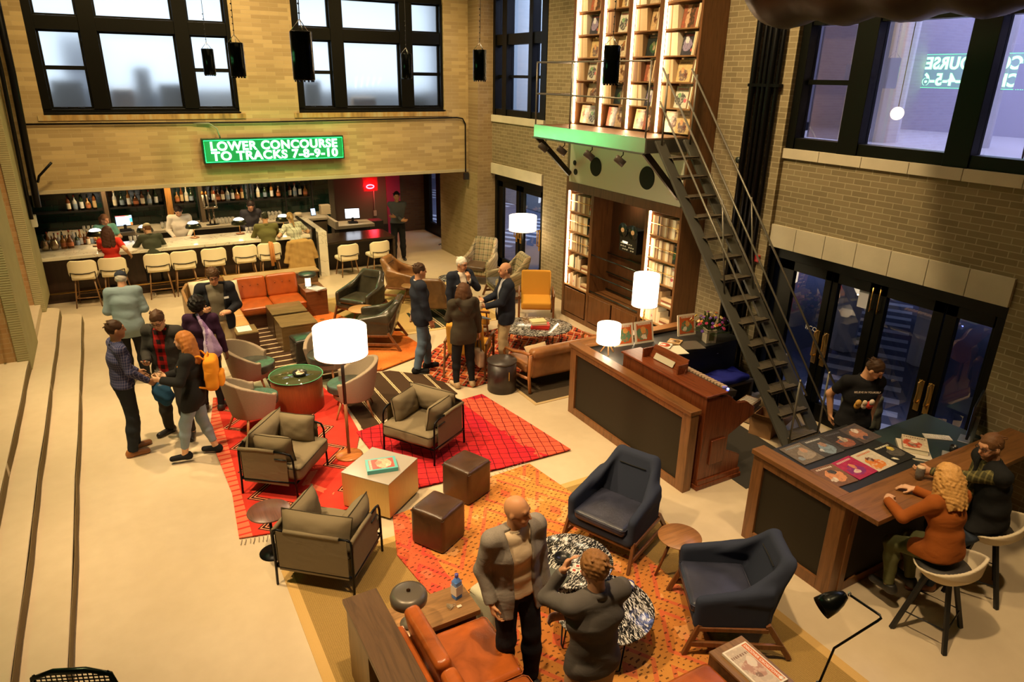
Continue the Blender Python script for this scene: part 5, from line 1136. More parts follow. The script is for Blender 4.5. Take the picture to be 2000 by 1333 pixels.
# ================================================================ PIPES, DUCT
def pipe(name, label, pts, r, m=None, cat='pipe', g=None): o = B().tube(pts, r, 12).build(name, m or BLACK()); return tag(o, label, cat, g)
pipe('conduit', 'thin black conduit running along the brick above the neon sign and down by the pier', [(-1.2, 15.56, 3.55), (1.8, 15.56, 3.535), (3, 15.56, 3.53), (7.3, 15.56, 3.565), (7.45, 15.56, 3.54), (7.52, 15.56, 3.42), (7.52, 15.56, 2.3)], .016)
tag(B().box(7.46, 7.58, 15.5, 15.575, 2.12, 2.28).build('junction_box', plain((.012, .012, .014), .5, name='black_box')), 'small black junction box at the lower end of the wall conduit', 'box')
pipe('conduit', 'short curved conduit feeding the neon sign from above', [(1.55, 15.56, 3.525), (1.85, 15.54, 3.52), (1.98, 15.5, 3.42), (2.02, 15.5, 3.22)], .014, plain((.25, .28, .2), .5, name='grey_conduit'))
pipe('drain_pipe', 'thick black pipe rising at the left end of the brick wall', [(-1.29, 15.42, 2.1), (-1.22, 15.42, 4.4), (-1.2, 15.42, 8.9)], .06)
pipe('drain_pipe', 'thinner black pipe beside the thick one at the left end of the brick wall', [(-1.42, 15.35, 1.9), (-1.36, 15.35, 4.4), (-1.34, 15.35, 8.9)], .035)
pipe('wall_bracket', 'short black angled bracket arm on the brick left of the sign', [(-1.2, 15.42, 2.55), (-1.16, 15.36, 2.66), (-.92, 15.3, 2.90)], .022, cat='bracket')
o = tag(B().box(-1.50, -1.36, 15.5, 15.62, 1.72, 1.94).build('wall_box', plain((.55, .55, .45), .5, name='pale_box'), bevel=.01), 'small pale box with a dark front on the stone pier edge by the bar', 'box')
for i, (y, r) in enumerate(((7.22, .045), (7.10, .03), (7.02, .03), (6.92, .05), (6.80, .03))):
    pipe('riser_pipe', ['thick black riser pipe farthest left in the bundle beside the record shelves', 'thin riser pipe second in the bundle', 'thin riser pipe in the middle of the bundle', 'thick black riser pipe, second from the doors in the bundle', 'thin riser pipe at the right edge of the bundle near the doors'][i],
         [(7.87, y, 0), (7.87, y, 8.95)], r, g='riser pipes on the right wall')
o = tag(B().box(7.83, 7.92, 6.74, 7.27, 4.42, 4.46).build('pipe_clamp', BLACK()), 'black strap clamp across the bundle of riser pipes', 'clamp')
o = tag(B().box(7.89, 7.93, 6.70, 6.78, 2.05, 2.15).build('fire_alarm', plain((.6, .02, .02), .4, name='alarm_red'), bevel=.008), 'small red alarm box low beside the riser pipes', 'alarm')
b = B(); n = 40
for i in range(n+1):
    pass
P = []
o = B(); prof = []
for i in range(60): prof.append((.62+.035*math.sin(i*1.35), i*.13))
o.lathe(prof, n=40); d = o.build('air_duct', metal((.045, .032, .018), .45, 'dark_duct')); d.location = (6.0, 5.35, 5.63); d.rotation_euler = (PI/2, 0, math.radians(4)); tag(d, 'large dark ribbed round air duct above the right doors', 'duct')
o = B().lathe([(0, 0), (.045, 0), (.045, .02), (0, .03)], n=20).build('wall_disc', plain((.02, .03, .025), .4, name='dark_disc')); o.location = (7.93, 7.35, 3.42); o.rotation_euler = (0, -PI/2, 0); tag(o, 'small round dark fitting on the brick right of the upper stair', 'fitting')
o = B().lathe([(0, 0), (.04, 0), (.04, .01), (0, .012)], n=20).build('wall_vent', plain((.06, .05, .035), .5, name='dark_disc')); o.location = (8.0, 11.75, .62); o.rotation_euler = (0, -PI/2, 0); tag(o, 'small round floor level vent in the brick left of the bookcase', 'vent')
# ================================================================ RECORD COUNTERS
DW = wood((.20, .085, .028), axis='y', name='counter_walnut', rough=.3); DWZ = wood((.19, .08, .027), axis='z', name='counter_walnut', rough=.34); DWX = wood((.21, .09, .03), axis='x', name='counter_walnut', rough=.28)
PANL = fabric((.026, .02, .012), rough=.6, scale=500, name='dark_panel', wr=0); BLT = plain((.016, .017, .018), .45, name='black_laminate')
t = thing('record_counter', 'long walnut counter with a big dark front panel and the organ behind it', 'counter', (0, 0, 0))
B().box(5.15, 5.31, 4.98, 7.40, 1.0, 1.05).build('top_rail', DW, t, bevel=.004); B().box(5.31, 7.45, 7.24, 7.40, 1.0, 1.05).build('side_rail', DWX, t, bevel=.004)
b = B().box(5.17, 5.29, 4.99, 5.13, 0, 1.0).box(5.17, 5.29, 7.25, 7.38, 0, 1.0).box(5.17, 5.29, 5.13, 7.25, .92, 1.0).box(5.17, 5.29, 5.13, 7.25, 0, .10); b.build('front_frame', DWZ, t, bevel=.004)
B().box(5.20, 5.27, 5.13, 7.25, .10, .92).build('front_panel', PANL, t); B().box(5.31, 7.4, 7.27, 7.37, 0, 1.0).build('side_panel', PANL, t)
B().box(5.31, 7.62, 6.55, 7.24, .94, .98).build('work_top', BLT, t, bevel=.003); B().box(6.25, 7.6, 6.62, 7.22, 0, .94).build('cabinet', BLT, t, bevel=.004)
b = B(); [b.tube([(x, 6.61, .80), (x+.03, 6.61, .80)], .008) for x in (6.62, 7.2)]; b.build('knob', CHROME(), t)
# organ
RED = wood((.20, .050, .016), axis='y', name='organ_mahogany', rough=.22); REDZ = wood((.15, .038, .012), axis='z', name='organ_mahogany', rough=.25)
t = thing('organ', 'red brown wooden organ console with a music rest behind the long record counter', 'organ', (0, 0, 0))
for y in (4.97, 6.42):
    prof = [(5.36, 0.12), (6.02, 0.12), (6.02, .30), (5.78, .42), (5.78, .62), (6.16, .80), (6.16, .90), (6.02, 1.00), (5.86, 1.02), (5.72, 1.14), (5.36, 1.20)]
    b = B(); n = len(prof); b.add([(x, y, z) for x, z in prof]+[(x, y+.05, z) for x, z in prof], [tuple(range(n)), tuple(range(n, 2*n))[::-1]]+[(i, i+n, (i+1) % n+n, (i+1) % n) for i in range(n)]); b.build('end_panel', REDZ, t, bevel=.006)
B().box(5.34, 6.06, 4.94, 6.5, 0, .06).box(5.36, 6.04, 4.95, 6.49, .06, .12).build('plinth', REDZ, t, bevel=.008)
B().box(5.50, 5.72, 4.945, 4.968, .3, .62).build('raised_panel', REDZ, t, bevel=.008)
B().box(5.36, 5.40, 5.02, 6.42, .12, 1.20).build('back_board', REDZ, t, bevel=.004); B().box(5.34, 5.66, 4.95, 6.50, 1.19, 1.215).build('lid', RED, t, bevel=.006)
B().hexa([(5.66, 5.02, 1.12), (5.86, 5.02, 1.08), (5.86, 6.42, 1.08), (5.66, 6.42, 1.12), (5.66, 5.02, 1.19), (5.88, 5.02, 1.15), (5.88, 6.42, 1.15), (5.66, 6.42, 1.19)]).build('stop_board', plain((.03, .025, .02), .35, name='organ_black'), t)
B().box(5.40, 6.0, 5.02, 6.42, .78, .86).build('key_bed', RED, t)
b = B(); [b.box(5.88, 6.0, 5.1+i*.0255, 5.123+i*.0255, .86, .875) for i in range(50)]; b.build('key_row', plain((.8, .75, .62), .3, name='ivory'), t)['kind'] = 'stuff'
b = B()
for i in range(17): y = 5.12+i*.05; b.hexa([(5.74, y, 1.176), (5.82, y, 1.162), (5.82, y+.032, 1.162), (5.74, y+.032, 1.176), (5.74, y, 1.198), (5.82, y, 1.184), (5.82, y+.032, 1.184), (5.74, y+.032, 1.198)])
b.build('stop_tab_row', plain((.75, .55, .38), .3, name='stop_tabs'), t)['kind'] = 'stuff'
B().lathe([(0, 0), (.012, 0), (.012, .01), (0, .014)], (5.78, 5.07, 1.17), n=14).build('blue_light', emit((.15, .2, 1), 25, 'blue_led'), t)
b = B()
pts = [(5.60, 1.215), (5.60, 1.33)]
b.hexa([(5.55, 5.55, 1.215), (5.57, 5.55, 1.215), (5.57, 6.25, 1.215), (5.55, 6.25, 1.215), (5.64, 5.60, 1.36), (5.66, 5.60, 1.36), (5.66, 6.20, 1.36), (5.64, 6.20, 1.36)]); b.build('music_rest', RED, t, bevel=.004)
for y in (5.57, 6.2): B().box(5.46, 5.62, y, y+.025, 1.215, 1.33).build('rest_bracket', RED, t, bevel=.004)
B().hexa([(5.535, 5.75, 1.225), (5.54, 5.75, 1.225), (5.54, 6.1, 1.225), (5.535, 6.1, 1.225), (5.575, 5.75, 1.29), (5.58, 5.75, 1.29), (5.58, 6.1, 1.29), (5.575, 6.1, 1.29)]).build('name_plate', plain((.6, .55, .42), .4, name='ivory_plate'), t)
# near counter
t = thing('record_counter', 'walnut record counter with an album tray and drinking ledge where two people sit', 'counter', (0, 0, 0))
B().box(5.14, 5.31, 3.12, 4.10, 1.0, 1.05).build('top_rail', DW, t, bevel=.004)
B().prism([(5.14, 2.72), (7.98, 2.72), (7.98, 3.12), (5.31, 3.12), (5.14, 3.12)], 1.0, 1.05).build('drinking_ledge', DWX, t, bevel=.004)
b = B().box(5.17, 5.30, 3.96, 4.09, 0, 1.0).box(5.17, 5.30, 3.04, 3.18, 0, 1.0).box(5.17, 5.30, 3.18, 3.96, .90, 1.0).box(5.17, 5.30, 3.18, 3.96, 0, .12); b.build('front_frame', DWZ, t, bevel=.004)
B().box(5.20, 5.28, 3.18, 3.96, .12, .90).build('front_panel', PANL, t)
B().box(5.30, 5.38, 3.03, 3.10, 0, 1.0).box(5.38, 7.95, 3.03, 3.10, 0, .10).box(5.38, 7.95, 3.03, 3.10, .92, 1.0).build('side_frame', DWZ, t, bevel=.004)
B().box(5.38, 7.95, 3.05, 3.08, .10, .92).build('side_panel', PANL, t)
B().hexa([(5.33, 3.16, .93), (6.5, 3.16, .93), (6.5, 4.02, .93), (5.33, 4.02, .93), (5.33, 3.16, .99), (6.5, 3.16, .99), (6.5, 4.02, 1.03), (5.33, 4.02, 1.03)]).build('record_tray', BLT, t, bevel=.004)
B().box(5.35, 6.45, 3.2, 4.0, 0, .93).build('cabinet', BLT, t)
t = thing('work_desk', 'dark low desk behind the near record counter with a computer and books', 'desk', (0, 0, 0))
B().box(6.56, 7.95, 3.14, 3.98, .80, .84).build('desktop', plain((.03, .045, .05), .4, name='slate_laminate'), t, bevel=.003)
for x in (6.62, 7.85):
    for y in (3.2, 3.9): B().box(x, x+.05, y, y+.05, 0, .8).build('leg', BLACK(), t)

# ================================================================ PEOPLE
def skinmat(c):
    key = ('skin', c)
    if key in MC: return MC[key]
    s = Sh('skin', .5, 0, .35); a = s.nt.nodes.new('ShaderNodeAttribute'); a.attribute_name = 'Col'; s.col(a.outputs['Color'])
    s.p.inputs['Subsurface Weight'].default_value = .06; s.p.inputs['Subsurface Radius'].default_value = (.02, .008, .004); MC[key] = s.m; return s.m
def ik(a, t, l1, l2, pole):
    a, t, pole = Vector(a), Vector(t), Vector(pole); d = t-a; L = min(d.length, (l1+l2)*.995)
    if L < 1e-4: L = 1e-4
    dn = d.normalized(); x = (l1*l1-l2*l2+L*L)/(2*L); h = math.sqrt(max(l1*l1-x*x, 0)); p = pole-dn*pole.dot(dn); p.normalize()
    return a+dn*x+p*h, a+dn*L
def hand(ps, w, d, n, side, curl, u):
    w = Vector(w); d = Vector(d).normalized(); n = Vector(n); n = (n-d*n.dot(d)).normalized(); t = d.cross(n)*side; T = tuple(t)
    ps.append(('c', tuple(w+d*.012), tuple(w+d*.078*u), .019*u, .0205*u, {'lat': T, 's': 1.85, 'k': .012}))
    for i, (o, L) in enumerate(((.030, .9), (.010, 1.0), (-.0105, .94), (-.030, .76))):
        p = w+d*(.088-.004*abs(i-1))*u+t*o*u; a = .12+curl*.45*(1+.12*i)
        for k, (l, r) in enumerate(((.042, .0092), (.027, .0085), (.021, .0075))):
            q = p+(d*math.cos(a)+n*math.sin(a))*l*L*u; ps.append(('c', tuple(p), tuple(q), r*u, (r-.0008)*u, {'k': .003})); p = q; a += curl*(.75 if k == 0 else .55)+.05
    p = w+d*.022*u+t*.026*u; q = p+(d*.62+t*.62+n*.42).normalized()*.045*u; r = q+(d*.9+t*(.15-.2*curl)+n*(.3+.3*curl)).normalized()*.032*u
    ps.append(('c', tuple(p), tuple(q), .0135*u, .0105*u, {'k': .008})); ps.append(('c', tuple(q), tuple(r), .0105*u, .009*u, {'k': .003}))
def person(label, x, y, fd, H=1.75, hip=None, lean=0., side=0., feet=((-.11, 0), (.11, 0)), ft=(.15, -.15), hands=(None, None), hd=(None, None), hn=(None, None), curl=(.5, .5), poles=(None, None),
           head=(0, 0), top=None, sleeve='long', jacket=None, jopen=.07, jhem=.0, pants=None, shoe=None, skin=(.56, .30, .17), hair=('short', (.05, .03, .02)), bw=1., fat=0., res=.0115, fem=0, z=0, hem=.02, cuff=.075, kw=None, beard=None, zb=0):
    u = H/1.75; root = thing('person', label, 'person', (x, y, z), face(*fd)); hipz = hip if hip else .945*u
    up = Vector((math.sin(side), math.sin(lean)*math.cos(side), math.cos(lean)*math.cos(side))); X1 = Vector((1, 0, 0)); X1 = (X1-up*X1.dot(up)).normalized(); F1 = up.cross(X1)
    hc = Vector((0, 0, hipz)); P = lambda a, b=0, c=0: hc+X1*b*u+F1*c*u+up*a*u
    waist, chest, nb = P(.13), P(.33), P(.52); sw = .172*bw
    SH = [P(.475, s*sw) for s in (-1, 1)]; Mh = Matrix((X1, F1, up)).transposed() @ Matrix.Rotation(head[0], 3, 'Z') @ Matrix.Rotation(-head[1], 3, 'X')
    hcen = nb+up*.048*u+(Mh @ Vector((0, .025, .105)))*u; hp = lambda a, b, c: tuple(hcen+(Mh @ Vector((a, b, c)))*u); MH = [list(r) for r in Mh]; L = tuple(X1); D = {'lat': L}
    HJ = [P(-.02, s*.088) for s in (-1, 1)]; sit = hipz < .8*u and (kw or {}).get('sit', 1)
    KN, AN = [], []
    for i, s in enumerate((-1, 1)):
        fx, fy = feet[i][:2]; fz = (feet[i][2] if len(feet[i]) > 2 else 0)+.075*u; k, a = ik(HJ[i], (fx, fy, fz), .43*u, .425*u, (.25*s if sit else .05*s, 1, 0.35 if sit else 0)); KN.append(k); AN.append(a)
    EL, WR, HD = [], [], []
    for i, s in enumerate((-1, 1)):
        tgt = hands[i] if hands[i] else (s*(.255*bw+fat), .03+lean*.25, hipz-.06*u); pl = poles[i] or (s*.55, -.75, -.35)
        e, w = ik(SH[i], tgt, .285*u, .255*u, pl); EL.append(e); WR.append(w); HD.append(Vector(hd[i]) if hd[i] else (w-e).normalized())
    def toe(i, l=.17): s = (-1, 1)[i]; return Vector((AN[i].x-math.sin(ft[i])*l*u, AN[i].y+math.cos(ft[i])*l*u, AN[i].z-.045*u))
    def torso(g, k=.05):
        return [('c', tuple(P(-.01)), tuple(waist), (.104+fat)*u+g, (.098-.012*fem+fat)*u+g, {'lat': L, 's': 1.36, 'k': k}), ('c', tuple(waist), tuple(chest), (.100-.014*fem+fat)*u+g, .106*u+g, {'lat': L, 's': 1.4*bw, 'k': k}),
                ('c', tuple(chest), tuple(P(.44)), .106*u+g, .07*u+g, {'lat': L, 's': 1.5*bw, 'k': k}), ('c', tuple(SH[0]), tuple(SH[1]), .056*u+g, .056*u+g, {'k': k})]+([('e', tuple(P(.33, s*.07, .075)), (.055*u+g, .05*u+g, .055*u+g), {'k': .05}) for s in (-1, 1)] if fem else [])
    def legs(g0, g1, cut=0):
        o = []
        for i in (0, 1):
            o += [('c', tuple(HJ[i]), tuple(KN[i]), .084*u+g0, .056*u+g0, {'k': .03}), ('c', tuple(KN[i]), tuple(KN[i].lerp(AN[i], .35)), .055*u+g0, .056*u+g1, {'k': .03}),
                  ('c', tuple(KN[i].lerp(AN[i], .35)), tuple(AN[i].lerp(KN[i], (cuff-.075)/.4) if cut else AN[i]), .056*u+g1, .038*u+g1, {'k': .03, 'cut': cut})]
        return o
    def arms(g, full=1, cut=0):
        o = []
        for i in (0, 1):
            e = EL[i] if full else SH[i].lerp(EL[i], .72)
            o.append(('c', tuple(SH[i]), tuple(e), .052*u+g, .041*u+g*(1 if full else 1.4), {'k': .03, 'cut': 0 if full else 1}))
            if full: o.append(('c', tuple(EL[i]), tuple(WR[i]), .042*u+g, .028*u+g, {'k': .02, 'cut': cut}))
        return o
    # body: one continuous surface
    ps = torso(0)+legs(0, 0)+arms(0)
    ps += [('c', tuple(nb-up*.04*u), hp(0, -.02, -.05), .058*u, .052*u, {'k': .03}), ('e', hp(0, -.008, .022), (.075*u, .094*u, .098*u), {'M': MH}), ('c', hp(0, .025, -.02), hp(0, .052, -.085), .056*u, .030*u, {'k': .03}),
           ('c', hp(-.028, .06, -.045), hp(.028, .06, -.045), .026*u, .026*u, {'k': .02}), ('c', hp(-.03, .072, .032), hp(.03, .072, .032), .016*u, .016*u, {'k': .015}), ('c', hp(0, .086, .018), hp(0, .104, -.024), .008*u, .0115*u, {'k': .008}),
           ('e', hp(-.075, -.005, -.005), (.011*u, .018*u, .030*u), {'M': MH, 'k': .008}), ('e', hp(.075, -.005, -.005), (.011*u, .018*u, .030*u), {'M': MH, 'k': .008}),
           ('c', hp(-.018, .079, -.055), hp(.018, .079, -.055), .008*u, .008*u, {'k': .006}), ('e', hp(-.031, .094, .010), (.013*u,)*3, {'sub': 1, 'k': .012}), ('e', hp(.031, .094, .010), (.013*u,)*3, {'sub': 1, 'k': .012})]
    for i, s in enumerate((-1, 1)):
        hand(ps, WR[i], HD[i], hn[i] or (-s, .15, 0) , s, curl[i], u); ps.append(('c', tuple(AN[i]-Vector((0, .02, .02))), tuple(toe(i, .135)), .030*u, .022*u, {'k': .02}))
    body = meshobj('body', blob(ps, res), skinmat(skin), root)
    V = np.empty(len(body.data.vertices)*3, np.float32); body.data.vertices.foreach_get('co', V); V = V.reshape(-1, 3); q = (V-np.array(hcen))@np.array(MH)/u
    col = np.tile(np.array([*skin, 1], np.float32), (len(V), 1)); fr = q[:, 1] > .05; hcx = np.array(hair[1])
    def paint(mask, c, w=1.): col[mask, :3] = col[mask, :3]*(1-w)+np.array(c)*w
    paint(fr & (np.abs(q[:, 2]+.055) < .008) & (np.abs(q[:, 0]) < .024), (skin[0]*.75, skin[1]*.45, skin[2]*.45), .8)
    paint(fr & (np.abs(q[:, 2]-.036) < .006) & (np.abs(np.abs(q[:, 0])-.033) < .019), hcx, .8)
    paint(fr & (np.abs(q[:, 2]-.012) < .0085) & (np.abs(np.abs(q[:, 0])-.031) < .015), (.035, .025, .02), .95)
    paint((np.abs(q[:, 0]) < .06) & fr & (np.abs(q[:, 2]+.01) < .05), (skin[0]*1.05, skin[1]*.86, skin[2]*.84), .4)
    if beard: paint((q[:, 1] > -.01) & (q[:, 2] < -.035) & (q[:, 2] > -.13) & ~((np.abs(q[:, 2]+.055) < .009) & (np.abs(q[:, 0]) < .024)) & (np.linalg.norm(q, axis=1) < .16), beard[0], beard[1])
    at_ = body.data.color_attributes.new('Col', 'FLOAT_COLOR', 'POINT'); at_.data.foreach_set('color', col.ravel())
    def skirt(g, h):
        pr = [(P(.13), P(-.06), (.100+fat)*u+g, (.103+fat)*u+g, 1.34)]+[(HJ[i], HJ[i].lerp(KN[i], .40), .084*u+g+.004, .076*u+g+.004, 1) for i in (0, 1)]
        hcn = np.array(hc, np.float32); un = np.array(up, np.float32)
        def fn(Pp):
            d = None
            for a, b_, ra, rb_, sc in pr:
                e = d_cone(Pp, a, b_, ra, rb_, L if sc != 1 else None, sc); d = e if d is None else smin(d, e, .05)
            return np.maximum(d, -((Pp-hcn)@un)-h*u)
        lo = np.array(hc)-.42; hi = np.array(hc)+.42; return [('f', tuple(lo), tuple(hi), fn, {'k': .02})]
    # trousers
    if pants: meshobj('trousers', blob([('c', tuple(P(-.02)), tuple(P(.10)), (.108+fat)*u+.006, (.098+fat)*u+.004, {'lat': L, 's': 1.36, 'cut': 1})]+legs(.016, .020 if not fem else .008, 1), res, noise=(.0028, 24)), pants, root)
    for i in (0, 1):
        a = AN[i]-Vector((0, 0, .048*u)); dv = Vector((-math.sin(ft[i]), math.cos(ft[i]), 0)); s_ = [('c', tuple(a-dv*.045*u+Vector((0, 0, .012))), tuple(a+dv*.155*u), .044*u, .037*u, {'k': .02}), ('c', tuple(a-dv*.03*u), tuple(a-dv*.02*u+Vector((0, 0, .055*u))), .043*u, .043*u, {'k': .03, 'cut': 1})]
        zf = a.z-.030*u; o = meshobj('shoe', blob(s_, .009, post=lambda F, Pp: np.maximum(F, zf-Pp[..., 2])), shoe or plain((.02, .018, .016), .5, name='black_leather'), root)
    # top
    if top:
        hemp = skirt(.020, .02+hem) if not (jacket and hem > .05) else skirt(.020, .03)
        tm = torso(.013)[1:]+[('c', tuple(waist), tuple(P(.02)), (.092+fat)*u+.014, (.10+fat)*u+.012, {'lat': L, 's': 1.36, 'cut': 1})]+hemp+arms(.010, sleeve != 'short', 1)+[('c', tuple(nb-up*.05*u), tuple(nb+up*.012*u), .07*u, .062*u, {'k': .02, 'cut': 1})]
        if not fem and not (jacket and jopen == 0):
            cb = B().lathe([(.064*u, -.02*u), (.078*u, -.022*u), (.071*u, .026*u), (.063*u, .028*u), (.064*u, -.02*u)], n=22, sx=1.08).build('collar', top, root); cb.location = nb-up*.012*u; cb.rotation_euler = (Matrix((X1, F1, up)).transposed() @ Matrix.Rotation(-.22, 3, 'X')).to_euler()
        if sleeve == 'none': tm = tm[:-3]+tm[-1:]
        meshobj('shirt', blob(tm, res, noise=(.003, 22)), top, root)
    if jacket:
        jm = torso(.026)[1:]+skirt(.032, .13+jhem)+(arms(.019, 1, 1) if not (kw or {}).get('vest') else [])+[('c', tuple(nb-up*.05*u), tuple(nb+up*.02*u), .08*u, .07*u, {'k': .02, 'cut': 1})]
        x1, f1, u1, h0 = [np.array(v, np.float32) for v in (X1, F1, up, hc)]
        def cutf(F, Pp):
            q = Pp-h0; xx = np.abs(q@x1); yy = q@f1; zz = q@u1/u; wd = jopen+np.clip(zz-.30, 0, 1)*.10+np.clip(-zz+.0, 0, .3)*.12
            F = F-.007*np.clip(1-np.abs(xx-wd-.022)/.024, 0, 1)*(zz > .08)*(yy > .02)
            return np.maximum(F, -np.maximum(xx-wd, -(yy-.035)))
        o = meshobj('jacket', blob(jm, res, noise=(.0032, 20), post=cutf if jopen > 0 else None), jacket, root)
    # hair
    st, hcol = hair; hm = fabric(hcol, rough=.55, scale=90, var=.5, name='hair', bump=.8, wr=.6); E3 = lambda c, r, **k: ('e', hp(*c), tuple(v*u for v in r), dict(M=MH, **k)); hs = None
    if st in ('short', 'curly', 'long', 'wavy', 'pony', 'afro'):
        g = {'short': 0, 'curly': .006, 'long': .004, 'wavy': .008, 'pony': .002, 'afro': .03}[st]
        hs = [E3((0, -.014, .032), (.080+g, .098+g, .096+g))]
        if st == 'long': hs += [('c', hp(0, -.06, .0), hp(0, -.115, -.26), .08*u, .062*u, {'lat': L, 's': 1.35, 'k': .03}), ('c', hp(-.07, -.01, .02), hp(-.085, -.02, -.19), .034*u, .028*u, {}), ('c', hp(.07, -.01, .02), hp(.085, -.02, -.19), .034*u, .028*u, {})]
        if st == 'wavy': hs += [('c', hp(0, -.05, .0), hp(0, -.075, -.19), .085*u, .085*u, {'lat': L, 's': 1.3, 'k': .03}), ('c', hp(-.08, .0, .02), hp(-.10, .01, -.15), .04*u, .04*u, {}), ('c', hp(.08, .0, .02), hp(.10, .01, -.15), .04*u, .04*u, {})]
        if st == 'pony': hs += [('c', hp(0, -.11, .03), hp(0, -.15, -.03), .028*u, .03*u, {}), ('c', hp(0, -.15, -.03), hp(.01, -.13, -.24), .03*u, .014*u, {'k': .03})]
        hs += [E3((0, .095, -.035), (.07, .055, .085), sub=1, k=.015)]
        if st in ('short', 'curly', 'afro', 'pony'): hs += [E3((0, .02, -.10), (.12, .10, .085), sub=1, k=.015)]
        rr = random.Random(len(label))
        if st in ('wavy', 'long'):
            wv = 1 if st == 'wavy' else .15
            for k_ in range(30):
                a = PI*.98+(k_/29-.5)*PI*(1.15 if wv == 1 else .95); a2 = a+rr.uniform(-.1, .1); pp = hp(.04*math.sin(a), .03*math.cos(a)-.01, .11)
                for j_ in range(1, 9):
                    t_ = j_/8; R_ = .045+.065*min(1, t_*2.2)**.7+.006*wv*math.sin(t_*17+k_*2.1)+(0 if wv == 1 else .012*t_); zz_ = .115-(.33 if wv == 1 else .38)*t_**1.15-.02*(k_ % 3)*t_
                    q_ = hp(R_*1.12*math.sin(a2+.16*wv*math.sin(t_*14+k_)), R_*1.0*math.cos(a2+.16*wv*math.sin(t_*14+k_))-.015-.02*t_, zz_); hs.append(('c', pp, q_, .0135*u, .0125*u, {'k': .004})); pp = q_
        if st in ('curly', 'short'):
            for k_ in range(90 if st == 'curly' else 40):
                a = rr.uniform(0, 2*PI); e_ = rr.uniform(.15, 1.25); d_ = (math.cos(a)*math.sin(e_), math.sin(a)*math.sin(e_), math.cos(e_))
                if d_[1] > .55 and d_[2] < .6: continue
                p0_ = (d_[0]*.074, d_[1]*.090-.014, d_[2]*.09+.03); am = .035; p1_ = (p0_[0]+rr.uniform(-am, am), p0_[1]+rr.uniform(-.05, .01), p0_[2]+rr.uniform(-.02, .004))
                hs.append(('c', hp(*p0_), hp(*p1_), (.013 if st == 'curly' else .011)*u, .006*u, {'k': .006}))
    elif st == 'fringe': hs = [E3((0, -.018, .010), (.079, .096, .082)), E3((0, .03, .085), (.072, .11, .065), sub=1, k=.01), E3((0, .075, .0), (.09, .06, .12), sub=1, k=.01), E3((0, .01, -.11), (.12, .10, .085), sub=1, k=.01)]
    elif st == 'cap':
        hs = [E3((0, -.016, .010), (.078, .094, .088)), E3((0, .06, -.02), (.10, .07, .15), sub=1, k=.01), E3((0, .01, -.12), (.12, .10, .085), sub=1, k=.01)]
        cm = kw['cap']; meshobj('cap', blob([E3((0, -.012, .045), (.084, .102, .082)), ('f', tuple(np.array(hp(0, .08, .04))-.1), tuple(np.array(hp(0, .08, .04))+.1), lambda Pp: d_ell(Pp, hp(0, .11*kw.get('cd', 1), .045), (.065*u, .07*u, .008), np.array(MH)), {'k': .006})], .008,
              post=lambda F, Pp: np.maximum(F, .028-(((Pp-np.array(hcen, np.float32))@np.array(MH, np.float32))/u)[..., 2])), cm, root)
    nz = {'curly': (.004, 120), 'wavy': (.004, 120), 'afro': (.008, 80), 'long': (.002, 60)}.get(st, (.002, 70))
    if hs: meshobj('hair', blob(hs, min(res, .009), k=.012, noise=nz), hm, root)
    if kw and kw.get('glasses'):
        b = B()
        for s in (-1, 1): b.tube([hp(s*.034+.024*math.cos(a), .092, .012+.016*math.sin(a)) for a in np.linspace(0, 2*PI, 13)], .0028, 5, cap=False).tube([hp(s*.058, .09, .018), hp(s*.078, .0, .012)], .0025, 5)
        b.tube([hp(-.01, .098, .015), hp(.01, .098, .015)], .0025, 5).build('glasses', plain((.01, .01, .01), .3, name='black_frames'), root)
    root_info[label] = dict(wr=[Vector(w) for w in WR], hd=HD, sh=SH, hp=hp, P=P, root=root, u=u); return root
root_info = {}
def w2(root, p): return Matrix.Translation(root.location) @ Matrix.Rotation(root.rotation_euler.z, 4, 'Z') @ Vector(p)
FB = lambda c, **k: fabric(c, **k)
def check(c1, c2, c3, k=18, name='checked_cloth', thin=.18):
    key = ('chk', c1, c2, c3, k)
    if key in MC: return MC[key]
    s = Sh(name, .9, 0, .15); a = ((s.x+s.y)*k).fr().lt(thin); b = (s.z*k).fr().lt(thin); s.col(s.mix(a*.6+b*.4, c1, c2)); 
    if thin > .3: s.col(s.mix((a*.5+b*.5), c1, c2))
    MC[key] = s.m; return s.m
DENIM = fabric((.20, .27, .30), scale=200, var=.2, name='pale_denim'); JEAN = fabric((.10, .15, .22), scale=200, var=.3, name='blue_denim'); JEANL = fabric((.22, .29, .35), scale=200, var=.3, name='light_denim')
BLK = fabric((.012, .012, .014), name='black_cloth'); NVY = fabric((.018, .022, .035), scale=300, var=.3, name='navy_wool_cloth'); KHK = fabric((.48, .36, .20), scale=200, var=.15, name='khaki_twill'); WHT = fabric((.78, .70, .58), scale=200, var=.08, name='white_cotton'); CHAR = fabric((.035, .033, .03), name='charcoal_cloth')
TANSH = leather((.30, .11, .03), .35, name='tan_shoe_leather'); BKSH = leather((.015, .013, .012), .35, name='black_shoe_leather')
SK1 = (.60, .31, .17); SK2 = (.66, .38, .22); SKD = (.16, .075, .04); SKM = (.45, .23, .12)
person('man in a pale denim jacket and dark cap seen from behind near the steps', -.15, 11.3, (.1, 1), 1.76, lean=.14, head=(0, .35), hands=((-.17, .28, 1.08), (.17, .28, 1.08)), poles=((-.45, -.7, -.9), (.45, -.7, -.9)), top=DENIM, hem=.12, jacket=DENIM, jopen=0, jhem=.08, pants=BLK, hair=('cap', (.5, .45, .38)), kw=dict(cap=fabric((.03, .035, .05), name='navy_cap')), bw=1.02, fat=.005)
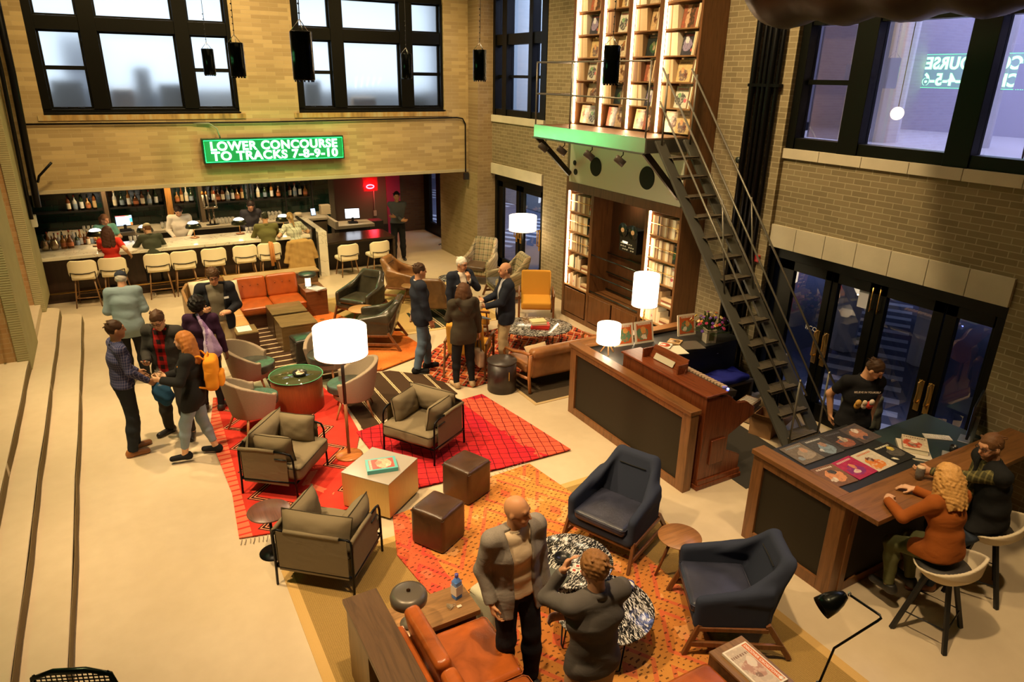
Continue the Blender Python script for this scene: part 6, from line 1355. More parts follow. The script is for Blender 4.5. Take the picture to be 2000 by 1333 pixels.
person('man in a blue checked shirt and brown shoes holding a jacket', -.30, 8.95, (.93, .20), 1.76, lean=.03, head=(-.1, -.05), feet=((-.09, .03), (.09, -.05)), hands=((-.20, .22, .98), (.20, .24, .98)), top=check((.035, .04, .10), (.22, .2, .3), (.1, .1, .2), 30), hem=.0, pants=fabric((.02, .024, .03), name='dark_denim'), shoe=TANSH, hair=('short', (.05, .025, .012)), skin=SKM)
person('man in a red plaid shirt and dark open jacket looking down at a phone', .24, 9.18, (-.55, -.85), 1.80, lean=.04, head=(.15, .5), feet=((-.16, .02), (.17, -.04)), ft=(.45, -.4), hands=((-.22, .08, .92), (.10, .30, 1.15)), hd=((0, 0, -1), (-.45, .75, .1)), hn=(None, (-.2, 0, 1)), top=check((.42, .015, .012), (.02, .01, .01), (.1, .01, .01), 9, 'red_plaid', .5), hem=.06, jacket=fabric((.035, .032, .028), name='dark_jacket'), jopen=.065, pants=CHAR, shoe=BKSH, hair=('short', (.08, .04, .02)), skin=SK2, kw=dict(glasses=1), bw=1.05, fat=.01)
person('ginger blond woman in a black coat and light jeans walking with a wine glass', .43, 8.42, (-.93, .22), 1.66, lean=.0, feet=((-.07, .20), (.07, -.14, .0)), ft=(.1, -.25), head=(-.1, 0), hands=((-.14, .30, 1.12), (.02, .28, 1.10)), hd=((.3, .8, .1), (.1, .9, .15)), hn=((1, 0, .3), (-1, 0, .3)), curl=(.8, .9), top=BLK, hem=.10, jacket=fabric((.014, .014, .014), name='black_coat'), jopen=0, jhem=.10, pants=JEANL, shoe=fabric((.012, .012, .014), name='black_slipons'), hair=('long', (.42, .16, .04)), skin=SK2, fem=1, bw=.92, cuff=.15)
person('person in a dark purple sweater with a lavender shoulder bag, seen from behind', .72, 9.72, (.35, .94), 1.68, head=(-.35, -.3), hands=((-.2, .2, .95), (.26, .05, .84)), top=fabric((.035, .012, .035), name='purple_knit'), hem=.12, pants=BLK, hair=('afro', (.008, .006, .005)), skin=SKD, fem=1)
person('man in a dark blazer with a white name badge and khaki trousers, talking', 1.06, 10.80, (-.12, -1), 1.84, lean=.07, head=(.05, .3), feet=((-.14, 0), (.14, -.02)), hands=((-.16, .30, 1.18), (.20, .28, 1.22)), hd=((.8, .5, .1), (-.5, .7, .3)), hn=((.2, -.5, -.8), (-.8, -.2, .2)), curl=(1., .8), top=fabric((.16, .14, .10), name='grey_shirt'), hem=-.03, jacket=fabric((.014, .015, .020), name='dark_blazer'), jopen=.10, pants=KHK, hair=('curly', (.07, .035, .015)), skin=SK1, kw=dict(glasses=1), bw=1.08, fat=.02)
SIT = ((-.13, .36, .17), (.13, .36, .17))
person('woman in a red shirt with long dark hair sitting at the bar', -.27, 15.98, (.1, 1), 1.66, hip=.80, lean=.0, feet=SIT, head=(-.5, 0), hands=((-.1, .38, 1.10), (.33, -.02, .95)), poles=(None, (.3, -1, -.1)), top=fabric((.60, .035, .02), name='red_tee'), sleeve='short', pants=BLK, hair=('long', (.07, .03, .02)), skin=SK2, fem=1, bw=.95, kw=dict(sit=1))
person('person in a pale cap and dark green shirt leaning on the bar', .50, 15.98, (-.1, 1), 1.70, hip=.80, lean=.38, feet=SIT, head=(.5, .2), hands=((-.16, .50, 1.10), (.12, .50, 1.10)), hd=((.3, .9, 0), (-.3, .9, 0)), hn=((0, 0, -1), (0, 0, 1)), top=fabric((.05, .055, .035), name='dark_green_shirt'), pants=BLK, hair=('cap', (.15, .07, .03)), kw=dict(cap=fabric((.55, .48, .32), name='cream_cap'), sit=1), skin=SK2)
person('bartender in a teal top shaking a drink at the left end of the bar', -.33, 17.25, (.15, -1), 1.62, lean=.1, head=(.5, .2), hands=((-.14, .26, 1.10), (.14, .26, 1.12)), top=fabric((.12, .30, .25), name='teal_top'), sleeve='short', pants=BLK, hair=('pony', (.16, .07, .03)), skin=SK1, fem=1)
person('bartender in a white shirt looking down behind the bar', 1.16, 17.25, (-.05, -1), 1.76, lean=.22, head=(.0, .45), hands=((-.13, .22, 1.0), (.16, .24, 1.0)), top=WHT, pants=BLK, hair=('short', (.02, .012, .01)), skin=SK1, bw=1.05, beard=((.05, .025, .015), .6))
person('bartender in a dark shirt reaching down behind the bar', 2.68, 17.25, (.05, -1), 1.76, lean=.22, head=(-.1, .4), hands=((-.28, .20, 1.05), (.12, .26, 1.0)), top=fabric((.04, .037, .045), name='dark_shirt'), pants=BLK, hair=('short', (.02, .012, .01)), skin=SK1)
person('man in an olive shirt sitting at the bar with his back turned', 2.80, 15.98, (.05, 1), 1.76, hip=.80, lean=.12, feet=SIT, head=(0, .2), hands=((-.16, .42, 1.06), (.16, .42, 1.06)), top=fabric((.13, .12, .04), name='olive_shirt'), pants=CHAR, hair=('short', (.03, .03, .015)), skin=SK1, bw=1.1, kw=dict(sit=1))
person('woman with a blond ponytail and striped blouse sitting at the right end of the bar', 3.44, 15.98, (.0, 1), 1.66, hip=.80, lean=.18, side=-.12, feet=SIT, head=(0, .1), hands=((-.38, .20, .98), (.25, .36, 1.05)), top=check((.55, .55, .42), (.12, .14, .10), (.2, .2, .2), 14, 'striped_blouse'), sleeve='short', pants=BLK, hair=('pony', (.35, .22, .09)), skin=SK2, fem=1, kw=dict(sit=1))
person('man in a grey blue shirt standing with folded arms beside the dark host table', 6.15, 16.72, (-.35, -.94), 1.76, head=(0, .05), feet=((-.12, 0), (.12, .05)), ft=(.2, -.35), hands=((.06, .22, 1.15), (-.10, .24, 1.06)), hd=((.9, .1, .1), (-.9, .1, 0)), hn=((0, -1, 0), (0, -1, 0)), top=fabric((.10, .11, .12), name='grey_blue_shirt'), hem=-.03, pants=BLK, shoe=BKSH, hair=('short', (.008, .007, .006)), skin=SKM)
person('young man in a navy blazer, jeans and black sneakers standing in profile', 3.86, 9.66, (.92, -.12), 1.80, lean=-.03, head=(.1, .1), feet=((-.08, .12), (.08, -.10)), ft=(.1, -.2), hands=((-.22, .12, .92), (.22, .10, .92)), top=fabric((.72, .52, .45), name='pink_shirt'), hem=.05, jacket=NVY, jopen=.05, jhem=.02, pants=JEAN, shoe=fabric((.012, .012, .013), name='black_sneakers'), hair=('short', (.05, .025, .012)), skin=SK1)
person('white haired man in a navy blazer with a hand at his chin', 4.74, 10.05, (.12, -1), 1.72, head=(.35, .15), hands=((-.04, .20, 1.36), (.24, .06, .86)), hd=((.2, .1, 1), None), hn=((.1, -1, .1), None), curl=(1.1, .5), poles=((-.8, .1, -.9), None), top=WHT, hem=.0, jacket=NVY, jopen=.05, pants=NVY, hair=('short', (.75, .70, .60)), skin=SK1, kw=dict(glasses=1))
person('woman in a dark hooded jacket with long brown hair, seen from behind', 4.20, 8.80, (.12, 1), 1.66, feet=((-.12, .02), (.13, .0)), ft=(.25, -.1), hands=((-.08, .26, 1.18), (.26, .04, .82)), hd=((.4, .3, 1), None), hn=((1, -.2, 0), None), poles=((-.5, -.2, -1), None), top=BLK, hem=.10, jacket=fabric((.055, .045, .03), name='dark_olive_coat'), jopen=0, jhem=.06, pants=BLK, shoe=leather((.45, .30, .16), .5, name='beige_boot_suede'), hair=('long', (.10, .045, .02)), skin=SK2, fem=1)
person('balding man in a navy blazer and khaki trousers holding a glass and folder', 5.12, 9.17, (-.88, .25), 1.78, lean=-.02, head=(.05, .05), feet=((-.10, .04), (.10, -.04)), hands=((-.10, .34, 1.10), (.10, .34, 1.14)), hd=((.3, .9, 0), (.0, 1, .1)), hn=((.6, 0, .6), (-.5, 0, .8)), curl=(.8, .9), top=fabric((.5, .5, .55), name='blue_striped_shirt'), hem=.0, jacket=NVY, jopen=.055, jhem=.03, pants=KHK, shoe=BKSH, hair=('fringe', (.10, .06, .04)), skin=SK1, bw=1.06, fat=.015)
person('bald man in a grey tweed blazer and cream shirt beside the leather sofa', 2.13, 3.60, (-.02, -1), 1.74, side=.06, lean=.02, head=(.62, .05), feet=((-.10, .10), (.11, -.02)), ft=(.2, -.25), hands=((-.225, .05, .90), (.235, .06, .90)), poles=((-.4, -1, -.2), (.4, -1, -.2)), top=fabric((.72, .55, .36), scale=120, var=.12, name='cream_linen'), hem=.10, jacket=fabric((.27, .235, .20), scale=150, var=.45, name='grey_tweed'), jopen=.075, jhem=.05, pants=fabric((.010, .010, .013), name='dark_jeans'), shoe=BKSH, hair=('bald', (.10, .05, .03)), skin=(.62, .30, .14), res=.0085, bw=1.05, beard=((.30, .15, .08), .35))
person('man in a charcoal polo with tousled brown hair and a hand on his forehead', 2.23, 2.76, (.05, 1), 1.74, lean=.02, head=(.1, .12), hands=((-.14, .20, 1.52), (-.06, .26, 1.08)), hd=((.45, -.15, 1), (-.9, .2, .1)), hn=((.7, -.9, 0), (0, -1, 0)), curl=(.35, .6), poles=((-.5, .5, -1.4), (1, -.4, -.8)), top=fabric((.11, .098, .09), scale=260, var=.25, name='charcoal_polo'), hem=.06, pants=fabric((.52, .36, .20), name='tan_chino'), hair=('curly', (.27, .125, .042)), skin=SK1, res=.0085, bw=1.08)
person('man in a black printed T-shirt standing behind the near record counter', 6.86, 4.18, (-.50, -.87), 1.76, lean=.10, head=(.85, .5), hands=((-.24, -.08, .95), (.22, -.10, .95)), top=BLK, sleeve='short', hem=.05, pants=BLK, hair=('short', (.05, .025, .012)), skin=SK1, res=.0095)
person('woman with wavy blond hair and a rust sweater sitting at the near record counter', 5.62, 2.40, (.15, 1), 1.66, hip=.82, lean=.16, feet=((-.13, .30, .18), (.13, .30, .18)), head=(-.15, .15), hands=((-.25, .42, 1.10), (.12, .46, 1.10)), hd=((.9, .4, 0), (-.6, .8, 0)), hn=((0, 0, -1), (0, 0, -1)), top=fabric((.30, .080, .012), scale=200, var=.2, name='rust_knit'), hem=.06, pants=fabric((.10, .10, .04), name='olive_trousers'), hair=('wavy', (.56, .30, .09)), skin=SK2, fem=1, res=.009, kw=dict(sit=1), fat=.012)
person('bearded man in glasses, dark vest and green plaid sleeves holding a dark beer', 6.50, 2.52, (-.78, .62), 1.80, hip=.82, lean=.14, feet=((-.14, .40, .0), (.24, .22, .0)), head=(.3, .1), hands=((.10, .52, 1.14), (-.16, .30, .90)), hd=((.0, 1, -.1), (-.3, .9, -.3)), hn=((1, 0, 0), (0, 0, -1)), curl=(.9, .6), top=check((.055, .05, .022), (.20, .17, .06), (.1, .1, .1), 16, 'green_plaid', .3), hem=.0, jacket=fabric((.012, .012, .012), name='black_vest'), jopen=.02, jhem=-.06, pants=fabric((.045, .06, .09), name='dark_blue_jeans'), shoe=leather((.26, .09, .03), .4, name='brown_boot'), hair=('short', (.13, .06, .025)), skin=SK1, res=.0095, bw=1.12, fat=.03, kw=dict(sit=1, glasses=1, vest=1), beard=((.20, .11, .06), .75))
# ================================================================ SMALL THINGS
def info(k):
    for l, v in root_info.items():
        if k in l: return v
# ---- bar back wall: shelves, posts
t = thing('bottle_shelving', 'dark wall shelving with upright posts behind the bar', 'shelf', (0, 0, 0)); DK = plain((.012, .010, .008), .5, name='black_shelf')
for i, (a, c) in enumerate(((-1.75, -.32), (-.18, 1.0), (1.2, 1.68), (1.95, 2.9), (3.05, 3.8), (3.86, 4.5))):
    for z in ((1.44, 1.86) if i > 2 or i == 0 else (1.46,)): B().box(a, c, 18.72, 18.99, z-.03, z).build('shelf', DK, t)
for x in (-1.8, -.32, -.2, .98, 1.18, 1.72, 1.9, 2.92, 3.03, 3.83, 4.52): B().box(x, x+.03, 18.7, 18.76, .98, 2.4).build('post', DK, t)
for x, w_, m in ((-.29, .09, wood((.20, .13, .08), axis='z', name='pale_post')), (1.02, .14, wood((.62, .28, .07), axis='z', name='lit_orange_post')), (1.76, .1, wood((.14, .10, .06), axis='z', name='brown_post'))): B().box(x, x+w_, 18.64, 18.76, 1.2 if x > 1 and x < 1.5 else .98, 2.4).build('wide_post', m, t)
def kindb(i):
    gl = [plain((.16, .05, .012), .06, 0, .8, 'amber_glass'), plain((.55, .55, .5), .06, 0, .8, 'clear_glass'), plain((.02, .035, .015), .06, 0, .8, 'green_glass'), plain((.30, .13, .03), .06, 0, .8, 'honey_glass')][i % 4]
    lb = [plain((.78, .68, .5), .6, name='cream_label'), plain((.75, .73, .7), .6, name='white_label'), plain((.6, .42, .2), .6, name='tan_label'), plain((.25, .32, .42), .6, name='blue_label'), plain((.5, .16, .06), .6, name='red_label')][(i*3) % 5]
    return gl, lb
bot = {}
DB = ['amber glass bottle', 'clear glass bottle', 'dark green glass bottle', 'honey coloured bottle']; DL = ['cream', 'white', 'tan', 'blue', 'red']
def bottle(i, x, y, z, where, grp, s=1.0):
    k = i % 9; lab = '%s with %s label %s' % (DB[k % 4], DL[(k*3) % 5], where)
    if k in bot: r = dup(bot[k], (x, y, z), 0, lab, grp); r.scale = (s,)*3; return r
    r = thing('bottle', lab, 'bottle', (x, y, z), 0, grp); gl, lb = kindb(k); R, h = ((.038, .19), (.042, .17), (.036, .21), (.048, .13), (.034, .22))[k % 5]
    B().lathe([(0, 0), (R, 0), (R, h), (R*.8, h+.02), (.014, h+.05), (.013, h+.11), (0, h+.11)], n=16).build('glass_body', gl, r)
    B().lathe([(R+.001, .04), (R+.001, h*.8)], n=16, cap=False).build('paper_label', lb, r); B().lathe([(0, h+.105), (.015, h+.105), (.015, h+.135), (0, h+.135)], n=10).build('cap', plain(((.05, .05, .05), (.5, .05, .03), (.6, .5, .3))[k % 3], .4, name='cap'), r)
    bot[k] = r; r.scale = (s,)*3; return r
j = 0
for a, c, z, n, nm in ((-1.05, -.40, 1.44, 5, 'first section from the left'), (-.12, .9, 1.46, 7, 'second section from the left'), (1.24, 1.66, 1.46, 4, 'section beside the orange post'), (2.05, 2.85, 1.44, 7, 'section right of the beer taps'),
                     (3.10, 3.78, 1.44, 4, 'section left of the green tiles'), (3.92, 4.45, 1.44, 4, 'section nearest the green tiles'), (3.10, 3.78, 1.86, 5, 'top shelf left of the green tiles'), (3.92, 4.45, 1.86, 4, 'top shelf nearest the green tiles'), (-1.6, -.9, 1.86, 2, 'top shelf at the far left')):
    for q in range(n): bottle(j, a+(c-a)*(q+.5)/n, 18.84, z, 'in the '+nm, 'bottles in the '+nm, 1.15); j += 1
t = thing('bottle_rack', 'steel bottle rack behind the left end of the bar', 'rack'); B().box(-1.5, -.38, 16.97, 17.22, .94, .98).build('rack_top', metal((.2, .17, .12), .4, 'dull_steel'), t); B().box(-1.5, -.38, 16.97, 17.2, 0, .94).build('rack_body', DK, t)
for q in range(16): bottle(j, -1.45+q*.065, 17.02+(q % 3)*.07, .98, 'behind the left end of the bar', 'bottles crowded at the left end of the bar'); j += 1
for i, x in enumerate((-1.10, -.98)): bottle(i*5+3, x, 16.75, 1.02, ('beside the steel jars on the bar', 'standing nearest the first bar lamp')[i], 'bottles on the bar top', 1.2)
for i, x in enumerate((-1.42, -1.26)):
    o = B().lathe([(0, 0), (.06, 0), (.078, .04), (.082, .12), (.06, .18), (.062, .2), (0, .2)], n=28).build('metal_jar', metal((.45, .36, .24), .25, 'brushed_jar')); o.location = (x, 16.7, 1.02); tag(o, ('steel jar at the very left end of the bar', 'steel jar between the end jar and the bottles')[i], 'jar')
def glassobj(name, prof, x, y, z, lab, grp, key, m=None):
    if key not in rec_me: o = B().lathe(prof, n=14).build(name, m or glass((.8, .78, .7), .05, .35, 'clear_glassware')); rec_me[key] = o.data
    else: o = bpy.data.objects.new(name, rec_me[key]); C.objects.link(o)
    o.location = (x, y, z); return tag(o, lab, 'glass', grp)
WG = [(0, 0), (.03, 0), (.004, .01), (.004, .08), (.02, .10), (.034, .14), (.028, .19)]; TG = [(0, 0), (.03, 0), (.036, .13)]
for i in range(9): glassobj('wine_glass', WG, -.75+(i % 5)*.09, 18.2+(i//5)*.12, .98, 'wine glass standing on the back counter left of the till', 'wine glasses left of the till', 'wg')
for i in range(14): glassobj('tumbler', TG, .85+(i % 7)*.085, 18.3+(i//7)*.11, .98, 'tumbler on the back counter left of the beer taps', 'tumblers left of the beer taps', 'tg')
for i in range(12): glassobj('tumbler', TG, 2.02+(i % 6)*.085, 18.3+(i//6)*.11, .98, 'tumbler on the back counter right of the beer taps', 'tumblers right of the beer taps', 'tg')
for i in range(14): glassobj('wine_glass', WG, 3.05+(i % 7)*.09, 18.3+(i//7)*.12, .98, 'wine glass on the back counter behind the ponytail woman', 'wine glasses behind the ponytail woman', 'wg')
for i in range(5): glassobj('tumbler', TG, .12+i*.085, 16.83, 1.02, 'small glass on the bar between the woman in red and the person in the cap', 'small glasses on the bar', 'tg')
for i in range(4): glassobj('tumbler', TG, 3.50+(i % 2)*.09, 16.7+(i//2)*.09, 1.02, 'small glass on the bar beside the rightmost lamp', 'small glasses by the rightmost lamp', 'tg')
for i in range(3): glassobj('tumbler', TG, 2.50+i*.08, 16.75, 1.02, 'small glass on the bar in front of the dark shirted bartender', 'small glasses by the dark shirted bartender', 'tg')
t = thing('beer_tower', 'chrome beer tap tower with three white and orange handles on the back counter', 'tap', (1.95, 18.25, .98))
B().lathe([(0, 0), (.15, 0), (.15, .015), (0, .015)], n=20, sy=.6).build('drip_tray', BLACK(), t); B().tube([(-.05, 0, 0), (-.05, 0, .42)], .022).tube([(.05, 0, 0), (.05, 0, .42)], .022).tube([(-.16, 0, .42), (.16, 0, .42)], .032).build('tower', metal((.5, .4, .28), .2, 'brass_chrome'), t)
for i, x in enumerate((-.13, -.05, .13)):
    h = B().tube([(x, -.05, .42), (x, -.05, .50)], .012).tube([(x, -.05, .50), (x-.01, -.04, .74)], .022, r2=.03).build('tap_handle', plain((.8, .7, .55), .4, name='white_handle'), t); B().lathe([(0, .0), (.028, .02), (.025, .07), (0, .1)], (x-.01, -.04, .73), n=12).build('handle_top', plain((.75, .3, .05) if i < 2 else (.7, .15, .05), .4, name='orange_top'), h)
def screen(label, x, y, z, rz, w_, h_, seed):
    t = thing('till_screen', label, 'screen', (x, y, z), rz); tl = Matrix.Rotation(-.18, 4, 'X')
    B().cbox((0, 0, .13+h_/2), (w_+.03, .03, h_+.03), tl).build('bezel', plain((.01, .01, .012), .3, name='black_plastic'), t, bevel=.004)
    B().cbox((0, -.017, .13+h_/2), (w_, .004, h_), tl).build('lit_display', emit((.45, .68, 1) if seed else (.85, .9, 1), 2.4, 'blue_display'), t)
    if seed:
        for a, c, d, e, col in ((-.5, .35, .42, .5, (1, .15, .1)), (.35, .5, -.5, -.2, (1, .25, .05)), (.35, .5, -.2, .2, (.1, .8, .9)), (.1, .35, .42, .5, (.1, .9, .2))): B().box(w_*a, w_*c, -.0215, -.0195, .13+h_/2+h_*d, .13+h_/2+h_*e, M=tl).build('display_tile', emit(col, 1.5, 'display_tile'), t)
    B().box(-.12, .12, -.07, .1, 0, .045).box(-.03, .03, .0, .05, .045, .15).build('stand', plain((.012, .012, .014), .4, name='black_plastic'), t, bevel=.004); return t
screen('till screen with a blue display and coloured tabs behind the woman in red', .07, 18.1, 1.02, .05, .33, .22, 1); B().box(-.17, .17, -.15, .2, -.04, 0).build('cash_drawer', metal((.35, .3, .24), .4, 'steel_drawer'), [o for o in bpy.data.objects if o.name.startswith('till_screen')][0])
screen('till screen with a white display beside the green tiles near the host table', 5.25, 17.6, .86, -.15, .36, .24, 0)
b = B(); [b.cbox((0, 0, .02+i*.022), (.26-.01*(i % 3), .2, .02)) for i in range(11)]; o = b.build('towel_stack', fabric((.7, .58, .4), name='folded_towel')); o.location = (4.78, 18.5, .98); tag(o, 'stack of folded cream towels on the back counter by the till', 'towels')
o = B().lathe([(0, 0), (.085, 0), (.09, .11), (.08, .11), (.075, .02), (0, .02)], n=24).build('ice_bucket', plain((.6, .5, .36), .5, name='cream_enamel')); o.location = (4.05, 18.4, .98); tag(o, 'pale round bucket on the back counter', 'bucket')
t = thing('tablet', 'small tablet propped up on the back counter', 'tablet', (4.45, 18.4, .98), .2); B().cbox((0, 0, .1), (.14, .012, .2), Matrix.Rotation(-.25, 4, 'X')).build('case', DK, t); B().cbox((0, -.008, .1), (.12, .004, .17), Matrix.Rotation(-.25, 4, 'X')).build('display', emit((.6, .75, 1), 1.6, 'tablet_glow'), t)
o = B().box(-.2, .2, -.2, .2, 0, .7).build('waste_bin', plain((.02, .015, .015), .5, name='black_bin'), bevel=.01); o.location = (6.15, 18.6, 0); tag(o, 'black bin catching red light beside the grey corridor wall', 'bin')
for i, (x, y) in enumerate(((7.86, 17.75), (7.72, 5.86))):
    t = thing('stanchion', ('slim chrome stanchion post standing before the corridor doors', 'black stanchion post with a chrome head behind the steel stair')[i], 'post', (x, y, 0)); mm = CHROME() if i == 0 else BLACK()
    B().tube([(0, 0, .02), (0, 0, .9)], .022).build('pole', mm, t); B().lathe([(0, 0), (.15, 0), (.14, .015), (.03, .04), (0, .04)], n=28).build('base', CHROME() if i == 0 else BLACK(), t); B().lathe([(0, .88), (.04, .88), (.04, .95), (.02, .97), (0, .97)], n=16).build('head', CHROME(), t)
# coat and scarf on stools
def coat():
    def fn(P):
        x, y, z = P[..., 0], P[..., 1], P[..., 2]; hw = .22+.09*np.clip((.95-z)/.6, 0, 1); th = .035+.03*np.clip((.9-z)/.5, 0, 1); yc = -.27-.03*np.clip((.95-z)/.6, 0, 1)+.012*np.sin(x*38+z*3)
        q = np.stack([np.abs(x)-hw+.04, np.abs(y-yc)-th+.03, np.abs(z-.66)-.32+.04], -1); return np.linalg.norm(np.maximum(q, 0), axis=-1)+np.minimum(q.max(-1), 0)-.035
    return blob([('f', (-.36, -.42, .3), (.36, -.15, 1.02), fn, {}), ('c', (-.24, -.27, .93), (-.34, -.30, .50), .06, .055, {'cut': 1}), ('c', (.24, -.27, .93), (.34, -.30, .55), .06, .055, {'cut': 1}), ('c', (-.15, -.2, .95), (.15, -.2, .95), .05, .05, {})], .0125, k=.03, noise=(.005, 22))
o = meshobj('coat', coat(), fabric((.36, .22, .07), scale=200, var=.15, name='camel_wool')); o.location = (3.42, 15.90, 0); tag(o, 'camel coat draped over the bar stool of the ponytail woman', 'coat')
o = B().tube([(0, .02, .66), (0, -.26, .99), (.0, -.30, .98), (.0, -.315, .8), (.01, -.31, .48)], .035, 8).tube([(.04, -.25, .985), (.045, -.31, .96), (.05, -.315, .7), (.055, -.31, .56)], .022, 8).build('scarf', fabric((.48, .20, .06), scale=60, var=.5, name='orange_scarf')); o.location = (2.78, 15.92, 0); tag(o, 'orange brown scarf hanging over the back of a cream bar stool', 'scarf')
# ---- carried things
def at_hand(i, key='', off=(0, 0, 0)):
    v = info(key); w_ = v['wr'][i]+v['hd'][i].normalized()*.08*v['u']+Vector(off); return w2(v['root'], w_), v['root'].rotation_euler.z
def glass_in(label, p, liquid, kind='wine'):
    t = thing('drinking_glass', label, 'glass', p)
    pr = [(0, 0), (.034, 0), (.004, .008), (.004, .09), (.022, .105), (.038, .15), (.031, .205)] if kind == 'wine' else [(0, 0), (.030, 0), (.040, .06), (.036, .15)]
    B().lathe(pr, n=20, cap=False).build('bowl', glass((.9, .88, .8), .02, .16, 'held_glassware'), t)
    B().lathe([(0, .108), (.026, .112), (.034, .135), (0, .135)] if kind == 'wine' else [(0, .005), (.029, .005), (.0385, .06), (.036, .12), (0, .12)], n=18).build('drink', liquid, t)
    if kind != 'wine': B().lathe([(0, .12), (.0345, .12), (.034, .135), (0, .135)], n=18).build('foam', plain((.7, .5, .3), .7, name='foam'), t)
    return t
p, _ = at_hand(1, 'ginger'); glass_in('stemmed wine glass held by the ginger blond woman', (p.x, p.y, p.z-.10), glass((.85, .75, .45), .02, .5, 'white_wine'))
p, _ = at_hand(0, 'balding'); glass_in('short clear glass held by the balding man in the navy blazer', (p.x, p.y, p.z-.03), glass((.8, .7, .5), .02, .5, 'clear_drink'), 'cup')
p, _ = at_hand(0, 'bearded man'); glass_in('glass of dark beer in the hand of the bearded man', (p.x-.01, p.y, 1.05), plain((.02, .008, .004), .1, name='dark_beer'), 'cup')
p, rz = at_hand(1, 'red plaid'); o = B().cbox((0, 0, 0), (.07, .14, .009)).build('phone', plain((.01, .01, .012), .15, name='black_phone'), bevel=.003); o.location = (p.x, p.y, p.z+.035); o.rotation_euler = (.3, 0, rz+.4); tag(o, 'black phone held by the man in red plaid', 'phone')
p, rz = at_hand(1, 'pale cap'); o = B().cbox((0, 0, 0), (.07, .14, .009)).build('phone', plain((.7, .7, .75), .15, name='white_phone'), bevel=.003); o.location = (p.x, p.y, p.z+.03); o.rotation_euler = (.4, 0, rz); tag(o, 'pale phone held by the person in the pale cap at the bar', 'phone')
p, rz = at_hand(0, 'balding'); o = B().cbox((0, 0, 0), (.24, .31, .012)).build('folder', plain((.10, .13, .17), .35, name='slate_folder'), bevel=.002); o.location = (p.x-.02, p.y+.02, p.z-.16); o.rotation_euler = (.25, .1, rz+.3); tag(o, 'dark slate folder held by the balding man', 'folder')
p, rz = at_hand(1, 'blue checked'); o = meshobj('jacket', blob([('e', (0, 0, -.06), (.12, .09, .13), {}), ('e', (.07, .05, -.12), (.09, .08, .12), {}), ('e', (-.08, .02, -.02), (.07, .06, .06), {})], .012, k=.05, noise=(.009, 30)), fabric((.012, .05, .10), name='teal_blue_nylon')); o.location = (p.x+.05, p.y, p.z-.06); tag(o, 'bundled blue jacket held by the man in the checked shirt', 'jacket')
o.rotation_euler = (0, 0, rz)
# backpack
v = info('ginger'); r = v['root']; P_ = v['P']; t = thing('backpack', 'orange backpack on the back of the ginger blond woman', 'backpack', tuple(w2(r, P_(.26, 0, -.245))), r.rotation_euler.z); OR_ = fabric((.72, .27, .02), scale=200, var=.12, name='orange_canvas')
soft('bag', OR_, t, -.135, .135, -.075, .075, -.21, .19, .05, h=.011, bulge=.015, noise=(.003, 25)); soft('front_pocket', OR_, t, -.10, .10, -.13, -.07, -.17, .0, .03, h=.011)
for s in (-1, 1): B().tube([(s*.08, .04, .17), (s*.09, .10, .235), (s*.10, .20, .235), (s*.125, .335, .14), (s*.135, .34, .0), (s*.125, .2, -.13), (s*.12, .05, -.17)], .012, 6).build('strap', OR_, t)
B().tube([(-.04, .02, .18), (-.03, .02, .235), (.03, .02, .235), (.04, .02, .18)], .009, 6).build('top_handle', OR_, t); B().lathe([(0, 0), (.02, 0), (.02, .004), (0, .004)], (0, 0, 0), n=16).build('round_badge', plain((.8, .4, .2), .5, name='badge'), t, loc=(.03, -.133, -.05), rot=(PI/2, 0, 0))
v = info('purple'); r = v['root']; P_ = v['P']; t = thing('shoulder_bag', 'lavender patterned cloth bag slung on the person in purple', 'bag', tuple(w2(r, P_(.20, .10, -.20))), r.rotation_euler.z); LV = art(9, (.36, .24, .48), (.5, .36, .6), (.25, .14, .36), (.6, .5, .7), .8, 'lavender_print')
meshobj('bag', blob([('c', (.03, 0, .12), (.06, 0, -.10), .06, .12, {'s': .45, 'lat': (0, 1, 0)}), ('c', (-.05, .03, .3), (.03, 0, .12), .03, .05, {'s': .6, 'lat': (0, 1, 0)})], .012, k=.04, noise=(.004, 26)), LV, t)
B().tube([(-.05, .03, .28), (-.11, .12, .36), (-.12, .22, .355), (-.08, .33, .25)], .022, 8).build('strap', LV, t)
p, rz = at_hand(1, 'hooded jacket'); t = thing('handbag', 'beige and dark handbag hanging from the hand of the woman in the hooded jacket', 'bag', (p.x, p.y, p.z-.06), rz); soft('bag', leather((.34, .24, .16), .5, name='beige_leather'), t, -.05, .05, -.13, .13, -.40, -.14, .03, h=.012); B().tube([(0, -.1, -.16), (0, -.05, .02), (0, .05, .02), (0, .1, -.16)], .009, 6).build('handle', BKSH, t)
v = info('hooded jacket'); r = v['root']; o = meshobj('hood', blob([('c', (-.12, -.12, 1.42), (0, -.16, 1.30), .05, .06, {}), ('c', (.12, -.12, 1.42), (0, -.16, 1.30), .05, .06, {}), ('c', (0, -.15, 1.36), (0, -.16, 1.22), .08, .04, {})], .011, k=.05, noise=(.005, 28)), fabric((.05, .04, .028), name='dark_olive_coat'), r)
v = info('name badge'); r = v['root']; o = B().cbox((0, 0, 0), (.07, .004, .032)).build('name_badge', plain((.8, .8, .76), .4, name='white_badge'), r); o.location = tuple(v['P'](.36, -.135, .135)); o.rotation_euler = (.15, 0, .35)
v = info('pocket') or info('white haired'); r = v['root']; o = B().cbox((0, 0, 0), (.05, .006, .02)).build('pocket_square', WHT, r); o.location = tuple(v['P'](.34, .13, .135)); o.rotation_euler = (.1, .1, -.35)
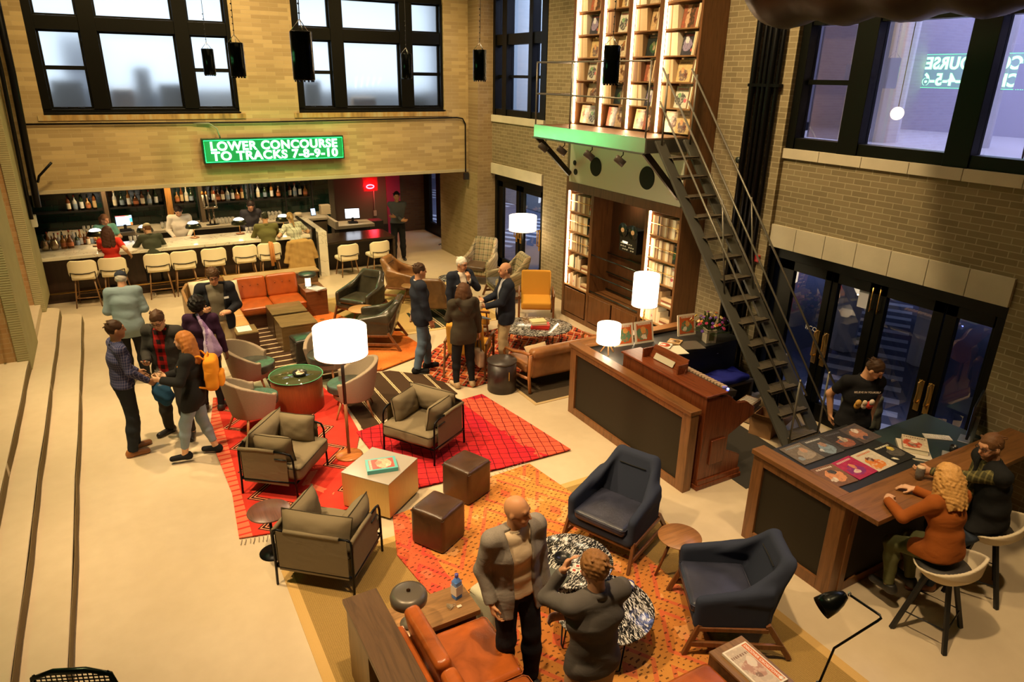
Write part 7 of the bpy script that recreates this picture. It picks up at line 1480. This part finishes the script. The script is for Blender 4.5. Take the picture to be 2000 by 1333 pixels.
# printed shirt
v = info('T-shirt'); r = v['root']; c_ = v['P'](.40, 0, .135); X1_ = v['P'](0, 1, 0)-v['P'](0, 0, 0)
o = textmesh('shirt_lettering', 'BELIEVE IN YOURSELF', .030, plain((.75, .62, .5), .6, name='shirt_print'), r, tuple(c_), (PI/2-.10, 0, PI), extrude=.001, align='CENTER')
def disc(name, c, r_, m, par, rot, sx=1, sy=1): return B().lathe([(0, 0), (r_, 0), (r_, .003), (0, .004)], n=20, sx=sx, sy=sy).build(name, m, par, loc=c, rot=rot)
for i, (dx, dz, rr, cc) in enumerate(((-.075, -.11, .030, (.75, .62, .5)), (-.06, -.145, .042, (.6, .05, .03)), (.0, -.12, .028, (.65, .5, .35)), (.0, -.155, .034, (.7, .6, .5)), (.07, -.12, .034, (.6, .32, .06)), (.075, -.155, .038, (.55, .28, .05)))):
    q = v['P'](.40+dz, dx, .138-.0*dz); disc('shirt_print', tuple(q), rr, plain(cc, .7, name='shirt_print_%d' % i), r, (PI/2-.1, 0, PI), 1, 1.15)
v = info('denim jacket'); q = w2(v['root'], Vector((.30, .18, 0))); t = thing('walking_stick', 'thin brown walking stick beside the man in the pale denim jacket', 'stick', (q.x, q.y, 0)); B().tube([(0, 0, .03), (0, -.03, .88)], .010).build('shaft', wood((.30, .12, .04), axis='z', name='cane_wood'), t); B().tube([(0, -.03, .88), (0, -.06, .92), (0, -.11, .92)], .013).build('handle', BKSH, t)
# vest of the bearded man is a jacket child already; ---- table top things
def book(name, label, c, d, rz, mc, cat='book', pages=(.75, .68, .52), z=0):
    t = thing(name, label, cat, (c[0], c[1], z), rz); w_, l_, h_ = d
    B().box(-w_/2, w_/2, -l_/2, l_/2, 0, .003).box(-w_/2, w_/2, -l_/2, l_/2, h_-.003, h_).box(-w_/2, -w_/2+.003, -l_/2, l_/2, .003, h_-.003).build('cover', mc, t)
    B().box(-w_/2+.004, w_/2-.005, -l_/2+.005, l_/2-.005, .003, h_-.003).build('pages', plain(pages, .8, name='paper_edges'), t); return t
t = book('book', 'art book with a teal border and a red and peach cover on the cube table', (2.06, 6.44), (.25, .33, .045), math.radians(-42+90+30), plain((.10, .42, .40), .35, name='teal_cover'), z=.422)
B().box(-.10, .10, -.135, .135, .045, .0465).build('cover_picture', art(4, (.62, .10, .07), (.75, .40, .25), (.70, .22, .14), (.8, .55, .4), .3), t)
for i, (dx, dy, w_, l_, c, h_) in enumerate(((.0, 0, .24, .32, (.55, .03, .02), .035), (.01, .01, .22, .30, (.60, .05, .04), .03), (-.02, .03, .2, .25, (.7, .6, .4), .03), (-.02, .06, .19, .27, (.70, .62, .30), .028))):
    book('book', ('red book at the bottom of the pile on the wide marble table', 'second red book up in the pile on the wide marble table', 'cream book third up in the pile on the wide marble table', 'pale yellow book on top of the pile on the wide marble table')[i], (6.06+dx, 9.60+dy), (w_, l_, h_), .9+i*.15, plain(c, .4, name='book_cover'), z=.40+(0, .035, .065, .095)[i])
t = book('magazine', 'open white magazine on the end cabinet under the grey round lamp', (3.12, 13.22), (.24, .32, .02), .5, plain((.70, .72, .72), .3, name='glossy_paper'), 'magazine', z=.50)
t = book('newspaper', 'folded white newspaper on the dark side table at the end of the tan bench', (1.50, 11.66), (.22, .28, .012), 0, plain((.72, .68, .6), .6, name='newsprint'), 'newspaper', z=.45)
t = thing('newspaper', 'newspaper with an orange banner on the walnut end box', 'newspaper', (3.47, 2.45, .50), math.radians(0))
B().box(-.12, .12, -.20, .20, 0, .022).build('pages', plain((.78, .72, .6), .7, name='newsprint'), t, bevel=.002)
B().box(-.105, .055, -.185, .185, .022, .0232).build('front_picture', art(12, (.62, .50, .38), (.45, .25, .18), (.7, .6, .5), (.25, .15, .1), .5), t); B().box(.060, .108, -.185, .185, .022, .0236).build('banner', plain((.62, .17, .05), .5, name='orange_banner'), t)
textmesh('banner_lettering', 'DISCOVER CROSSTOWN', .030, plain((.85, .8, .7), .5, name='white_print'), t, (.073, .175, .0238), (0, 0, -PI/2), extrude=.0003, bold=.0005)
B().lathe([(0, .0236), (.018, .0236), (.018, .0242), (0, .0242)], (.084, -.168, 0), n=20).build('round_mark', plain((.85, .8, .7), .5, name='white_print'), t)
b = thing('water_bottle', 'square blue water bottle with a pale label on the walnut end table', 'bottle', (1.92, 4.20, .45), .3); BG = plain((.06, .16, .45), .06, 0, .8, 'blue_water')
B().prism([(-.03, -.032), (.03, -.032), (.035, -.025), (.035, .025), (.03, .032), (-.03, .032), (-.035, .025), (-.035, -.025)], 0, .17).build('bottle_body', glass((.10, .25, .65), .03, .72, 'blue_plastic'), b, bevel=.006); B().lathe([(.034, .168), (.02, .195), (.014, .2), (.014, .215)], n=20, cap=False).build('neck', glass((.10, .25, .65), .03, .72, 'blue_plastic'), b)
B().box(-.036, .036, -.0345, .0345, .04, .13).build('paper_label', plain((.62, .52, .42), .4, name='pale_label'), b); B().lathe([(0, .21), (.016, .21), (.016, .235), (0, .235)], n=20).build('cap', plain((.10, .08, .35), .4, name='purple_cap'), b)
t = thing('key_bunch', 'bunch of metal keys with a pale fob on the walnut end table', 'keys', (1.86, 4.12, .452))
for i in range(7):
    a = 2.4+i*.22; B().bar((.015*math.cos(a), .015*math.sin(a), .003), (.065*math.cos(a), .065*math.sin(a), .003+.001*i), .007, .002).build('key', metal((.6, .5, .35), .25, 'key_metal'), t)
B().tube([(.013*math.cos(a), .013*math.sin(a), .004) for a in np.linspace(0, 2*PI, 15)], .0014, 5).build('ring', CHROME(), t); B().box(.01, .05, -.045, -.018, 0, .008).build('fob', plain((.7, .6, .45), .4, name='cream_fob'), t, bevel=.003)
def bowl(label, x, y, z, r_, cards):
    t = thing('bowl', label, 'bowl', (x, y, z)); B().lathe([(0, 0), (r_*.8, 0), (r_, .03), (r_*.98, .05), (r_*.9, .05), (r_*.85, .02), (0, .015)], n=32).build('dish', plain((.012, .012, .012), .3, name='black_ceramic'), t)
    return t
bowl('black dish holding folded cards on the green glass round table', 1.84, 9.20, .504, .10, 1); bowl('small black dish on the taller marble table', 2.95, 4.18, .43, .075, 1)
for i in range(4):
    o = B().cbox((0, 0, .006), (.05, .09, .004)).build('card', plain((.75, .62, .42), .6, name='cream_card')); o.location = (1.82+.02*i, 9.19+.01*i, .53+.004*i); o.rotation_euler = (.3, .2*i-.3, i*.7); tag(o, 'cream card lying in the dish on the green glass round table', 'card', 'cards in the dish')
for i, (dx, dy) in enumerate(((0, 0), (.06, .03), (.05, -.045))):
    t = thing('coaster', 'red and white square coaster on the taller marble table, ' + ('left one', 'upper one', 'lower one')[i], 'coaster', (2.97+dx, 4.02+dy, .43), .5+i*.3); B().box(-.028, .028, -.028, .028, 0, .003).build('card', plain((.80, .72, .6), .5, name='white_card'), t); B().box(-.014, .014, -.014, .014, .003, .0036).build('print', plain((.5, .06, .04), .5, name='red_card_print'), t)
o = B().cbox((0, 0, 0), (.15, .21, .008)).build('menu', plain((.10, .11, .09), .4, name='dark_card')); o.location = (2.78, 4.02, .435); o.rotation_euler = (0, 0, .4); tag(o, 'dark menu card on the taller marble table beside the grey blazer man', 'card')
cs = Sh('blue_white_stripes', .8); cs.col(cs.mix(((cs.x+cs.y*.6)*22).fr().lt(.4)*1.0, (.80, .76, .70), (.05, .05, .25)))
o = meshobj('knotted_cloth', blob([('c', (-.09, -.05, .03), (.0, .0, .035), .02, .03, {}), ('c', (0, 0, .035), (.10, .06, .04), .028, .045, {}), ('c', (.0, .0, .04), (.06, .10, .035), .02, .035, {}), ('e', (0, 0, .045), (.04, .04, .035), {})], .008, k=.015, noise=(.005, 60)), cs.m); o.location = (3.22, 3.62, .345); tag(o, 'knotted blue and white cloth on the lower marble table', 'cloth')
o = B().lathe([(0, 0), (.10, 0), (.12, .012), (.11, .014), (0, .006)], n=30).build('plate', plain((.25, .22, .16), .3, name='grey_plate')); o.location = (5.55, 9.98, .40); tag(o, 'grey round plate at the left side of the wide marble table', 'plate')
# ---- record counter things
def sleeve(label, x, y, z, rot, seed, w_=.31, frame=True, n=3):
    t = thing('record_stack', label, 'records', (x, y, z)); t.rotation_euler = rot
    for i in range(n): B().box(-w_/2, w_/2, .006*i, .006*i+.005, 0, .315-.003*i).build('sleeve', plain((.72, .62, .48), .4, name='cream_sleeve'), t)
    B().box(-w_/2+.03, w_/2-.03, -.002, 0, .03, .285).build('cover_picture', art(seed, (.60, .12, .03), (.12, .22, .12), (.7, .35, .1), (.75, .7, .55), .3), t); return t
sleeve('records leaning beside the lamp on the long counter, pale pink front', 5.88, 7.10, .98, (-.25, 0, -.15), 21); sleeve('records with a crowd picture and a blue dot leaning at the counter rail', 6.22, 7.06, .98, (-.25, 0, -.1), 22); sleeve('framed looking record with an orange and green abstract cover near the flowers', 6.98, 7.02, .98, (-.2, 0, -.12), 23)
for i, (x, y, n, s) in enumerate(((6.36, 6.80, 6, 31), (6.60, 6.86, 5, 32))):
    t = thing('record_pile', ('pile of small red and white records on the long counter', 'pile of small records in tan sleeves on the long counter')[i], 'records', (x, y, .98), .5)
    for k in range(n): B().box(-.09, .09, -.09, .09, k*.006, k*.006+.005).build('sleeve', plain(((.75, .7, .6), (.55, .35, .16))[i], .5, name='small_sleeve'), t, rot=(0, 0, .08*(k % 3)))
    B().lathe([(0, n*.006), (.075, n*.006), (.075, n*.006+.001), (0, n*.006+.001)], n=28).build('disc_print', plain(((.6, .08, .03), (.35, .2, .08))[i], .4, name='disc_print'), t)
    B().lathe([(0, n*.006+.001), (.025, n*.006+.001), (.025, n*.006+.002), (0, n*.006+.002)], n=20).build('disc_label', plain(((.8, .75, .65), (.04, .03, .02))[i], .4, name='disc_label'), t)
for i, (x, y, rz, c) in enumerate(((6.18, 6.62, -.35, (.70, .66, .60)), (6.38, 6.63, -.3, (.78, .70, .55)), (6.74, 6.68, -.3, (.10, .085, .07)))):
    o = B().box(-.155, .155, -.155, .155, 0, .006).build('record_sleeve', plain(c, .3, name='flat_sleeve')); o.location = (x, y, .981+i*.006 if i < 2 else .981); o.rotation_euler = (0, 0, rz); tag(o, ('grey white sleeve lying flat at the front edge of the long counter', 'cream sleeve lying flat in the middle of the long counter', 'dark grey printed sleeve lying flat near the flowers')[i], 'record')
t = thing('flower_vase', 'pale square vase of mixed purple, orange and yellow flowers on the long counter', 'vase', (7.08, 6.68, .98), -.35)
b = B().box(-.075, .075, -.075, -.06, 0, .2).box(-.075, -.06, -.06, .06, 0, .2).box(.06, .075, -.06, .06, 0, .2).box(-.075, .075, .06, .075, 0, .2).box(-.06, .06, -.06, .06, 0, .012); b.build('vase_body', wood((.55, .47, .36), axis='z', name='whitewashed_wood'), t, bevel=.003); B().box(-.04, .04, -.0765, -.075, .04, .16).build('front_panel', plain((.12, .12, .04), .5, name='green_window'), t)
fl = thing('flower_bouquet', 'loose bouquet of purple, orange and yellow flowers standing in the square vase', 'flowers', (7.08, 6.68, 1.1)); rr = random.Random(3); GR = plain((.035, .07, .015), .6, name='leaf_green')
b = B()
for i in range(110):
    a, e = rr.uniform(0, 2*PI), rr.uniform(.1, 1.5); L_ = rr.uniform(.16, .34); d = Vector((math.cos(a)*math.sin(e), math.sin(a)*math.sin(e), math.cos(e)*.9+.12)); p = d*L_; s_ = d.cross(Vector((0, 0, 1))).normalized()*rr.uniform(.012, .022)
    b.add([p*.55, p*.8+s_, p, p*.8-s_], [(0, 1, 2, 3)]); b.tube([(0, 0, 0), p*.5, p*.9], .0025, 4, cap=False)
b.build('foliage', GR, fl)['kind'] = 'stuff'
for i in range(46):
    a, e = rr.uniform(0, 2*PI), rr.uniform(.1, 1.35); L_ = rr.uniform(.20, .32); d = Vector((math.cos(a)*math.sin(e), math.sin(a)*math.sin(e), math.cos(e)*.9+.15)); c = ((.30, .02, .25), (.65, .18, .02), (.70, .45, .04), (.45, .03, .10), (.14, .05, .35), (.75, .6, .3))[i % 6]
    b = B()
    for k in range(6): q = k*PI/3; b.lathe([(0, 0), (.011, .006), (.008, .014), (0, .016)], (.014*math.cos(q), .014*math.sin(q), 0), n=7)
    b.lathe([(0, 0), (.008, .008), (0, .016)], n=7); o = b.build('blossom', plain(c, .6, name='petal_%d' % (i % 6)), fl); o.location = d*L_; o.rotation_euler = d.to_track_quat('Z', 'Y').to_euler()
# tray albums on the near counter
for i in range(8):
    cx, cy = 5.52+.33*(i//2) if i < 6 else (6.20), (3.82 if i % 2 else 3.42); cx = 5.50+.30*(i//2)+(.04 if i % 2 else 0); z = .99+(cy-3.16)/.86*.04+.004
    t = thing('album', 'album cover lying in the %s row of the tray, %s' % (('front', 'back')[i % 2], ('nearest the corner rail', 'second from the corner rail', 'third from the corner rail', 'farthest from the corner rail')[i//2]), 'record', (cx, cy, z)); t.rotation_euler = (.046, 0, .03*((i*7) % 5-2))
    A_ = [((.20, .10, .07), (.60, .25, .12), (.05, .05, .06), (.65, .55, .45)), ((.16, .13, .11), (.28, .23, .19), (.42, .24, .16), (.2, .24, .28)), ((.40, .03, .10), (.20, .03, .16), (.55, .22, .12), (.6, .45, .4)), ((.06, .06, .07), (.18, .24, .30), (.3, .18, .14), (.45, .45, .45)),
          ((.60, .52, .40), (.6, .2, .05), (.12, .05, .04), (.5, .12, .04)), ((.05, .045, .05), (.28, .10, .07), (.4, .33, .25), (.1, .1, .12)), ((.03, .03, .03), (.10, .09, .08), (.6, .45, .1), (.7, .65, .5)), ((.10, .08, .08), (.35, .15, .10), (.6, .5, .45), (.05, .05, .08))][i]
    B().box(-.148, .148, -.155, .155, 0, .008).build('sleeve', plain(A_[0], .25, name='album_sleeve'), t); B().box(-.14, .14, -.147, .147, .008, .0088).build('cover_picture', art(40+i, *A_, .18, 'album_print'), t)
t = book('book', 'thick book with a red and cream cover on the pile at the dark work desk', (6.98, 3.52), (.24, .32, .05), -.95, art(50, (.70, .58, .42), (.5, .08, .04), (.75, .66, .5), (.2, .1, .08)), z=.875); t = book('book', 'wide flat white book under the thick book on the dark work desk', (6.94, 3.50), (.29, .40, .03), -.85, plain((.62, .56, .46), .4, name='white_cover'), z=.842)
t = thing('monitor', 'thin silver computer monitor seen edge on at the dark work desk', 'monitor', (7.72, 3.36, .84), math.radians(20)); B().box(-.28, .28, -.012, .012, .12, .52).build('panel', plain((.015, .015, .02), .2, name='black_screen'), t, bevel=.004); B().box(-.26, .26, .012, .014, .15, .50).build('display', emit((.10, .14, .28), .8, 'dim_display'), t)
B().box(-.03, .03, -.05, -.012, 0, .3).box(-.10, .10, -.09, .09, 0, .01).build('stand', metal((.6, .6, .6), .3, 'silver'), t, bevel=.003)
t = thing('keyboard', 'small white keyboard on the dark work desk', 'keyboard', (7.48, 3.56, .84), -.7); B().box(-.14, .14, -.055, .055, 0, .01).build('board', plain((.70, .62, .55), .4, name='white_plastic'), t, bevel=.003)
b = B(); [b.box(-.13+i*.024, -.11+i*.024, -.045+k*.024, -.025+k*.024, .01, .013) for i in range(11) for k in range(4)]; b.build('key_caps', plain((.85, .78, .7), .4, name='white_keys'), t)['kind'] = 'stuff'
o = B().lathe([(0, 0), (.038, 0), (.038, .09), (.033, .09), (.033, .01), (0, .01)], n=22).build('mug', plain((.02, .02, .022), .3, name='black_mug')); o.location = (7.28, 3.28, .84); tag(o, 'black mug on the dark work desk', 'mug')
o = B().box(-.07, .07, -.05, .05, 0, .04).build('card_reader', plain((.30, .30, .32), .3, name='grey_plastic'), bevel=.006); o.location = (7.14, 3.26, .84); o.rotation_euler = (0, 0, .5); tag(o, 'small grey card reader on the dark work desk', 'device')
t = thing('office_chair', 'dark chair with a grey jacket over its back at the dark work desk', 'chair', (7.34, 4.36, 0), PI*.75); B().tube([(0, 0, .05), (0, 0, .45)], .03).lathe([(0, 0), (.25, 0), (.25, .03), (0, .05)], n=5).build('base', BLACK(), t); B().box(-.22, .22, -.2, .24, .45, .5).build('seat', BLK, t, bevel=.02)
soft('backrest', BLK, t, -.2, .2, -.26, -.21, .52, .92, .02); meshobj('hung_jacket', blob([('f', (-.26, -.34, .45), (.26, -.16, .98), lambda P: rb(P, (0, -.245+.0, .73), (.22, .06, .23), .05)+.008*np.sin(P[..., 0]*40), {}), ('c', (-.2, -.25, .92), (-.24, -.24, .55), .05, .045, {})], .012, k=.03, noise=(.005, 24)), fabric((.12, .12, .10), name='grey_fleece'), t)
# under and behind the stair
t = thing('cardboard_box', 'open cardboard box with a raised flap on the floor by the stair', 'box', (7.22, 5.60, 0), .35); CB = plain((.34, .18, .075), .8, name='cardboard')
B().box(-.2, .2, -.15, .15, 0, .01).box(-.2, .2, -.15, -.143, .01, .26).box(-.2, .2, .143, .15, .01, .26).box(-.2, -.193, -.143, .143, .01, .26).box(.193, .2, -.143, .143, .01, .26).build('carton', CB, t)
for (a, c, d) in (((-.2, -.15, .26), (-.2, .15, .26), (-.13, 0, .12)), ((.2, -.15, .26), (.2, .15, .26), (.12, 0, -.10)), ((-.2, -.15, .26), (.2, -.15, .26), (0, -.14, -.03))):
    d = Vector(d); a, c = Vector(a), Vector(c); n_ = Vector((0, 0, .005)); B().hexa([a, c, c+d, a+d, a+n_, c+n_, c+d+n_, a+d+n_]).build('flap', CB, t)
t = thing('wooden_crate', 'small wooden slatted crate of papers under the stair', 'crate', (7.30, 6.0, 0), .3)
for z in (.02, .12, .22): B().box(-.15, .15, -.11, -.10, z, z+.07).box(-.15, .15, .10, .11, z, z+.07).box(-.15, -.14, -.1, .1, z, z+.07).box(.14, .15, -.1, .1, z, z+.07).build('slat', wood((.30, .18, .09), name='crate_wood'), t)
for k in range(5): B().box(-.12+k*.05, -.10+k*.05, -.09, .09, .02, .3).build('paper', plain((.6, .52, .42), .7, name='old_paper'), t)
o = B().lathe([(0, 0), (.09, 0), (.09, .24), (.075, .26), (0, .26)], n=28).build('canister', plain((.42, .33, .18), .4, name='beige_tin')); o.location = (7.62, 5.98, 0); tag(o, 'beige cylindrical canister under the stair', 'canister')
t = thing('low_bench', 'dark bench with a pale frame edge behind the organ under the stair', 'bench', (7.15, 6.42, 0), 0); B().box(-.42, .5, -.16, .14, .40, .44).box(-.42, -.38, -.16, .14, 0, .4).box(.46, .5, -.16, .14, 0, .4).build('frame', plain((.10, .085, .06), .6, name='grey_frame'), t)
o = meshobj('blue_blanket', blob([('f', (-.36, -.2, 0), (.36, .2, .14), lambda P: rb(P, (0, 0, .06), (.34, .18, .05), .04), {})], .012, noise=(.009, 18)), fabric((.015, .02, .22), name='royal_blue_cloth')); o.location = (7.18, 6.40, .45); tag(o, 'folded royal blue blanket on the bench behind the stair', 'blanket')
# notices on the door glass
t = thing('taped_notice', 'white lilac paper notice taped on the glass of the right doors', 'notice', (8.15, 5.03, 1.78)); B().box(-.004, -.001, -.13, .21, 0, .33).build('paper', plain((.60, .60, .72), .7, name='notice_paper'), t)
for y in (-.10, .15): B().box(-.006, -.004, y-.03, y+.03, .30, .35).build('tape', plain((.8, .75, .65), .6, name='tape'), t)
t = thing('door_emblem', 'small white diamond lettering sticker on the left glass of the right doors', 'sticker', (8.148, 5.82, 1.25)); textmesh('lettering', 'RCOR', .09, plain((.65, .6, .55), .6, name='white_vinyl'), t, (0, .12, 0), (0, 0, 0), extrude=.0008).rotation_euler = Matrix(((0, 0, -1), (-1, 0, 0), (0, 1, 0))).to_euler()
B().add([(0, .16, .03), (0, 0, .12), (0, -.16, .03), (0, 0, -.06), (.001, .16, .03), (.001, 0, .12), (.001, -.16, .03), (.001, 0, -.06)], [(0, 1, 5, 4), (1, 2, 6, 5), (2, 3, 7, 6), (3, 0, 4, 7)]).build('outline', plain((.65, .6, .55), .6, name='white_vinyl'), t)
# ================================================================ rest furniture on the rugs it stands on
def inpoly(x, y, P):
    c = False
    for i in range(len(P)):
        (x0, y0), (x1, y1) = P[i], P[i-1]
        if (y0 > y) != (y1 > y) and x < (x1-x0)*(y-y0)/(y1-y0)+x0: c = not c
    return c
bpy.context.view_layer.update()
ON = {'sling_armchair', 'lounge_chair', 'checked_armchair', 'tub_chair', 'mustard_chair', 'leather_settee', 'pouf', 'cube_table', 'round_table', 'side_table', 'marble_table', 'drum_stool', 'end_table', 'floor_lamp', 'person', 'console_cabinet', 'leather_sofa', 'reading_lamp'}
lifted = []
for o in list(C.objects):
    if o.parent or o.name.split('.')[0] not in ON: continue
    gs = [o]+list(o.children_recursive); pts = [g.matrix_world @ Vector(c) for g in gs if g.type == 'MESH' for c in g.bound_box]
    if not pts: continue
    zm = min(p.z for p in pts)
    if zm > .03: continue
    x0, x1, y0, y1 = min(p.x for p in pts), max(p.x for p in pts), min(p.y for p in pts), max(p.y for p in pts)
    cx, cy = (x0+x1)/2, (y0+y1)/2; top = 0
    for P_, zt in RUGS:
        for sx in (-.42, 0, .42):
            for sy in (-.42, 0, .42):
                if inpoly(cx+(x1-x0)*sx, cy+(y1-y0)*sy, P_): top = max(top, zt)
    if top: o.location.z += top; lifted.append((x0, x1, y0, y1, top, o))
for o in list(C.objects):       # things standing on lifted furniture rise with it
    if o.parent or o.name.split('.')[0] in ON or o.get('kind') == 'structure' or not o.get('category'): continue
    gs = [o]+list(o.children_recursive); pts = [g.matrix_world @ Vector(c) for g in gs if g.type == 'MESH' for c in g.bound_box]
    if not pts: continue
    zm = min(p.z for p in pts); cx = sum(p.x for p in pts)/len(pts); cy = sum(p.y for p in pts)/len(pts)
    for x0, x1, y0, y1, top, f in lifted:
        if f.name.startswith('person'): continue
        if x0 <= cx <= x1 and y0 <= cy <= y1 and .3 < zm < .7: o.location.z += top; break
